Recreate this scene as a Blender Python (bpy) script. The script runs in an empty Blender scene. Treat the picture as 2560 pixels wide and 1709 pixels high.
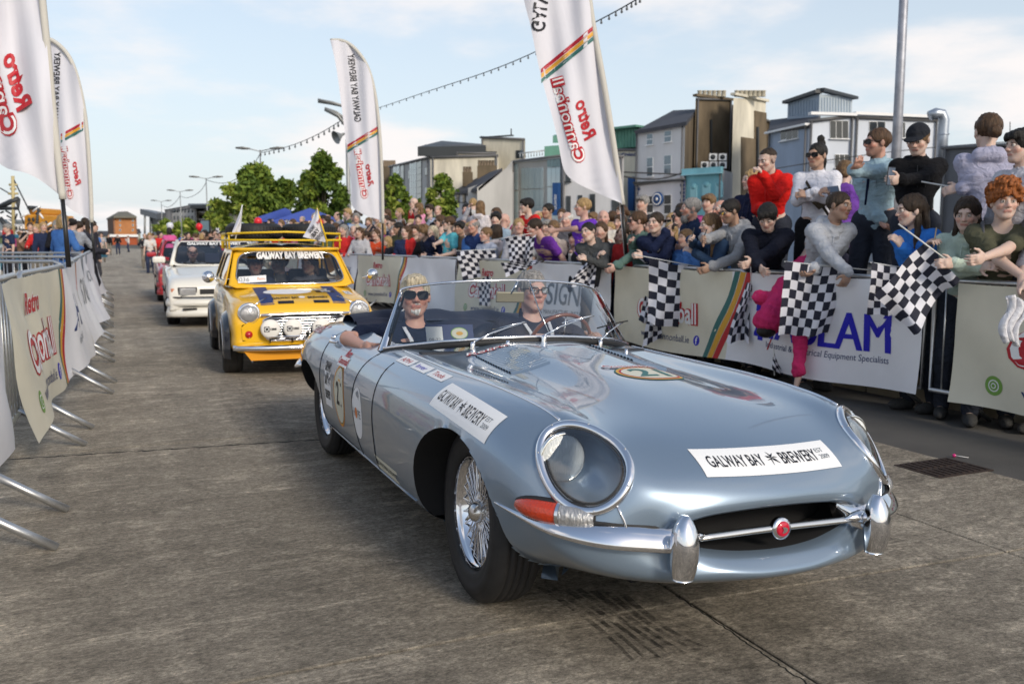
import bpy,math,random
import numpy as np
from mathutils import Vector,Matrix
from mathutils.bvhtree import BVHTree
random.seed(7);RNG=np.random.RandomState(7)
SC=bpy.context.scene
COL=SC.collection
PI=math.pi
# ------------------------------------------------------------------ camera, sky, sun, exposure
FPX,HOR,CAMH=2230.0,598.0,1.315
PITCH=math.atan((854.5-HOR)/FPX)
cam=bpy.data.objects.new('camera',bpy.data.cameras.new('camera'));COL.objects.link(cam);SC.camera=cam
cam.location=(0,0,CAMH);cam.rotation_euler=(PI/2-PITCH,0,0)
cam.data.sensor_width=36;cam.data.lens=36*FPX/2560
cam.data.clip_end=3000;cam.data.clip_start=.05
cam.data.dof.use_dof=True;cam.data.dof.focus_distance=3.6;cam.data.dof.aperture_fstop=4.5
W=bpy.data.worlds.new('World');SC.world=W;W.use_nodes=True
SUN_EL,SUN_AZ=math.radians(27),math.radians(147)
def setup_world():
 nt=W.node_tree;N=nt.nodes;L=nt.links;N.clear()
 out=N.new('ShaderNodeOutputWorld');bg=N.new('ShaderNodeBackground');bg.inputs['Strength'].default_value=.15
 sky=N.new('ShaderNodeTexSky');sky.sky_type='NISHITA';sky.sun_disc=False
 sky.sun_elevation=SUN_EL;sky.sun_rotation=SUN_AZ;sky.air_density=1.1;sky.dust_density=1.6;sky.ozone_density=1.2
 tc=N.new('ShaderNodeTexCoord');sep=N.new('ShaderNodeSeparateXYZ');L.new(tc.outputs['Generated'],sep.inputs[0])
# thin high clouds: noise on the direction flattened towards the horizon
 mz=N.new('ShaderNodeMath');mz.operation='MAXIMUM';mz.inputs[1].default_value=0;L.new(sep.outputs['Z'],mz.inputs[0])
 az=N.new('ShaderNodeMath');az.operation='ADD';az.inputs[1].default_value=.16;L.new(mz.outputs[0],az.inputs[0])
 dx=N.new('ShaderNodeMath');dx.operation='DIVIDE';L.new(sep.outputs['X'],dx.inputs[0]);L.new(az.outputs[0],dx.inputs[1])
 dy=N.new('ShaderNodeMath');dy.operation='DIVIDE';L.new(sep.outputs['Y'],dy.inputs[0]);L.new(az.outputs[0],dy.inputs[1])
 cb=N.new('ShaderNodeCombineXYZ');L.new(dx.outputs[0],cb.inputs[0]);L.new(dy.outputs[0],cb.inputs[1]);cb.inputs[2].default_value=3.4
 nz=N.new('ShaderNodeTexNoise');nz.inputs['Scale'].default_value=.8;nz.inputs['Detail'].default_value=7;nz.inputs['Roughness'].default_value=.55
 L.new(cb.outputs[0],nz.inputs['Vector'])
 cr=N.new('ShaderNodeMapRange');cr.inputs[1].default_value=.50;cr.inputs[2].default_value=.66;cr.inputs[3].default_value=0;cr.inputs[4].default_value=.92
 cr.interpolation_type='SMOOTHSTEP';L.new(nz.outputs['Fac'],cr.inputs[0])
# pale veil that thickens to the horizon
 vr=N.new('ShaderNodeMapRange');vr.inputs[1].default_value=0;vr.inputs[2].default_value=.62;vr.inputs[3].default_value=.86;vr.inputs[4].default_value=.12
 L.new(mz.outputs[0],vr.inputs[0])
 m1=N.new('ShaderNodeMix');m1.data_type='RGBA';L.new(vr.outputs[0],m1.inputs[0]);L.new(sky.outputs[0],m1.inputs[6]);m1.inputs[7].default_value=(4.5,4.9,5.3,1)
 m2=N.new('ShaderNodeMix');m2.data_type='RGBA';L.new(cr.outputs[0],m2.inputs[0]);L.new(m1.outputs[2],m2.inputs[6]);m2.inputs[7].default_value=(5.9,5.6,5.5,1)
 L.new(m2.outputs[2],bg.inputs[0]);L.new(bg.outputs[0],out.inputs[0])
setup_world()
sun=bpy.data.objects.new('sun',bpy.data.lights.new('sun','SUN'));COL.objects.link(sun)
sun.data.energy=2.1;sun.data.angle=math.radians(12);sun.data.color=(1,.90,.76)
sun.rotation_euler=Vector((-math.sin(SUN_AZ)*math.cos(SUN_EL),-math.cos(SUN_AZ)*math.cos(SUN_EL),-math.sin(SUN_EL))).to_track_quat('-Z','Y').to_euler()
sun.location=(0,-5,20)
vs=SC.view_settings;vs.view_transform='Standard';vs.look='None';vs.exposure=.2;vs.gamma=1;vs.use_curve_mapping=False
SC.render.film_transparent=False
SC.cycles.max_bounces=7;SC.cycles.transparent_max_bounces=16
# ------------------------------------------------------------------ street frame: s runs away along the street, t to its right
TH=.418;CT,ST=math.cos(TH),math.sin(TH)
def st(s,t):return(t*CT-s*ST,t*ST+s*CT)
def to_st(x,y):return(-x*ST+y*CT,x*CT+y*ST)
def gz(t):
 return-.034*min(max(t-1.12,0),2.5)
def at(px,py,z=0.0):
 c,s=math.cos(PITCH),math.sin(PITCH);u=(854.5-py)/FPX
 d=((px-1280)/FPX,c+u*s,-s+u*c);k=(z-CAMH)/d[2]
 return(d[0]*k,d[1]*k)
def dp(px,py,Y):
 c,s=math.cos(PITCH),math.sin(PITCH);u=(854.5-py)/FPX
 d=((px-1280)/FPX,c+u*s,-s+u*c);k=Y/d[1]
 return Vector((d[0]*k,Y,CAMH+d[2]*k))
# ------------------------------------------------------------------ materials
MATS={}
def mat(name,col,rough=.6,metal=0,coat=0,spec=.5,noise=0,nscale=8,bump=0,bscale=60,trans=0,alpha=1,emit=0,sheen=0,ior=1.45,stretch=None):
 if name in MATS:return MATS[name]
 m=bpy.data.materials.new(name);m.use_nodes=True;nt=m.node_tree;b=nt.nodes['Principled BSDF']
 I=b.inputs;I['Base Color'].default_value=(*col,1);I['Roughness'].default_value=rough;I['Metallic'].default_value=metal
 I['Coat Weight'].default_value=coat;I['Coat Roughness'].default_value=.03;I['Specular IOR Level'].default_value=spec
 I['Transmission Weight'].default_value=trans;I['Alpha'].default_value=alpha;I['IOR'].default_value=ior
 if sheen:I['Sheen Weight'].default_value=sheen
 if emit:I['Emission Color'].default_value=(*col,1);I['Emission Strength'].default_value=emit
 if noise or bump:
  tc=nt.nodes.new('ShaderNodeTexCoord');src=tc.outputs['Object']
  if stretch:
   mp=nt.nodes.new('ShaderNodeMapping');mp.inputs['Scale'].default_value=stretch;nt.links.new(src,mp.inputs[0]);src=mp.outputs[0]
 if noise:
  n=nt.nodes.new('ShaderNodeTexNoise');n.inputs['Scale'].default_value=nscale;n.inputs['Detail'].default_value=6;n.inputs['Roughness'].default_value=.62
  nt.links.new(src,n.inputs['Vector'])
  r=nt.nodes.new('ShaderNodeMapRange');r.inputs[1].default_value=.28;r.inputs[2].default_value=.72;r.inputs[3].default_value=1-noise;r.inputs[4].default_value=1+noise
  nt.links.new(n.outputs['Fac'],r.inputs[0])
  v=nt.nodes.new('ShaderNodeMix');v.data_type='RGBA';v.blend_type='MULTIPLY';v.inputs[0].default_value=1;v.inputs[6].default_value=(*col,1)
  nt.links.new(r.outputs[0],v.inputs[7]);nt.links.new(v.outputs[2],I['Base Color'])
 if bump:
  n2=nt.nodes.new('ShaderNodeTexNoise');n2.inputs['Scale'].default_value=bscale;n2.inputs['Detail'].default_value=5
  nt.links.new(src,n2.inputs['Vector']);bp=nt.nodes.new('ShaderNodeBump');bp.inputs['Strength'].default_value=bump;bp.inputs['Distance'].default_value=.01
  nt.links.new(n2.outputs['Fac'],bp.inputs['Height']);nt.links.new(bp.outputs[0],I['Normal'])
 MATS[name]=m;return m
def vcol_mat(name,rough=.55,bump=0,bscale=60,sss=0,spec=.4):
 if name in MATS:return MATS[name]
 m=bpy.data.materials.new(name);m.use_nodes=True;nt=m.node_tree;b=nt.nodes['Principled BSDF']
 a=nt.nodes.new('ShaderNodeAttribute');a.attribute_name='Col';nt.links.new(a.outputs['Color'],b.inputs['Base Color'])
 b.inputs['Roughness'].default_value=rough;b.inputs['Specular IOR Level'].default_value=spec
 if sss:b.inputs['Subsurface Weight'].default_value=sss;b.inputs['Subsurface Radius'].default_value=(.012,.004,.002);b.inputs['Subsurface Scale'].default_value=1
 MATS[name]=m;return m
def cloth(col,k='cloth'):
 nm='%s_%d_%d_%d'%((k,)+tuple(int(c*999)for c in col))
 if nm in MATS:return MATS[nm]
 m=mat(nm,col,rough=.92,noise=.11,nscale=13,bump=.75,bscale=11,spec=.18);nt=m.node_tree
 for n in nt.nodes:
  if n.type=='TEX_NOISE' and n.inputs['Scale'].default_value==11:n.inputs['Distortion'].default_value=1.6;n.inputs['Roughness'].default_value=.45
  if n.type=='BUMP':n.inputs['Distance'].default_value=.03;b1=n
 w=nt.nodes.new('ShaderNodeTexNoise');w.inputs['Scale'].default_value=260;w.inputs['Detail'].default_value=2;tc=[n for n in nt.nodes if n.type=='TEX_COORD'][0];nt.links.new(tc.outputs['Object'],w.inputs['Vector'])
 b2=nt.nodes.new('ShaderNodeBump');b2.inputs['Strength'].default_value=.35;b2.inputs['Distance'].default_value=.003;nt.links.new(w.outputs['Fac'],b2.inputs['Height']);nt.links.new(b1.outputs[0],b2.inputs['Normal']);nt.links.new(b2.outputs[0],nt.nodes['Principled BSDF'].inputs['Normal']);return m
chrome=lambda:mat('chrome',(.82,.82,.84),rough=.07,metal=1)
steel=lambda:mat('galvanised_steel',(.50,.51,.52),rough=.38,metal=.85,noise=.12,nscale=30)
blackrub=lambda:mat('black_rubber',(.018,.018,.019),rough=.6,noise=.25,nscale=20)
blackpl=lambda:mat('black_plastic',(.012,.012,.013),rough=.4)
white=lambda:mat('white_paint',(.78,.78,.78),rough=.35)
def glass(name='glass',tint=(.85,.92,.95),a=.14,rough=.02):
 if name in MATS:return MATS[name]
 m=bpy.data.materials.new(name);m.use_nodes=True;nt=m.node_tree;N=nt.nodes;L=nt.links;N.clear()
 o=N.new('ShaderNodeOutputMaterial');g=N.new('ShaderNodeBsdfGlossy');g.inputs['Roughness'].default_value=rough
 t=N.new('ShaderNodeBsdfTransparent');t.inputs[0].default_value=(*tint,1);fr=N.new('ShaderNodeFresnel');fr.inputs[0].default_value=1.5
 ad=N.new('ShaderNodeMath');ad.operation='MULTIPLY_ADD';ad.inputs[1].default_value=1.4;ad.inputs[2].default_value=a-.08;ad.use_clamp=True
 mx=N.new('ShaderNodeMixShader');L.new(fr.outputs[0],ad.inputs[0]);L.new(ad.outputs[0],mx.inputs[0]);L.new(t.outputs[0],mx.inputs[1]);L.new(g.outputs[0],mx.inputs[2]);L.new(mx.outputs[0],o.inputs[0])
 MATS[name]=m;return m
# ------------------------------------------------------------------ mesh helpers
def npmesh(name,V,Q,smooth=True,tri=None,mi=None):
 V=np.asarray(V,np.float32).reshape(-1,3);Q=np.asarray(Q,np.int32);me=bpy.data.meshes.new(name)
 n=Q.shape[1]if len(Q)else 4;k=len(Q)
 me.vertices.add(len(V));me.vertices.foreach_set('co',V.ravel())
 me.loops.add(k*n);me.loops.foreach_set('vertex_index',Q.ravel().astype(np.int32))
 me.polygons.add(k);me.polygons.foreach_set('loop_start',np.arange(k,dtype=np.int32)*n)
 if mi is not None:me.polygons.foreach_set('material_index',np.asarray(mi,np.int32))
 if smooth:me.polygons.foreach_set('use_smooth',np.ones(k,bool))
 me.update(calc_edges=True);return me
def tag(o,label=None,cat=None,group=None,kind=None):
 for k,v in(('label',label),('category',cat),('group',group),('kind',kind)):
  if v:o[k]=v
 return o
def link(name,me,m=None,parent=None,loc=None):
 o=bpy.data.objects.new(name,me);COL.objects.link(o)
 if m is not None and me is not None:
  for x in(m if isinstance(m,(list,tuple))else[m]):me.materials.append(x)
 if parent is not None:o.parent=parent
 if loc is not None:o.location=loc
 return o
def empty(name,loc=(0,0,0),rz=0,label=None,cat=None,group=None):
 o=bpy.data.objects.new(name,None);COL.objects.link(o);o.location=loc;o.rotation_euler=(0,0,rz);o.empty_display_size=.1
 return tag(o,label,cat,group)
def copy_tree(o,parent=None):
 c=o.copy();COL.objects.link(c)
 if parent is not None:c.parent=parent
 for ch in KIDS(o):copy_tree(ch,c)
 return c
def KIDS(o):return list(o.children)
class MB:
 """collects boxes, tubes, lathes into one mesh"""
 def __init__(s):s.v=[];s.f=[];s.mi=[];s.cur=0;s.sm=[]
 def add(s,V,Fc,smooth=False):
  b=len(s.v);s.v+=[tuple(p)for p in V];s.f+=[tuple(b+i for i in f)for f in Fc];s.mi+=[s.cur]*len(Fc);s.sm+=[smooth]*len(Fc);return s
 def box(s,c,d,rz=0,M=None):
  x,y,z=d[0]/2,d[1]/2,d[2]/2
  P=[Vector((i,j,k))for k in(-z,z)for j in(-y,y)for i in(-x,x)]
  R=M if M is not None else Matrix.Rotation(rz,3,'Z')
  P=[R@p+Vector(c)for p in P]
  return s.add(P,[(0,2,3,1),(4,5,7,6),(0,1,5,4),(2,6,7,3),(0,4,6,2),(1,3,7,5)])
 def boxq(s,x0,x1,y0,y1,z0,z1):return s.box(((x0+x1)/2,(y0+y1)/2,(z0+z1)/2),(abs(x1-x0),abs(y1-y0),abs(z1-z0)))
 def tube(s,pts,r,n=8,closed=False,caps=True):
  pts=[Vector(p)for p in pts];k=len(pts);rr=r if isinstance(r,(list,tuple))else[r]*k
  T=[]
  for i in range(k):
   a=pts[(i-1)%k]if(closed or i>0)else pts[0];b=pts[(i+1)%k]if(closed or i<k-1)else pts[-1]
   T.append((b-a).normalized()if(b-a).length>1e-9 else Vector((0,0,1)))
  u=T[0].orthogonal().normalized();V=[]
  for i in range(k):
   u=(u-T[i]*u.dot(T[i]));u=u.normalized()if u.length>1e-6 else T[i].orthogonal().normalized()
   w=T[i].cross(u)
   ri=rr[i];ra,rb=ri if isinstance(ri,tuple)else(ri,ri)
   V+=[pts[i]+u*(ra*math.cos(2*PI*j/n))+w*(rb*math.sin(2*PI*j/n))for j in range(n)]
  Fc=[]
  for i in range(k if closed else k-1):
   a=i*n;b=((i+1)%k)*n
   Fc+=[(a+j,a+(j+1)%n,b+(j+1)%n,b+j)for j in range(n)]
  if caps and not closed:Fc+=[tuple(range(n-1,-1,-1)),tuple((k-1)*n+j for j in range(n))]
  return s.add(V,Fc,True)
 def lathe(s,prof,n=24,M=None,closed=False):
  V=[];k=len(prof)
  for(r,z)in prof:V+=[Vector((r*math.cos(2*PI*j/n),r*math.sin(2*PI*j/n),z))for j in range(n)]
  if M is not None:V=[M@p for p in V]
  Fc=[]
  for i in range(k if closed else k-1):
   a=i*n;b=((i+1)%k)*n
   Fc+=[(a+j,a+(j+1)%n,b+(j+1)%n,b+j)for j in range(n)]
  return s.add(V,Fc,True)
 def grid(s,fn,nu,nv,smooth=True,mi=None):
  b=len(s.v)
  V=[fn(i/nu,j/nv)for i in range(nu+1)for j in range(nv+1)]
  Fc=[(i*(nv+1)+j,(i+1)*(nv+1)+j,(i+1)*(nv+1)+j+1,i*(nv+1)+j+1)for i in range(nu)for j in range(nv)]
  s.add(V,Fc,smooth)
  if mi:
   c=[mi((i+.5)/nu,(j+.5)/nv)for i in range(nu)for j in range(nv)];s.mi[-len(c):]=c
  return s
 def prism(s,poly,z0,z1,M=None):
  n=len(poly);V=[Vector((p[0],p[1],z))for z in(z0,z1)for p in poly]
  if M is not None:V=[M@p for p in V]
  return s.add(V,[tuple(range(n-1,-1,-1)),tuple(range(n,2*n))]+[(i,(i+1)%n,n+(i+1)%n,n+i)for i in range(n)])
 def mesh(s,name):
  me=bpy.data.meshes.new(name);me.from_pydata([tuple(v)for v in s.v],[],s.f)
  me.polygons.foreach_set('use_smooth',s.sm);me.polygons.foreach_set('material_index',s.mi);me.update();return me
 def build(s,name,m=None,parent=None,loc=None,bevel=0):
  o=link(name,s.mesh(name),m,parent,loc)
  if bevel:b=o.modifiers.new('b','BEVEL');b.width=bevel;b.segments=2;b.limit_method='ANGLE'
  return o
def sharp(me,ang=40):
 me.set_sharp_from_angle(angle=math.radians(ang))if hasattr(me,'set_sharp_from_angle')else None
AX=lambda o,d:Matrix.Translation(Vector(o))@Vector(d).normalized().to_track_quat('Z','Y').to_matrix().to_4x4()
# ------------------------------------------------------------------ flat print: text and patches laid on a surface
_TX={}
def text_geo(body,bold=0.0,sx=1.0,shear=0.0,sp=1.0):
 key=(body,bold,sx,shear,sp)
 if key in _TX:return _TX[key]
 cu=bpy.data.curves.new('tx','FONT');cu.body=body;cu.size=1;cu.offset=bold;cu.shear=shear;cu.space_character=sp;cu.resolution_u=3
 ob=bpy.data.objects.new('tx',cu);COL.objects.link(ob);bpy.context.view_layer.update()
 me=bpy.data.meshes.new_from_object(ob);V=np.array([v.co[:2]for v in me.vertices]);T=[tuple(p.vertices)for p in me.polygons]
 bpy.data.objects.remove(ob);bpy.data.meshes.remove(me);bpy.data.curves.remove(cu)
 V[:,0]*=sx;lo,hi=V.min(0),V.max(0)
 V=(V-lo)/(hi[1]-lo[1]);_TX[key]=(V,T,(hi[0]-lo[0])/(hi[1]-lo[1]));return _TX[key]
def text_on(mb,body,fn,x,y,h,w=None,bold=.0,shear=0,rot=0,sp=1.0,lift=.0,mirror=False,outline=0,sub=1):
 """writes into mb; fn(u, v, lift) maps flat sheet metres to space; x,y = centre, h cap height, w width (squeezes)"""
 V,T,asp=text_geo(body,bold,1,shear,sp)
 ww=w if w else asp*h
 P=np.column_stack([(V[:,0]/asp-.5)*ww,(V[:,1]-.5)*h])
 if mirror:P[:,0]*=-1
 c,s_=math.cos(rot),math.sin(rot);P=P@np.array([[c,s_],[-s_,c]])+[x,y]
 P=[tuple(p)for p in P];F2=list(T)
 mb.add([fn(p[0],p[1],lift)for p in P],F2)
def patch_on(mb,poly,fn,lift,step=.06):
 xs=[p[0]for p in poly];ys=[p[1]for p in poly];cx=sum(xs)/len(xs);cy=sum(ys)/len(ys);n=len(poly)
 P=[]
 for i in range(n):
  a=poly[i];b=poly[(i+1)%n];k=max(1,int(math.hypot(b[0]-a[0],b[1]-a[1])/step))
  P+=[(a[0]+(b[0]-a[0])*q/k,a[1]+(b[1]-a[1])*q/k)for q in range(k)]
 R=max(2,int(max(max(xs)-min(xs),max(ys)-min(ys))/2/step));V=[fn(cx,cy,lift)];m=len(P)
 for r in range(1,R+1):V+=[fn(cx+(p[0]-cx)*r/R,cy+(p[1]-cy)*r/R,lift)for p in P]
 Fc=[(0,1+i,1+(i+1)%m)for i in range(m)]
 for r in range(1,R):
  a=1+(r-1)*m;b=1+r*m;Fc+=[(a+i,b+i,b+(i+1)%m,a+(i+1)%m)for i in range(m)]
 mb.add(V,Fc,True)
def rect(cx,cy,w,h):return[(cx-w/2,cy-h/2),(cx+w/2,cy-h/2),(cx+w/2,cy+h/2),(cx-w/2,cy+h/2)]
def oval(cx,cy,a,b,n=28):return[(cx+a*math.cos(2*PI*i/n),cy+b*math.sin(2*PI*i/n))for i in range(n)]
def ring_on(mb,cx,cy,a,b,w,fn,lift,n=28):
 V=[];
 for i in range(n):
  c,s_=math.cos(2*PI*i/n),math.sin(2*PI*i/n);V+=[fn(cx+a*c,cy+b*s_,lift),fn(cx+(a-w)*c,cy+(b-w)*s_,lift)]
 mb.add(V,[(2*i,2*((i+1)%n),2*((i+1)%n)+1,2*i+1)for i in range(n)],True)
INK=dict(black=(.01,.01,.015),red=(.45,.01,.02),wht=(.8,.8,.8),blue=(.01,.01,.45),cream=(.62,.60,.48),green=(.18,.35,.07),grey=(.16,.18,.2),teal=(.03,.14,.13),gold=(.65,.33,.03),crim=(.40,.01,.03),orange=(.7,.2,.03),navy=(.02,.04,.14),dkred=(.3,.02,.03))
def ink(n):return mat('print_'+n,INK[n],rough=.5)
class Decal:
 """a set of flat prints on one surface, one part per colour layer joined in one mesh with material slots"""
 def __init__(s,fn):s.mb=MB();s.fn=fn;s.m=[];s.l=0
 def c(s,n):
  m=ink(n)
  if m not in s.m:s.m.append(m)
  s.mb.cur=s.m.index(m);return s
 def text(s,n,*a,**k):s.c(n);k.setdefault('lift',.0012);text_on(s.mb,a[0],s.fn,*a[1:],**k);return s
 def patch(s,n,poly,lift=.0006,step=.06):s.c(n);patch_on(s.mb,poly,s.fn,lift,step);return s
 def ring(s,n,*a,lift=.0012):s.c(n);ring_on(s.mb,*a,s.fn,lift);return s
 def build(s,name,parent):return s.mb.build(name,s.m,parent)
def spline(P,n,closed=False):
 P=np.asarray(P,float);k=len(P);Y=P.reshape(k,-1)
 A=np.zeros((k,k));R=np.zeros_like(Y)
 for i in range(1,k-1):A[i,i-1:i+2]=(1,4,1);R[i]=6*(Y[i-1]-2*Y[i]+Y[i+1])
 A[0,0]=A[-1,-1]=1;Mm=np.linalg.solve(A,R)
 t=n if isinstance(n,np.ndarray)else np.linspace(0,k-1,n);i=np.minimum(t.astype(int),k-2);f=(t-i)[:,None];g=1-f
 O=g*Y[i]+f*Y[i+1]+((g**3-g)*Mm[i]+(f**3-f)*Mm[i+1])/6
 return O.reshape((len(t),)+P.shape[1:])
# ------------------------------------------------------------------ ground
def concrete(name,base,dark=False):
 m=bpy.data.materials.new(name);m.use_nodes=True;nt=m.node_tree;N=nt.nodes;L=nt.links;b=N['Principled BSDF']
 g=N.new('ShaderNodeNewGeometry');rot=N.new('ShaderNodeVectorRotate');rot.rotation_type='Z_AXIS';rot.inputs['Angle'].default_value=-TH;L.new(g.outputs['Position'],rot.inputs['Vector'])
 def nz(scale,det,st_=None,rough=.6):
  src=rot.outputs[0]
  if st_:mp=N.new('ShaderNodeMapping');mp.inputs['Scale'].default_value=st_;L.new(src,mp.inputs[0]);src=mp.outputs[0]
  n=N.new('ShaderNodeTexNoise');n.inputs['Scale'].default_value=scale;n.inputs['Detail'].default_value=det;n.inputs['Roughness'].default_value=rough;L.new(src,n.inputs['Vector']);return n.outputs['Fac']
 def mr(src,a,c,lo,hi,smooth=False):
  r=N.new('ShaderNodeMapRange');r.inputs[1].default_value=a;r.inputs[2].default_value=c;r.inputs[3].default_value=lo;r.inputs[4].default_value=hi
  if smooth:r.interpolation_type='SMOOTHSTEP'
  L.new(src,r.inputs[0]);return r.outputs[0]
 def mul(a,c):
  q=N.new('ShaderNodeMath');q.operation='MULTIPLY';L.new(a,q.inputs[0]);L.new(c,q.inputs[1]);return q.outputs[0]
 patch=mr(nz(.55,5),.35,.65,.80,1.16);streak=mr(nz(1,8,(7,11,1),.88),.36,.66,.74,1.28);streak2=mr(nz(1,6,(.9,5,1),.8),.35,.65,.88,1.12)
 fine=mr(nz(30,8,(.6,1,1),.92),.36,.64,.55,1.50);blot=mr(nz(3.1,7,(1,1.8,1),.78),.52,.60,1,1.45,True);spot=mr(nz(1.7,6),.56,.7,1,.72,True)
 grain=mr(nz(75,6,(.6,1,1),.95),.38,.62,.45,1.60);flecks=mr(nz(13,8,(.5,1.5,1),.85),.585,.62,1,1.55,True);ridge=mr(nz(1,5,(.35,3.0,1),.75),.585,.62,1,1.35,True)
 lane=mr(nz(1,3,(1.4,.12,1)),.36,.62,.84,1.10)
 f=mul(mul(mul(patch,streak),mul(streak2,fine)),mul(mul(blot,spot),lane));f=mul(f,mul(mul(grain,flecks),ridge))
 mx=N.new('ShaderNodeMix');mx.data_type='RGBA';mx.blend_type='MULTIPLY';mx.inputs[0].default_value=1;mx.inputs[6].default_value=(*base,1);L.new(f,mx.inputs[7]);L.new(mx.outputs[2],b.inputs['Base Color'])
 b.inputs['Roughness'].default_value=.82;b.inputs['Specular IOR Level'].default_value=.22
 bp=N.new('ShaderNodeBump');bp.inputs['Strength'].default_value=.85;bp.inputs['Distance'].default_value=.004;L.new(mul(mul(streak,fine),grain),bp.inputs['Height']);L.new(bp.outputs[0],b.inputs['Normal'])
 return m
conc=concrete('weathered_concrete',(.305,.268,.215));tarmac=mat('dark_tarmac',(.085,.080,.073),rough=.85,noise=.25,nscale=1.2,bump=.6,bscale=90)
mb=MB();mb.add([(-900,-200,-.13),(900,-200,-.13),(900,1500,-.13),(-900,1500,-.13)],[(0,1,2,3)]);tag(mb.build('ground',mat('far_paving',(.13,.12,.10),rough=.9,noise=.15,nscale=.3)),kind='structure')
mb=MB();mb.add([(*st(-8,-6.0),-.02),(*st(-8,1.12),-.02),(*st(140,1.12),-.02),(*st(140,-6),-.02),(*st(-8,3.62),-.105),(*st(140,3.62),-.105),(*st(-8,4.8),-.105),(*st(140,4.8),-.105)],[(0,1,2,3),(1,4,5,2),(4,6,7,5)])
road=mb.build('road',mat('joint_filler',(.025,.023,.02),rough=.95));tag(road,kind='structure')
def slab_mesh(ts,l):
 mb=MB();g=.006;w=ts[-1]-ts[0];z=lambda x:gz(ts[0]+x)
 xs=[g,g+.004]+[t-ts[0]for t in ts[1:-1]]+[w-g-.004,w-g];ys=[g,g+.004,l-g-.004,l-g];n=len(xs)
 V=[(x,y,z(x)-(.004 if i in(0,n-1)or j in(0,3)else 0))for i,x in enumerate(xs)for j,y in enumerate(ys)]
 mb.add(V,[(i*4+j,(i+1)*4+j,(i+1)*4+j+1,i*4+j+1)for i in range(n-1)for j in range(3)],False)
 o=[(x,g)for x in xs]+[(x,l-g)for x in xs[::-1]];m=len(o)
 mb.add([(x,y,z(x)-.004)for x,y in o]+[(x,y,z(x)-.03)for x,y in o],[(i,(i+1)%m,m+(i+1)%m,m+i)for i in range(m)]);return mb.mesh('slab')
cols=[(-6.0,-3.44),(-3.44,1.12,1.9),(1.9,3.62),(3.62,4.8)]
SL=3.43
for ts in cols:
 me=slab_mesh(ts,SL);me.materials.append(conc)
 for k in range(-4,13):
  o=link('slab',me,None,road);s0=6.08+SL*k;o.location=(*st(s0,ts[0]),0);o.rotation_euler=(0,0,TH)
mb=MB();mb.add([(*st(6.08+SL*13,-6),0),(*st(6.08+SL*13,1.12),0),(*st(140,1.12),0),(*st(140,-6),0),(*st(6.08+SL*13,3.62),-.085),(*st(140,3.62),-.085),(*st(6.08+SL*13,4.8),-.085),(*st(140,4.8),-.085)],[(0,1,2,3),(1,4,5,2),(4,6,7,5)]);mb.build('far_slabs',conc,road)
mb=MB();mb.add([(*st(-8,4.8),-.088),(*st(-8,40),-.088),(*st(140,40),-.088),(*st(140,4.8),-.088)],[(0,1,2,3)]);tag(mb.build('pavement',tarmac),kind='structure')
mb=MB();mb.add([(*st(-8,-6),-.01),(*st(-8,-18),-.01),(*st(140,-18),-.01),(*st(140,-6),-.01)],[(0,3,2,1)]);tag(mb.build('quay',mat('quay_paving',(.15,.14,.12),rough=.9,noise=.2,nscale=1.5)),kind='structure')
mb=MB();mb.add([(*st(-8,-18),-.125),(*st(-8,-300),-.125),(*st(300,-300),-.125),(*st(300,-18),-.125)],[(0,3,2,1)]);tag(mb.build('water',mat('harbour_water',(.03,.045,.05),rough=.12,bump=.4,bscale=2)),kind='structure')
# crack, tyre marks, drain grate, dropped lollipop
def strip(pts,w,z,nm,m,parent=road):
 mb=MB();P=[Vector((p[0],p[1],0))for p in pts];V=[]
 for i,p in enumerate(P):
  d=(P[min(i+1,len(P)-1)]-P[max(i-1,0)]).normalized();n=Vector((-d.y,d.x,0));k=w if not callable(w)else w(i/(len(P)-1))
  for q in(-k,k):v=p+n*q;V.append((v.x,v.y,gz(to_st(v.x,v.y)[1])+z))
 mb.add(V,[(2*i,2*i+1,2*i+3,2*i+2)for i in range(len(P)-1)]);return mb.build(nm,m,parent)
rr=random.Random(4);crackm=mat('crack_dark',(.012,.011,.01),rough=1)
a,b=at(1690,1470),at(2120,1755);P=[(a[0]+(b[0]-a[0])*f+rr.uniform(-.006,.006),a[1]+(b[1]-a[1])*f+rr.uniform(-.006,.006))for f in np.linspace(0,1,50)];strip(P,.0035,.0005,'crack',crackm)
a,b=at(-60,1153),at(800,1098);P=[(a[0]+(b[0]-a[0])*f+rr.uniform(-.01,.01),a[1]+(b[1]-a[1])*f+rr.uniform(-.012,.012))for f in np.linspace(0,1,70)];strip(P,lambda f:.004+.010*abs(math.sin(f*37)),.0005,'crack',crackm)
def smear(nm,col,lo,hi,sc):
 m=bpy.data.materials.new(nm);m.use_nodes=True;nt=m.node_tree;b=nt.nodes['Principled BSDF'];b.inputs['Base Color'].default_value=(*col,1);b.inputs['Roughness'].default_value=.7
 g=nt.nodes.new('ShaderNodeNewGeometry');n=nt.nodes.new('ShaderNodeTexNoise');n.inputs['Scale'].default_value=sc;n.inputs['Detail'].default_value=6;n.inputs['Roughness'].default_value=.75;nt.links.new(g.outputs['Position'],n.inputs[0])
 r=nt.nodes.new('ShaderNodeMapRange');r.inputs[1].default_value=lo;r.inputs[2].default_value=hi;r.inputs[4].default_value=.6;nt.links.new(n.outputs['Fac'],r.inputs[0]);nt.links.new(r.outputs[0],b.inputs['Alpha']);return m
sk=smear('tyre_smear',(.012,.011,.01),.40,.60,14);sk2=smear('faint_smear',(.03,.027,.024),.42,.95,22)
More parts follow.
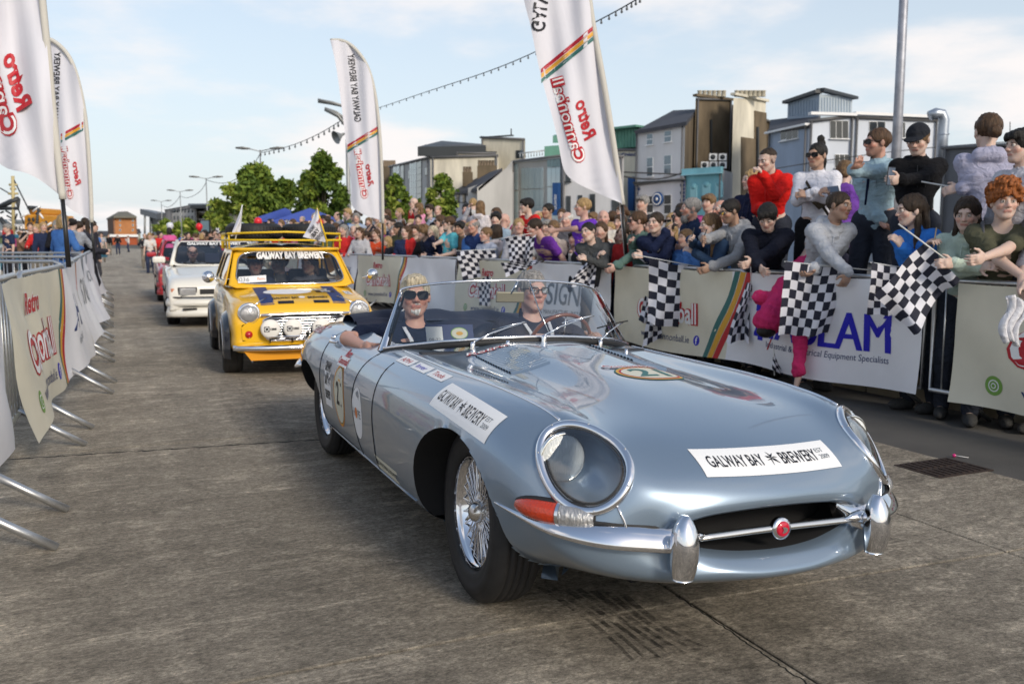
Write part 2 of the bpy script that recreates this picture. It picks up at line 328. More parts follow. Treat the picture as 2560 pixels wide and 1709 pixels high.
for k in range(7):
 a,b,c=at(1330+38*k,1450+4*k),at(1480+35*k,1530+10*k),at(1590+30*k,1650-8*k)
 strip([((1-f)**2*a[0]+2*f*(1-f)*b[0]+f*f*c[0],(1-f)**2*a[1]+2*f*(1-f)*b[1]+f*f*c[1])for f in np.linspace(0,1,14)],lambda f:.016*(1-.6*f),.0012+k*.0003,'tyre_mark',sk)
for(p,q,w)in(((560,950),(660,1120),.12),((600,945),(760,1125),.07),((1500,1440),(1900,1690),.14)):
 a,b=at(*p),at(*q);strip([(a[0]+(b[0]-a[0])*f,a[1]+(b[1]-a[1])*f)for f in np.linspace(0,1,14)],lambda f,w=w:w*(.3+.7*math.sin(PI*f)),.001,'tyre_mark',sk2)
a=at(2358,1168,-.083);gr=MB()
gr.box((0,0,.002),(.46,.34,.006));
gro=gr.build('drain_cover',mat('rusty_iron',(.045,.030,.024),rough=.7,metal=.3,noise=.4,nscale=20,bump=.8,bscale=80),None,(a[0],a[1],-.086));gro.rotation_euler=(0,0,TH);tag(gro,'rusty iron drain cover set in the dark tarmac beside the car','drain cover')
for i in range(9):
 for j in range(2):link('cover_rib',None if False else MB().box((-.20+.05*i,-.08+.16*j,.007),(.018,.13,.006)).mesh('r'),mat('rusty_iron',(0,0,0)),gro)
a=at(2385,1142,-.083);lo=MB();lo.lathe([(0,-.013),(.009,-.009),(.0125,0),(.009,.009),(0,.013)],14);lo=lo.build('lollipop',mat('pink_candy',(.55,.01,.16),rough=.2,coat=1),None,(a[0],a[1],-.072));tag(lo,'pink lollipop dropped on the road by the drain cover','lollipop')
MB().tube([(0.01,0,0),(.085,-.018,-.010)],.0018,6).build('stick',white(),lo)
# ------------------------------------------------------------------ crowd barriers
LP=[(2.39,-.70),(4.47,-.64),(6.55,-.58),(8.63,-.40),(10.7,-.42),(12.8,-.42),(14.9,-.42),(17.0,-.42),(19.1,-.42),(21.2,-.42),(23.3,-.42)]
RP=[(-1.2,5.78),(.85,5.78),(2.92,5.78),(5.0,5.75),(7.08,5.70),(9.16,5.58),(11.2,5.42),(13.25,5.22),(15.3,4.98),(17.3,4.70),(19.4,4.4),(21.4,4.2),(23.5,4.1),(25.6,4.0),(27.7,4.0),(29.8,4.0)]
def tpoly(P,s):return float(np.interp(s,[p[0]for p in P],[p[1]for p in P]))
BAR={}
def barrier(p,q,z,label,side,group):
 d=Vector((q[0]-p[0],q[1]-p[1],0));Lr=d.length;ang=math.atan2(d.y,d.x)
 e=empty('crowd_barrier',(p[0],p[1],z),ang,label,'barrier',group)
 Lm=2.04
 if not BAR:
  mb=MB();c=.09;R=[(.02,.24),(.02,1.0),(.045,1.06),(c+.02,1.09),(Lm-c-.02,1.09),(Lm-.045,1.06),(Lm-.02,1.0),(Lm-.02,.24)]
  mb.tube([(x,0,zz)for x,zz in R],.019,8,closed=True);BAR['frame']=mb.mesh('frame')
  BAR['bar']=MB().tube([(0,0,.24),(0,0,1.09)],.0065,6).mesh('bar')
  BAR['foot']=MB().tube([(0,0,.26),(0,.20,.122),(0,.37,.010)],[.019,.019,.019],8).mesh('foot')
  for m_ in BAR.values():m_.materials.append(steel())
 link('frame',BAR['frame'],None,e)
 for i in range(16):link('bar',BAR['bar'],None,e,(.12+(Lm-.24)*i/15,0,0))
 for x in(.27,Lm-.27):
  for r in(0,PI):
   if side=='R' and r==0 and 1.5<to_st(*p)[0]+(x if x>1 else 0)-.1*0<13 and not(2<to_st(*p)[0]<3.5 and x<1):continue
   f=link('foot',BAR['foot'],None,e,(x,0,0));f.rotation_euler=(0,0,r)
 return e
NB=len(LP)-1
lab_l=['nearest left barrier behind the plain white cloth','second left barrier under the white cloth and cream banner','left barrier behind the cream lettered banner','left barrier behind the APH banner','fifth left barrier under a white banner','sixth left barrier under a white banner']
for i in range(NB):
 p,q=st(*LP[i]),st(*LP[i+1]);barrier(p,q,0,lab_l[i]if i<len(lab_l)else '%s left barrier counted from the near end, under a white banner'%['seventh','eighth','ninth','tenth'][i-6],'L','barriers along the left side')
lab_r=['right barrier at the far right edge of the road','right barrier behind the cream banner with the green round logo','right barrier under the near cream banner','right barrier behind the white banner with blue letters','right barrier behind the striped cream banner','right barrier behind the SIGNS banner','right barrier behind the driver under a cream banner']
for i in range(len(RP)-1):
 p,q=st(*RP[i]),st(*RP[i+1]);barrier(p,q,-.083,lab_r[i]if i<len(lab_r)else '%s right barrier counted from the frame edge, beyond the silver blue car'%['eighth','ninth','tenth','eleventh','twelfth','thirteenth','fourteenth','fifteenth','sixteenth'][i-7],'R','barriers along the right side')
def pen(px0,px1,Y,k):
 for j in range(k):
  x0=(px0-1280)/FPX*Y;p=(x0+(2.08 if px1>px0 else-2.08)*j,Y+.05*j);q=(p[0]+(2.04 if px1>px0 else-2.04),Y+.05*j+.05)
  barrier(p,q,0,['steel barrier crossing behind the near left flag','steel barrier crossing the pen farther left','steel barrier crossing the pen at the left edge'][j%3]+', row %s'%{9.2:'nearest the camera',11.6:'in the middle',15.0:'farthest back'}[Y],'P','barriers of the pen behind the left banners')
pen(165,0,9.2,2);pen(195,0,11.6,3);pen(215,0,15.0,3)
# ------------------------------------------------------------------ banners
vin={'cream':mat('cream_vinyl',(.68,.64,.51),rough=.5,noise=.06,nscale=3,bump=.15,bscale=9),'white':mat('white_vinyl',(.78,.78,.81),rough=.45,noise=.04,nscale=3,bump=.15,bscale=9)}
def banner_fn(side,s0,zt=1.08,zb=.16,seed=0,bil=.10,L=2.0):
 P=LP if side=='L' else RP;sg=1 if side=='L' else-1;z0=0 if side=='L' else-.083;r=random.Random(seed);ph=[r.uniform(0,6)for _ in range(6)]
 def fn(u,w,lift=0):
  s=s0+u*sg;H=zt-zb;v=w/H;t=tpoly(P,s)+(.028 if side=='L' else-.028)
  out=bil*(1-v)**1.5*(.6+.4*math.sin(u*1.7+ph[0]))+.018*math.sin(u*5.1+ph[1]+3*v)*(1-.6*v)+.012*math.sin(u*11+ph[2]+4*v)*(1-abs(2*v-1))+.010*math.sin(7*v+u*2.3+ph[3])
  zz=zt-(1-v)*H*(.985+.02*math.sin(u*3+ph[4]))-.012*abs(math.sin(u*3.3+ph[5]))*v
  out=max(out,-.004)*(1 if side=='L' else-1);lf=lift*(1 if side=='L' else-1)
  x,y=st(s,t+out+lf);return Vector((x,y,z0+zz))
 return fn
def banner(side,s0,parts,label,group='printed banners tied to the barriers',zt=1.08,zb=.16,seed=0,bil=.10,draw=None):
 """parts: list of (kind, width)"""
 fn=banner_fn(side,s0,zt,zb,seed,bil);H=zt-zb;L=sum(p[1]for p in parts);root=None;u0=0
 ms=[];mb=MB()
 for kind,wd in parts:
  m=vin[kind if kind!='stripes' else 'cream']
  if m not in ms:ms.append(m)
  mb.cur=ms.index(m);nu=max(3,int(wd/.06));nv=14
  mb.grid(lambda a,b,u0=u0,wd=wd:fn(u0+wd*a,H*b),nu,nv);u0+=wd
 o=mb.build('banner',ms);tag(o,label,'banner',group)
 if draw:
  D=Decal(lambda u,w,l:fn(u,w,l*2+.001));draw(D,H);D.build('print',o)
 return o
def stripes(D,H,u0,slant=.22,w=.075):
 for k,c in enumerate(('teal','gold','red')):
  P=[]
  for v in np.linspace(0,1,12):P.append((u0+slant*(v-.5)+(.05*math.sin(v*3-1.2))+k*w,H*v))
  P2=[(p[0]+w*(.90 if k<2 else.95),p[1])for p in P[::-1]]
  D.c(c);n=len(P);D.mb.add([D.fn(p[0],p[1],.0006)for p in P+P2],[(i,2*n-1-i,2*n-2-i,i+1)for i in range(n-1)],True)
def retro(D,H,cx,sc=1.0,insta=True):
 D.text('wht','Retro',cx,H*.80,.135*sc,.42*sc,bold=.07,shear=.35,lift=.001);D.text('red','Retro',cx,H*.80,.125*sc,.40*sc,bold=.03,shear=.35,lift=.002)
 D.text('red','Cannonball',cx+.008,H*.49-.006,.25*sc,1.13*sc,bold=.10,lift=.001);D.text('wht','Cannonball',cx,H*.49,.235*sc,1.08*sc,bold=.015,lift=.002)
 D.text('navy','www.cannonball.ie',cx,H*.18,.075*sc,.86*sc,lift=.0012)
 D.patch('blue',oval(cx+.56*sc,H*.18,.055*sc,.055*sc),.0008);D.text('wht','f',cx+.56*sc,H*.18,.08*sc,.035*sc,bold=.03,lift=.002)
 if insta:
  x=cx-.60*sc;D.patch('green',oval(x,H*.18,.058*sc,.058*sc),.0008)
  def rr_(a,n=6):return[(x+(a*math.copysign(abs(math.cos(q))**.45,math.cos(q))),H*.18+a*math.copysign(abs(math.sin(q))**.45,math.sin(q)))for q in np.linspace(0,2*PI,24,endpoint=False)]
  D.patch('wht',rr_(.036*sc),.0014);D.patch('green',rr_(.029*sc),.002);D.patch('wht',oval(x,H*.18,.018*sc,.018*sc),.0026);D.patch('green',oval(x,H*.18,.012*sc,.012*sc),.0032);D.patch('wht',oval(x+.020*sc,H*.18+.020*sc,.004*sc,.004*sc),.0026)
# right side, near to far
banner('R',4.72,[('cream',3.2)],'cream banner at the right edge with big red outlined Cannonball lettering and green round logo',seed=3,bil=.05,draw=lambda D,H:(D.text('red','Cannonball',1.475,H*.52-.008,.30,2.05,bold=.10,lift=.001),D.text('wht','Cannonball',1.465,H*.52,.285,1.98,bold=.015,lift=.002),
D.patch('green',oval(.36,H*.19,.075,.075),.0008),D.patch('wht',oval(.36,H*.19,.046,.046),.0014),D.patch('green',oval(.36,H*.19,.037,.037),.002),D.patch('wht',oval(.36,H*.19,.022,.022),.0026),D.patch('green',oval(.36,H*.19,.014,.014),.0032),D.text('navy','www.cannonball.ie',1.28,H*.17,.085,1.4),D.text('red','Retro',1.3,H*.86,.14,.5,bold=.04,shear=.35)))
banner('R',9.38,[('cream',2.08),('white',2.28)],'banner with red Retro lettering, slanted stripes and blue HASLAM sponsor letters',seed=5,bil=.06,draw=lambda D,H:(retro(D,H,1.02,1.0,False),stripes(D,H,1.92,.30,.085),
[D.text('blue','HASLAM',3.28+q,H*.50,.33,1.60,shear=.0)for q in(-.012,0,.012)]and D,D.patch('blue',rect(2.56,H*.46,.07,.32)),D.text('navy','Industrial & Electrical Equipment Specialists',3.36,H*.25,.075,1.42),D.c('red'),D.patch('red',[(2.66,H*.2),(2.68,H*.2),(2.76,H*.40),(2.74,H*.40)])))
banner('R',13.72,[('cream',2.06),('white',2.2)],'cream and white banner with grey SIGNS letters behind the driver',seed=8,draw=lambda D,H:(retro(D,H,1.0),stripes(D,H,1.95,.3,.07),D.text('grey','SIGNS',3.28,H*.55,.30,1.0,bold=.01),D.text('grey','MANUFACTURE - INSTALL',3.25,H*.28,.06,1.05)))
banner('R',18.05,[('cream',2.06),('white',2.2)],'farther cream banner with small Retro Cannonball lettering and a blank white end',seed=9,draw=lambda D,H:(retro(D,H,1.0),stripes(D,H,1.95,.3,.06)))
banner('R',20.2,[('white',2.1)],'white banner with navy letters behind the yellow car mirror',seed=10,draw=lambda D,H:(D.text('navy','JOHNNAVSIK',1.0,H*.6,.22,1.7),))
banner('R',24.4,[('cream',2.06),('white',2.1)],'farthest cream and white banner on the right beyond the yellow car',seed=11,draw=lambda D,H:(retro(D,H,1.0),stripes(D,H,1.95,.3,.06)))
# left side
banner('L',2.3,[('white',3.3)],'plain white cloth over the nearest left barrier',seed=20,bil=.02,zb=.12)
banner('L',5.66,[('cream',2.42),('white',2.35)],'cream left banner with red Retro Cannonball lettering ending in blue APH letters',seed=21,bil=.16,draw=lambda D,H:(retro(D,H,1.15,1.2),stripes(D,H,2.30,.06,.07),D.text('navy','APH',3.25,H*.55,.30,.75,bold=.03),D.text('grey','Industrial',3.28,H*.28,.07,.5)))
banner('L',10.6,[('cream',.3),('white',1.9)],'white left banner with grey letters and a cream end strip',seed=22,bil=.22,draw=lambda D,H:(stripes(D,H,.1,.05,.05),D.text('grey','SIGNS',1.2,H*.6,.3,1.1)))
banner('L',13.0,[('white',2.0)],'white left banner with small crest behind the lettered ones',seed=23,bil=.30,draw=lambda D,H:(D.text('grey','HOUSE',1.1,H*.7,.16,.8),))
banner('L',15.2,[('white',6.2)],'farthest left banner, plain white',seed=24,bil=.20)
# ------------------------------------------------------------------ feather flags seen from the back, so their lettering is mirrored
def feather(pole,free,Y,label,draw,base=None,ripple=.05,polew=.035,cloth_n=34):
 P=spline(np.array(pole,float),cloth_n);Q=spline(np.array(free,float),cloth_n)
 root=empty('feather_flag',tuple(dp(*(base or pole[0]),Y)),0,label,'flag','feather flags along the road');o0=root.location.copy()
 def fn(px,py,lift=0):
  d=dp(px,py,Y);rp=ripple*math.sin(px*.035*Y/9+py*.006)+ripple*.5*math.sin(px*.09*Y/9-py*.012)
  return dp(px,py,Y+rp-lift)-o0
 mb=MB();nu=16;mb.grid(lambda u,v:fn(*(P[int(round(v*(cloth_n-1)))]*(1-u)+Q[int(round(v*(cloth_n-1)))]*u)),nu,cloth_n-1)
 cl=mb.build('cloth',mat('flag_polyester',(.66,.66,.72),rough=.75,bump=.2,bscale=7),root)
 mb=MB();mb.tube([dp(x,y,Y)-o0 for x,y in P],polew,8);mb.build('pole_sleeve',mat('sleeve_cloth',(.55,.53,.48),rough=.8),root)
 if base is not None:
  a=dp(*pole[0],Y)-o0;b=Vector((0,0,0));MB().tube([a,(a+b)/2,b],[.016,.02,.022],8).build('pole',mat('pole_black',(.015,.015,.016),rough=.35),root);MB().tube([a+Vector((-.03,.02,0)),b+Vector((-.02,.02,0))],.005,6).build('tie_cord',white(),root)
 D=Decal(lambda u,v,l:fn(u,v,.004+l*4));draw(D);D.build('print',root);return root
def ftext(D,n,tx,cx,cy,h,w,deg,**k):D.text(n,tx,cx,cy,h,w,rot=math.radians(deg),mirror=False,**k)
# photo rows grow downwards, so plain text laid in (column, row) already reads mirrored
def bands(D,x0,y0,x1,y1,wd,cols=(('crim',0),('gold',1),('teal',2))):
 for c,k in cols:D.patch(c,[(x0,y0+wd*k),(x1,y1+wd*k),(x1,y1+wd*(k+.86)),(x0,y0+wd*(k+.86))],.0005,step=14)
def fl_near(D):
 bands(D,1353,172,1489,60,13);ftext(D,'black','GALWAY BAY BREWERY',1367,-130,36,420,-84+180+180,bold=.02)
 ftext(D,'red','Cannonball',1421,300,34,222,-106,bold=.10);ftext(D,'wht','Cannonball',1421,300,32,216,-106,bold=.0,lift=.002);ftext(D,'red','Retro',1465,300,34,102,-104,bold=.03,shear=.3)
feather([(1556,512),(1540,400),(1508,200),(1482,60),(1462,-60),(1420,-200),(1360,-320),(1270,-400)],[(1553,508),(1450,462),(1408,420),(1390,330),(1350,180),(1325,60),(1300,-60),(1268,-398)],10.7,'tall white feather flag leaning beside the striped banner, its top cut off by the frame',fl_near,base=(1566,640))
def fl_mid(D):
 bands(D,868,362,944,316,7);ftext(D,'black','GALWAY BAY BREWERY',886,220,17,170,-96+180+180,bold=.02)
 ftext(D,'red','Cannonball',903,435,19,125,-99,bold=.10);ftext(D,'wht','Cannonball',903,435,17,121,-99,lift=.002);ftext(D,'red','Retro',924,438,15,56,-98,bold=.03,shear=.3)
feather([(957,558),(956,480),(951,360),(940,250),(922,175),(895,130),(862,104),(826,101)],[(955,552),(886,522),(878,470),(868,380),(858,300),(848,220),(838,155),(825,100)],16.6,'whole white feather flag standing among the crowd right of the street lamp',fl_mid,base=(957,650),polew=.03)
def fl_left(D):
 ftext(D,'red','Retro',44,205,44,148,-105,bold=.04,shear=.3);ftext(D,'red','Cannonball',-12,180,50,330,-103,bold=.10);ftext(D,'wht','Cannonball',-12,180,46,320,-103,lift=.002);bands(D,-90,-40,100,-160,20)
feather([(157,498),(148,420),(134,290),(122,160),(108,20),(92,-120),(60,-260),(-10,-380),(-120,-440)],[(154,492),(70,434),(0,410),(-60,300),(-90,160),(-110,20),(-120,-140),(-130,-300),(-128,-440)],7.6,'near left white feather flag with a black pole, cut off by the frame',fl_left,base=(172,668),ripple=.07,polew=.03)
def fl_left2(D):
 bands(D,152,335,208,304,8);ftext(D,'black','GALWAY BAY BREWERY',140,230,16,200,-88+180+180,bold=.02);ftext(D,'red','Cannonball',168,432,18,132,-97,bold=.08);ftext(D,'wht','Cannonball',168,432,16,128,-97,lift=.002);ftext(D,'red','Retro',192,434,15,60,-98,bold=.03,shear=.3)
feather([(229,556),(227,480),(219,350),(208,260),(192,190),(168,135),(132,102),(110,98)],[(227,550),(168,516),(140,470),(120,400),(110,300),(104,220),(100,160),(98,98)],13.2,'second left white feather flag behind the near one, banded red, gold and blue',fl_left2,base=(236,648),polew=.03)
# ------------------------------------------------------------------ street lamps, cables, string lights
galv=mat('lamp_grey',(.30,.31,.31),rough=.5,metal=.4)
def lamp(px,py,Y,arm,label,r=.07):
 top=dp(px,py,Y);e=empty('street_lamp',(top.x,top.y,-.1),0,label,'street lamp','street lamps along the quay');h=top.z+.1
 MB().tube([(0,0,0),(0,0,h*.5),(0,0,h)],[r*1.4,r,r*.7],10).build('pole',galv,e)
 for s in(-1,1):
  a=MB();a.tube([(0,0,h-.1),(s*arm*.5,0,h+.05),(s*arm,0,h+.12)],r*.5,6);ao=a.build('arm',galv,e);MB().tube([(s*arm*.55,0,h+.09),(s*arm,0,h+.14),(s*(arm+.5),0,h+.15)],[(.04,.08),(.06,.15),(.04,.08)],8).build('lamp_head',galv,ao)
 return e
lamp(650,375,67,1.3,'street lamp rising in front of the bushy tree');lamp(515,445,96,1.3,'second street lamp left of the bushy tree');lamp(450,478,124,1.3,'third street lamp before the white flats');lamp(403,503,157,1.3,'fourth and smallest street lamp by the canopy roof')
e=empty('street_lamp',(*dp(872,520,45).xy,-.1),0,'street lamp half hidden by the whole feather flag, with two swept arms and a loudspeaker','street lamp','street lamps along the quay');H0=dp(868,300,45).z+.1
MB().tube([(0,0,0),(0,0,H0)],[.12,.09],10).build('pole',galv,e)
o=e.location
for P in([(868,320),(845,290),(812,273)],[(868,300),(840,282),(812,273)],[(868,268),(830,258),(795,252)]):
 MB().tube([dp(*p,45)-o for p in P],[(.06,.06),(.07,.12),(.05,.14)],8).build('arm',galv,e)
MB().tube([dp(868,300,45)-o,dp(868,255,45)-o],.07,8).build('pole_top',galv,e)
MB().lathe([(.05,0),(.08,.2),(.32,.55),(.34,.56)],16,AX(dp(862,334,45)-o,(-.6,-.5,-.35))).build('loudspeaker',galv,e)
e=empty('lamp_post',(*dp(2240,400,17).xy,-.1),0,'tall grey pole rising behind the spectators with phones, out of the frame','pole');MB().tube([(0,0,0),(0,0,4),(0,0,9.5)],[.10,.085,.07],16).build('pole',mat('weathered_zinc',(.32,.33,.37),rough=.5,metal=.5,noise=.3,nscale=5),e)
def cable(pts,label,r=.012,bulbs=0,name='cable',br=.035):
 P=spline(np.array([tuple(dp(*p))for p in pts]),60);o=MB().tube([tuple(p)for p in P],r,5).build(name,mat('cable_black',(.03,.03,.032),rough=.6));tag(o,label,'cable' if not bulbs else 'string lights')
 if bulbs:
  me=MB().lathe([(.02,0),(.022,-.05),(.018,-.055),(.036,-.09),(.034,-.13),(0,-.15)],8).mesh('bulb');me.materials.append(mat('bulb_grey',(.10,.11,.12),rough=.3))
  PP=spline(np.array([tuple(dp(*p))for p in pts]),bulbs)
  for p in PP:b=link('bulb',me,None,o,tuple(p));b.scale=(br/.036,)*3
 return o
cable([(1600,-6,15),(1500,50,17),(1334,132,21),(1200,186,25),(1060,232,31),(940,272,38),(872,290,45)],'festoon of bulbs hanging from the upper right to the lamp by the flag',.012,44,'string_lights',.022)
cable([(866,292,45),(820,322,50),(760,352,56),(700,372,62),(652,382,67)],'festoon of bulbs between the two nearest lamps',.022,18,'string_lights',.06)
cable([(650,384,67),(630,415,74),(590,448,82),(552,458,90),(516,450,96)],'festoon of bulbs from the bushy tree lamp to the second lamp',.028,0,'string_lights')
cable([(515,456,96),(498,480,104),(470,494,114),(451,490,124)],'sagging cable between the second and third lamps',.03);cable([(450,490,124),(438,506,134),(420,518,146),(404,512,157)],'sagging cable between the third and fourth lamps',.035)
cable([(1550,430,60),(1700,436,60),(1830,440,62)],'dark overhead wire across the white house front',.05);cable([(1550,440,60),(1640,448,60),(1712,430,60)],'lower overhead wire across the white house front',.05)
cable([(1880,432,50),(2060,402,50),(2300,372,50),(2560,352,50)],'thin wire crossing the blue house',.025);cable([(1880,465,50),(2060,436,50),(2240,410,50)],'second thin wire crossing the blue house',.025)
cable([(1140,485,62),(1300,490,62),(1460,462,62),(1560,440,62)],'thin wire crossing the grey office',.03)
# ------------------------------------------------------------------ buildings
slate=mat('slate_roof',(.055,.055,.065),rough=.7,noise=.25,nscale=2,bump=.6,bscale=6);glassw=mat('window_glass',(.16,.20,.23),rough=.06,spec=.9,metal=.35);glassd=mat('dark_window_glass',(.03,.035,.04),rough=.08,spec=.8)
def render_wall(n,c,stain=.18):return mat(n,c,rough=.9,noise=stain*1.5,nscale=.8,bump=.3,bscale=3,stretch=(1,1,.22))
def house(label,cat='building',Y=80):return empty('building',(0,Y,-.1),0,label,cat)
class Wall:
 def __init__(s,root,px0,Y0,px1,Y1,m,y0,y1,zb=0,depth=6,name='wall',thick=None):
  """front wall between photo columns px0 (at distance Y0) and px1 (Y1); y0, y1 photo rows of its top at both ends"""
  s.a=dp(px0,y0,Y0);s.b=dp(px1,y1,Y1);s.root=root;o=root.location;s.o=o
  n=Vector((-(s.b.y-s.a.y),s.b.x-s.a.x,0)).normalized();n=n if n.y>0 else-n;s.n=n
  mb=MB();A=[Vector((s.a.x,s.a.y,zb)),Vector((s.b.x,s.b.y,zb)),s.b,s.a];away=Vector(((s.a.x+s.b.x)/2,(s.a.y+s.b.y)/2,0)).normalized();B=[p+away*depth for p in A]
  mb.add([p-o for p in A+B],[(0,1,2,3),(5,4,7,6),(4,0,3,7),(1,5,6,2),(3,2,6,7)]);s.w=mb.build(name,m,root)
  if name=='wall' and depth>2 and abs(px1-px0)>30:
   xa,xb=min(px0,px1),max(px0,px1);f=lambda x:y0+(y1-y0)*(x-px0)/(px1-px0)
   P=[s.pt(x,f(x),.10)+Vector((0,0,-.08))for x in(xa,xb)];MB().tube(P,.09,6).build('gutter',mat('gutter_grey',(.12,.12,.125),rough=.5),root)
   for q in(.04,.97):x=xa+(xb-xa)*q;a=s.pt(x,f(x),.12);MB().tube([a,Vector((a.x,a.y,0))],.06,6).build('downpipe',mat('gutter_grey',(0,0,0)),root)
 def pt(s,px,py,out=0):
  k=(px-1280)/FPX;c_,s_=math.cos(PITCH),math.sin(PITCH);a,b=s.a,s.b;dx,dy=b.x-a.x,b.y-a.y
# point on the wall's foot line seen in column px (columns are vertical planes to first order)
  f=0.0;lo,hi=-3.0,4.0
  def col(f):
   x,y,z=a.x+dx*f,a.y+dy*f,a.z+(b.z-a.z)*f
   z=zz[0];d=y*c_-(z-CAMH)*s_;return 1280+FPX*x/d
  zz=[a.z]
  for _ in range(6):
   lo,hi=-1.0,2.0
   for __ in range(26):
    m_=(lo+hi)/2
    if(col(m_)<px)==(col(1)>col(0)):lo=m_
    else:hi=m_
   f=(lo+hi)/2;Yq=a.y+dy*f;zz[0]=dp(px,py,Yq).z
  return Vector((a.x+dx*f,a.y+dy*f,zz[0]))-s.n*out-s.o
 def rectbox(s,x0,y0,x1,y1,o0,o1):
  P=[s.pt(x0,y1),s.pt(x1,y1),s.pt(x1,y0),s.pt(x0,y0)]
  zb=(P[0].z+P[1].z)/2;zt=(P[2].z+P[3].z)/2;P[0].z=P[1].z=zb;P[2].z=P[3].z=zt
  mb=MB();A=[p-s.n*o1 for p in P];B=[p-s.n*o0 for p in P]
  mb.add(A+B,[(0,1,2,3),(5,4,7,6),(4,0,3,7),(1,5,6,2),(3,2,6,7),(4,5,1,0)]);return mb
 def window(s,x0,y0,x1,y1,nx=1,ny=2,fm=None,sill=True,g=None,f=1.3,surround=None):
  fm=fm or white();w=s.rectbox(x0,y0,x1,y1,-.02,.04).build('window',fm,s.root)
  for i in range(nx):
   for j in range(ny):
    a=x0+(x1-x0)*i/nx;b=x0+(x1-x0)*(i+1)/nx;c=y0+(y1-y0)*j/ny;d=y0+(y1-y0)*(j+1)/ny
    s.rectbox(a+f*.5,c+f*.6,b-f*.5,d-f*.6,.02,.055).build('pane',g or glassw,w)
  if sill:s.rectbox(x0-2,y1,x1+2,y1+2.2,0,.16).build('sill',fm,w)
  return w
def roofpoly(root,pts,m,thick=.15,name='roof'):
 o=root.location;mb=MB();P=[dp(*p)-o for p in pts];n=len(P);mb.add(P+[p+Vector((0,.0,-thick))for p in P],[tuple(range(n)),tuple(range(2*n-1,n-1,-1))]+[(i,(i+1)%n,n+(i+1)%n,n+i)for i in range(n)]);return mb.build(name,m,root)
cream_w=render_wall('aged_cream_render',(.60,.56,.46),.24);grey_w=render_wall('grey_render',(.47,.46,.44),.12);white_w=render_wall('pale_render',(.62,.61,.61),.08);blue_shade_w=render_wall('blue_render_shade',(.34,.41,.52),.10);blue_lit_w=render_wall('blue_render_lit',(.58,.62,.69),.08)  # blue house: shaded tone for its left wall, sunlit tone for its front
brown_w=mat('dark_brown_render',(.13,.10,.065),rough=.95,noise=.55,nscale=.5,bump=.4,bscale=3,stretch=(1,1,.4));turq=render_wall('turquoise_render',(.20,.45,.52),.10);dk=mat('dark_trim',(.03,.035,.04),rough=.5);copper=mat('green_copper',(.10,.25,.19),rough=.6,noise=.15,nscale=1);navy_s=mat('navy_sign',(.01,.06,.20),rough=.5)
# beige modern block
h=house('beige modern block with a glazed side, blank gable and dark floating roof',Y=64)
w=Wall(h,975,84,1076,66,grey_w,415,391,depth=10)
for x0,x1,y0,y1,nx,ny in((984,1000,412,470,2,4),(1025,1042,408,500,3,6)):w.window(x0,y0,x1,y1,nx,ny,white(),False,glassw,.7)
w.window(1043,404,1055,500,1,6,dk,False,glassd,.7);w.window(1003,414,1011,500,1,5,dk,False,glassd,.6);w.window(1022,425,1025,447,1,1,dk,False,glassd,.4);w.window(1064,419,1070,438,1,1,dk,False,glassd,.8);w.window(1064,468,1070,490,1,1,dk,False,glassd,.8)
w=Wall(h,1076,66,1246,66,cream_w,391,386,depth=12);w2=Wall(h,1140,67,1240,67,cream_w,380,381,depth=9,name='wall');w2.rectbox(1138,379,1242,382,-.1,.15).build('coping',dk,h)
w.rectbox(1060,388,1142,391,-.1,.15).build('coping',dk,h)
w3=Wall(h,1203,72,1313,70,cream_w,341,346,depth=8);w3.rectbox(1201,340,1283,343,-.1,.15).build('coping',dk,h);w3.window(1290,376,1300,396,1,1,dk,False,glassd,1);w3.window(1301,376,1310,396,1,1,dk,False,glassw,1)
w4=Wall(h,1065,74,1203,70,grey_w,362,362,depth=6);w4.window(1106,371,1118,388,1,1,dk,False,glassw,.8);w4.window(1148,371,1172,380,3,1,dk,False,glassd,.8);w4.window(1185,371,1192,380,1,1,dk,False,glassd,.8)
roofpoly(h,[(1044,367,68),(1215,364,68),(1206,360,80),(1104,352,80)],dk,.7)
MB().tube([dp(1278,341,72)-h.location,dp(1278,322,72)-h.location],.05,5).build('aerial',dk,h)
# gabled house in front of it
h=house('grey gabled house with a slate roof and long chimneys',Y=60)
w=Wall(h,1170,60,1284,58,grey_w,470,430,depth=.4);
o=h.location;mb=MB();P=[dp(1193,469,58),dp(1281,600,58),dp(1193,600,58),dp(1281,400,58),dp(1266,420,58)];mb.add([p-o for p in(P[2],P[1],P[3],P[4],P[0])]+[p-o+Vector((0,6,0))for p in(P[2],P[1],P[3],P[4],P[0])],[(0,1,2,3,4),(9,8,7,6,5),(0,5,6,1),(1,6,7,2),(2,7,8,3),(3,8,9,4),(4,9,5,0)]);mb.build('gable_wall',grey_w,h)
w.window(1217,469,1226,484,1,2,dk,True,glassd,1)
ws_=Wall(h,1128,66,1193,60,white_w,482,472,depth=6)
for x in(1142,1158,1176):ws_.window(x,486,x+7,505,1,2,dk,True,glassd,.8)
roofpoly(h,[(1126,482,66),(1196,470,58),(1256,420,58),(1196,440,68)],slate,.2)
for x0,x1,y0,y1 in((1156,1182,430,458),(1193,1242,414,440)):
 cw=Wall(h,x0,63,x1,63,brown_w,y0,y0,zb=dp(x0,y1+8,63).z,depth=1.2,name='chimney')
 for k in range(6 if x1-x0>30 else 3):
  q=dp(x0+5+7*k,y0,63.4)-o;MB().lathe([(.10,0),(.09,.35),(.11,.36)],8,Matrix.Translation(q)).build('chimney_pot',mat('clay_pot',(.22,.17,.12),rough=.9),cw.w)
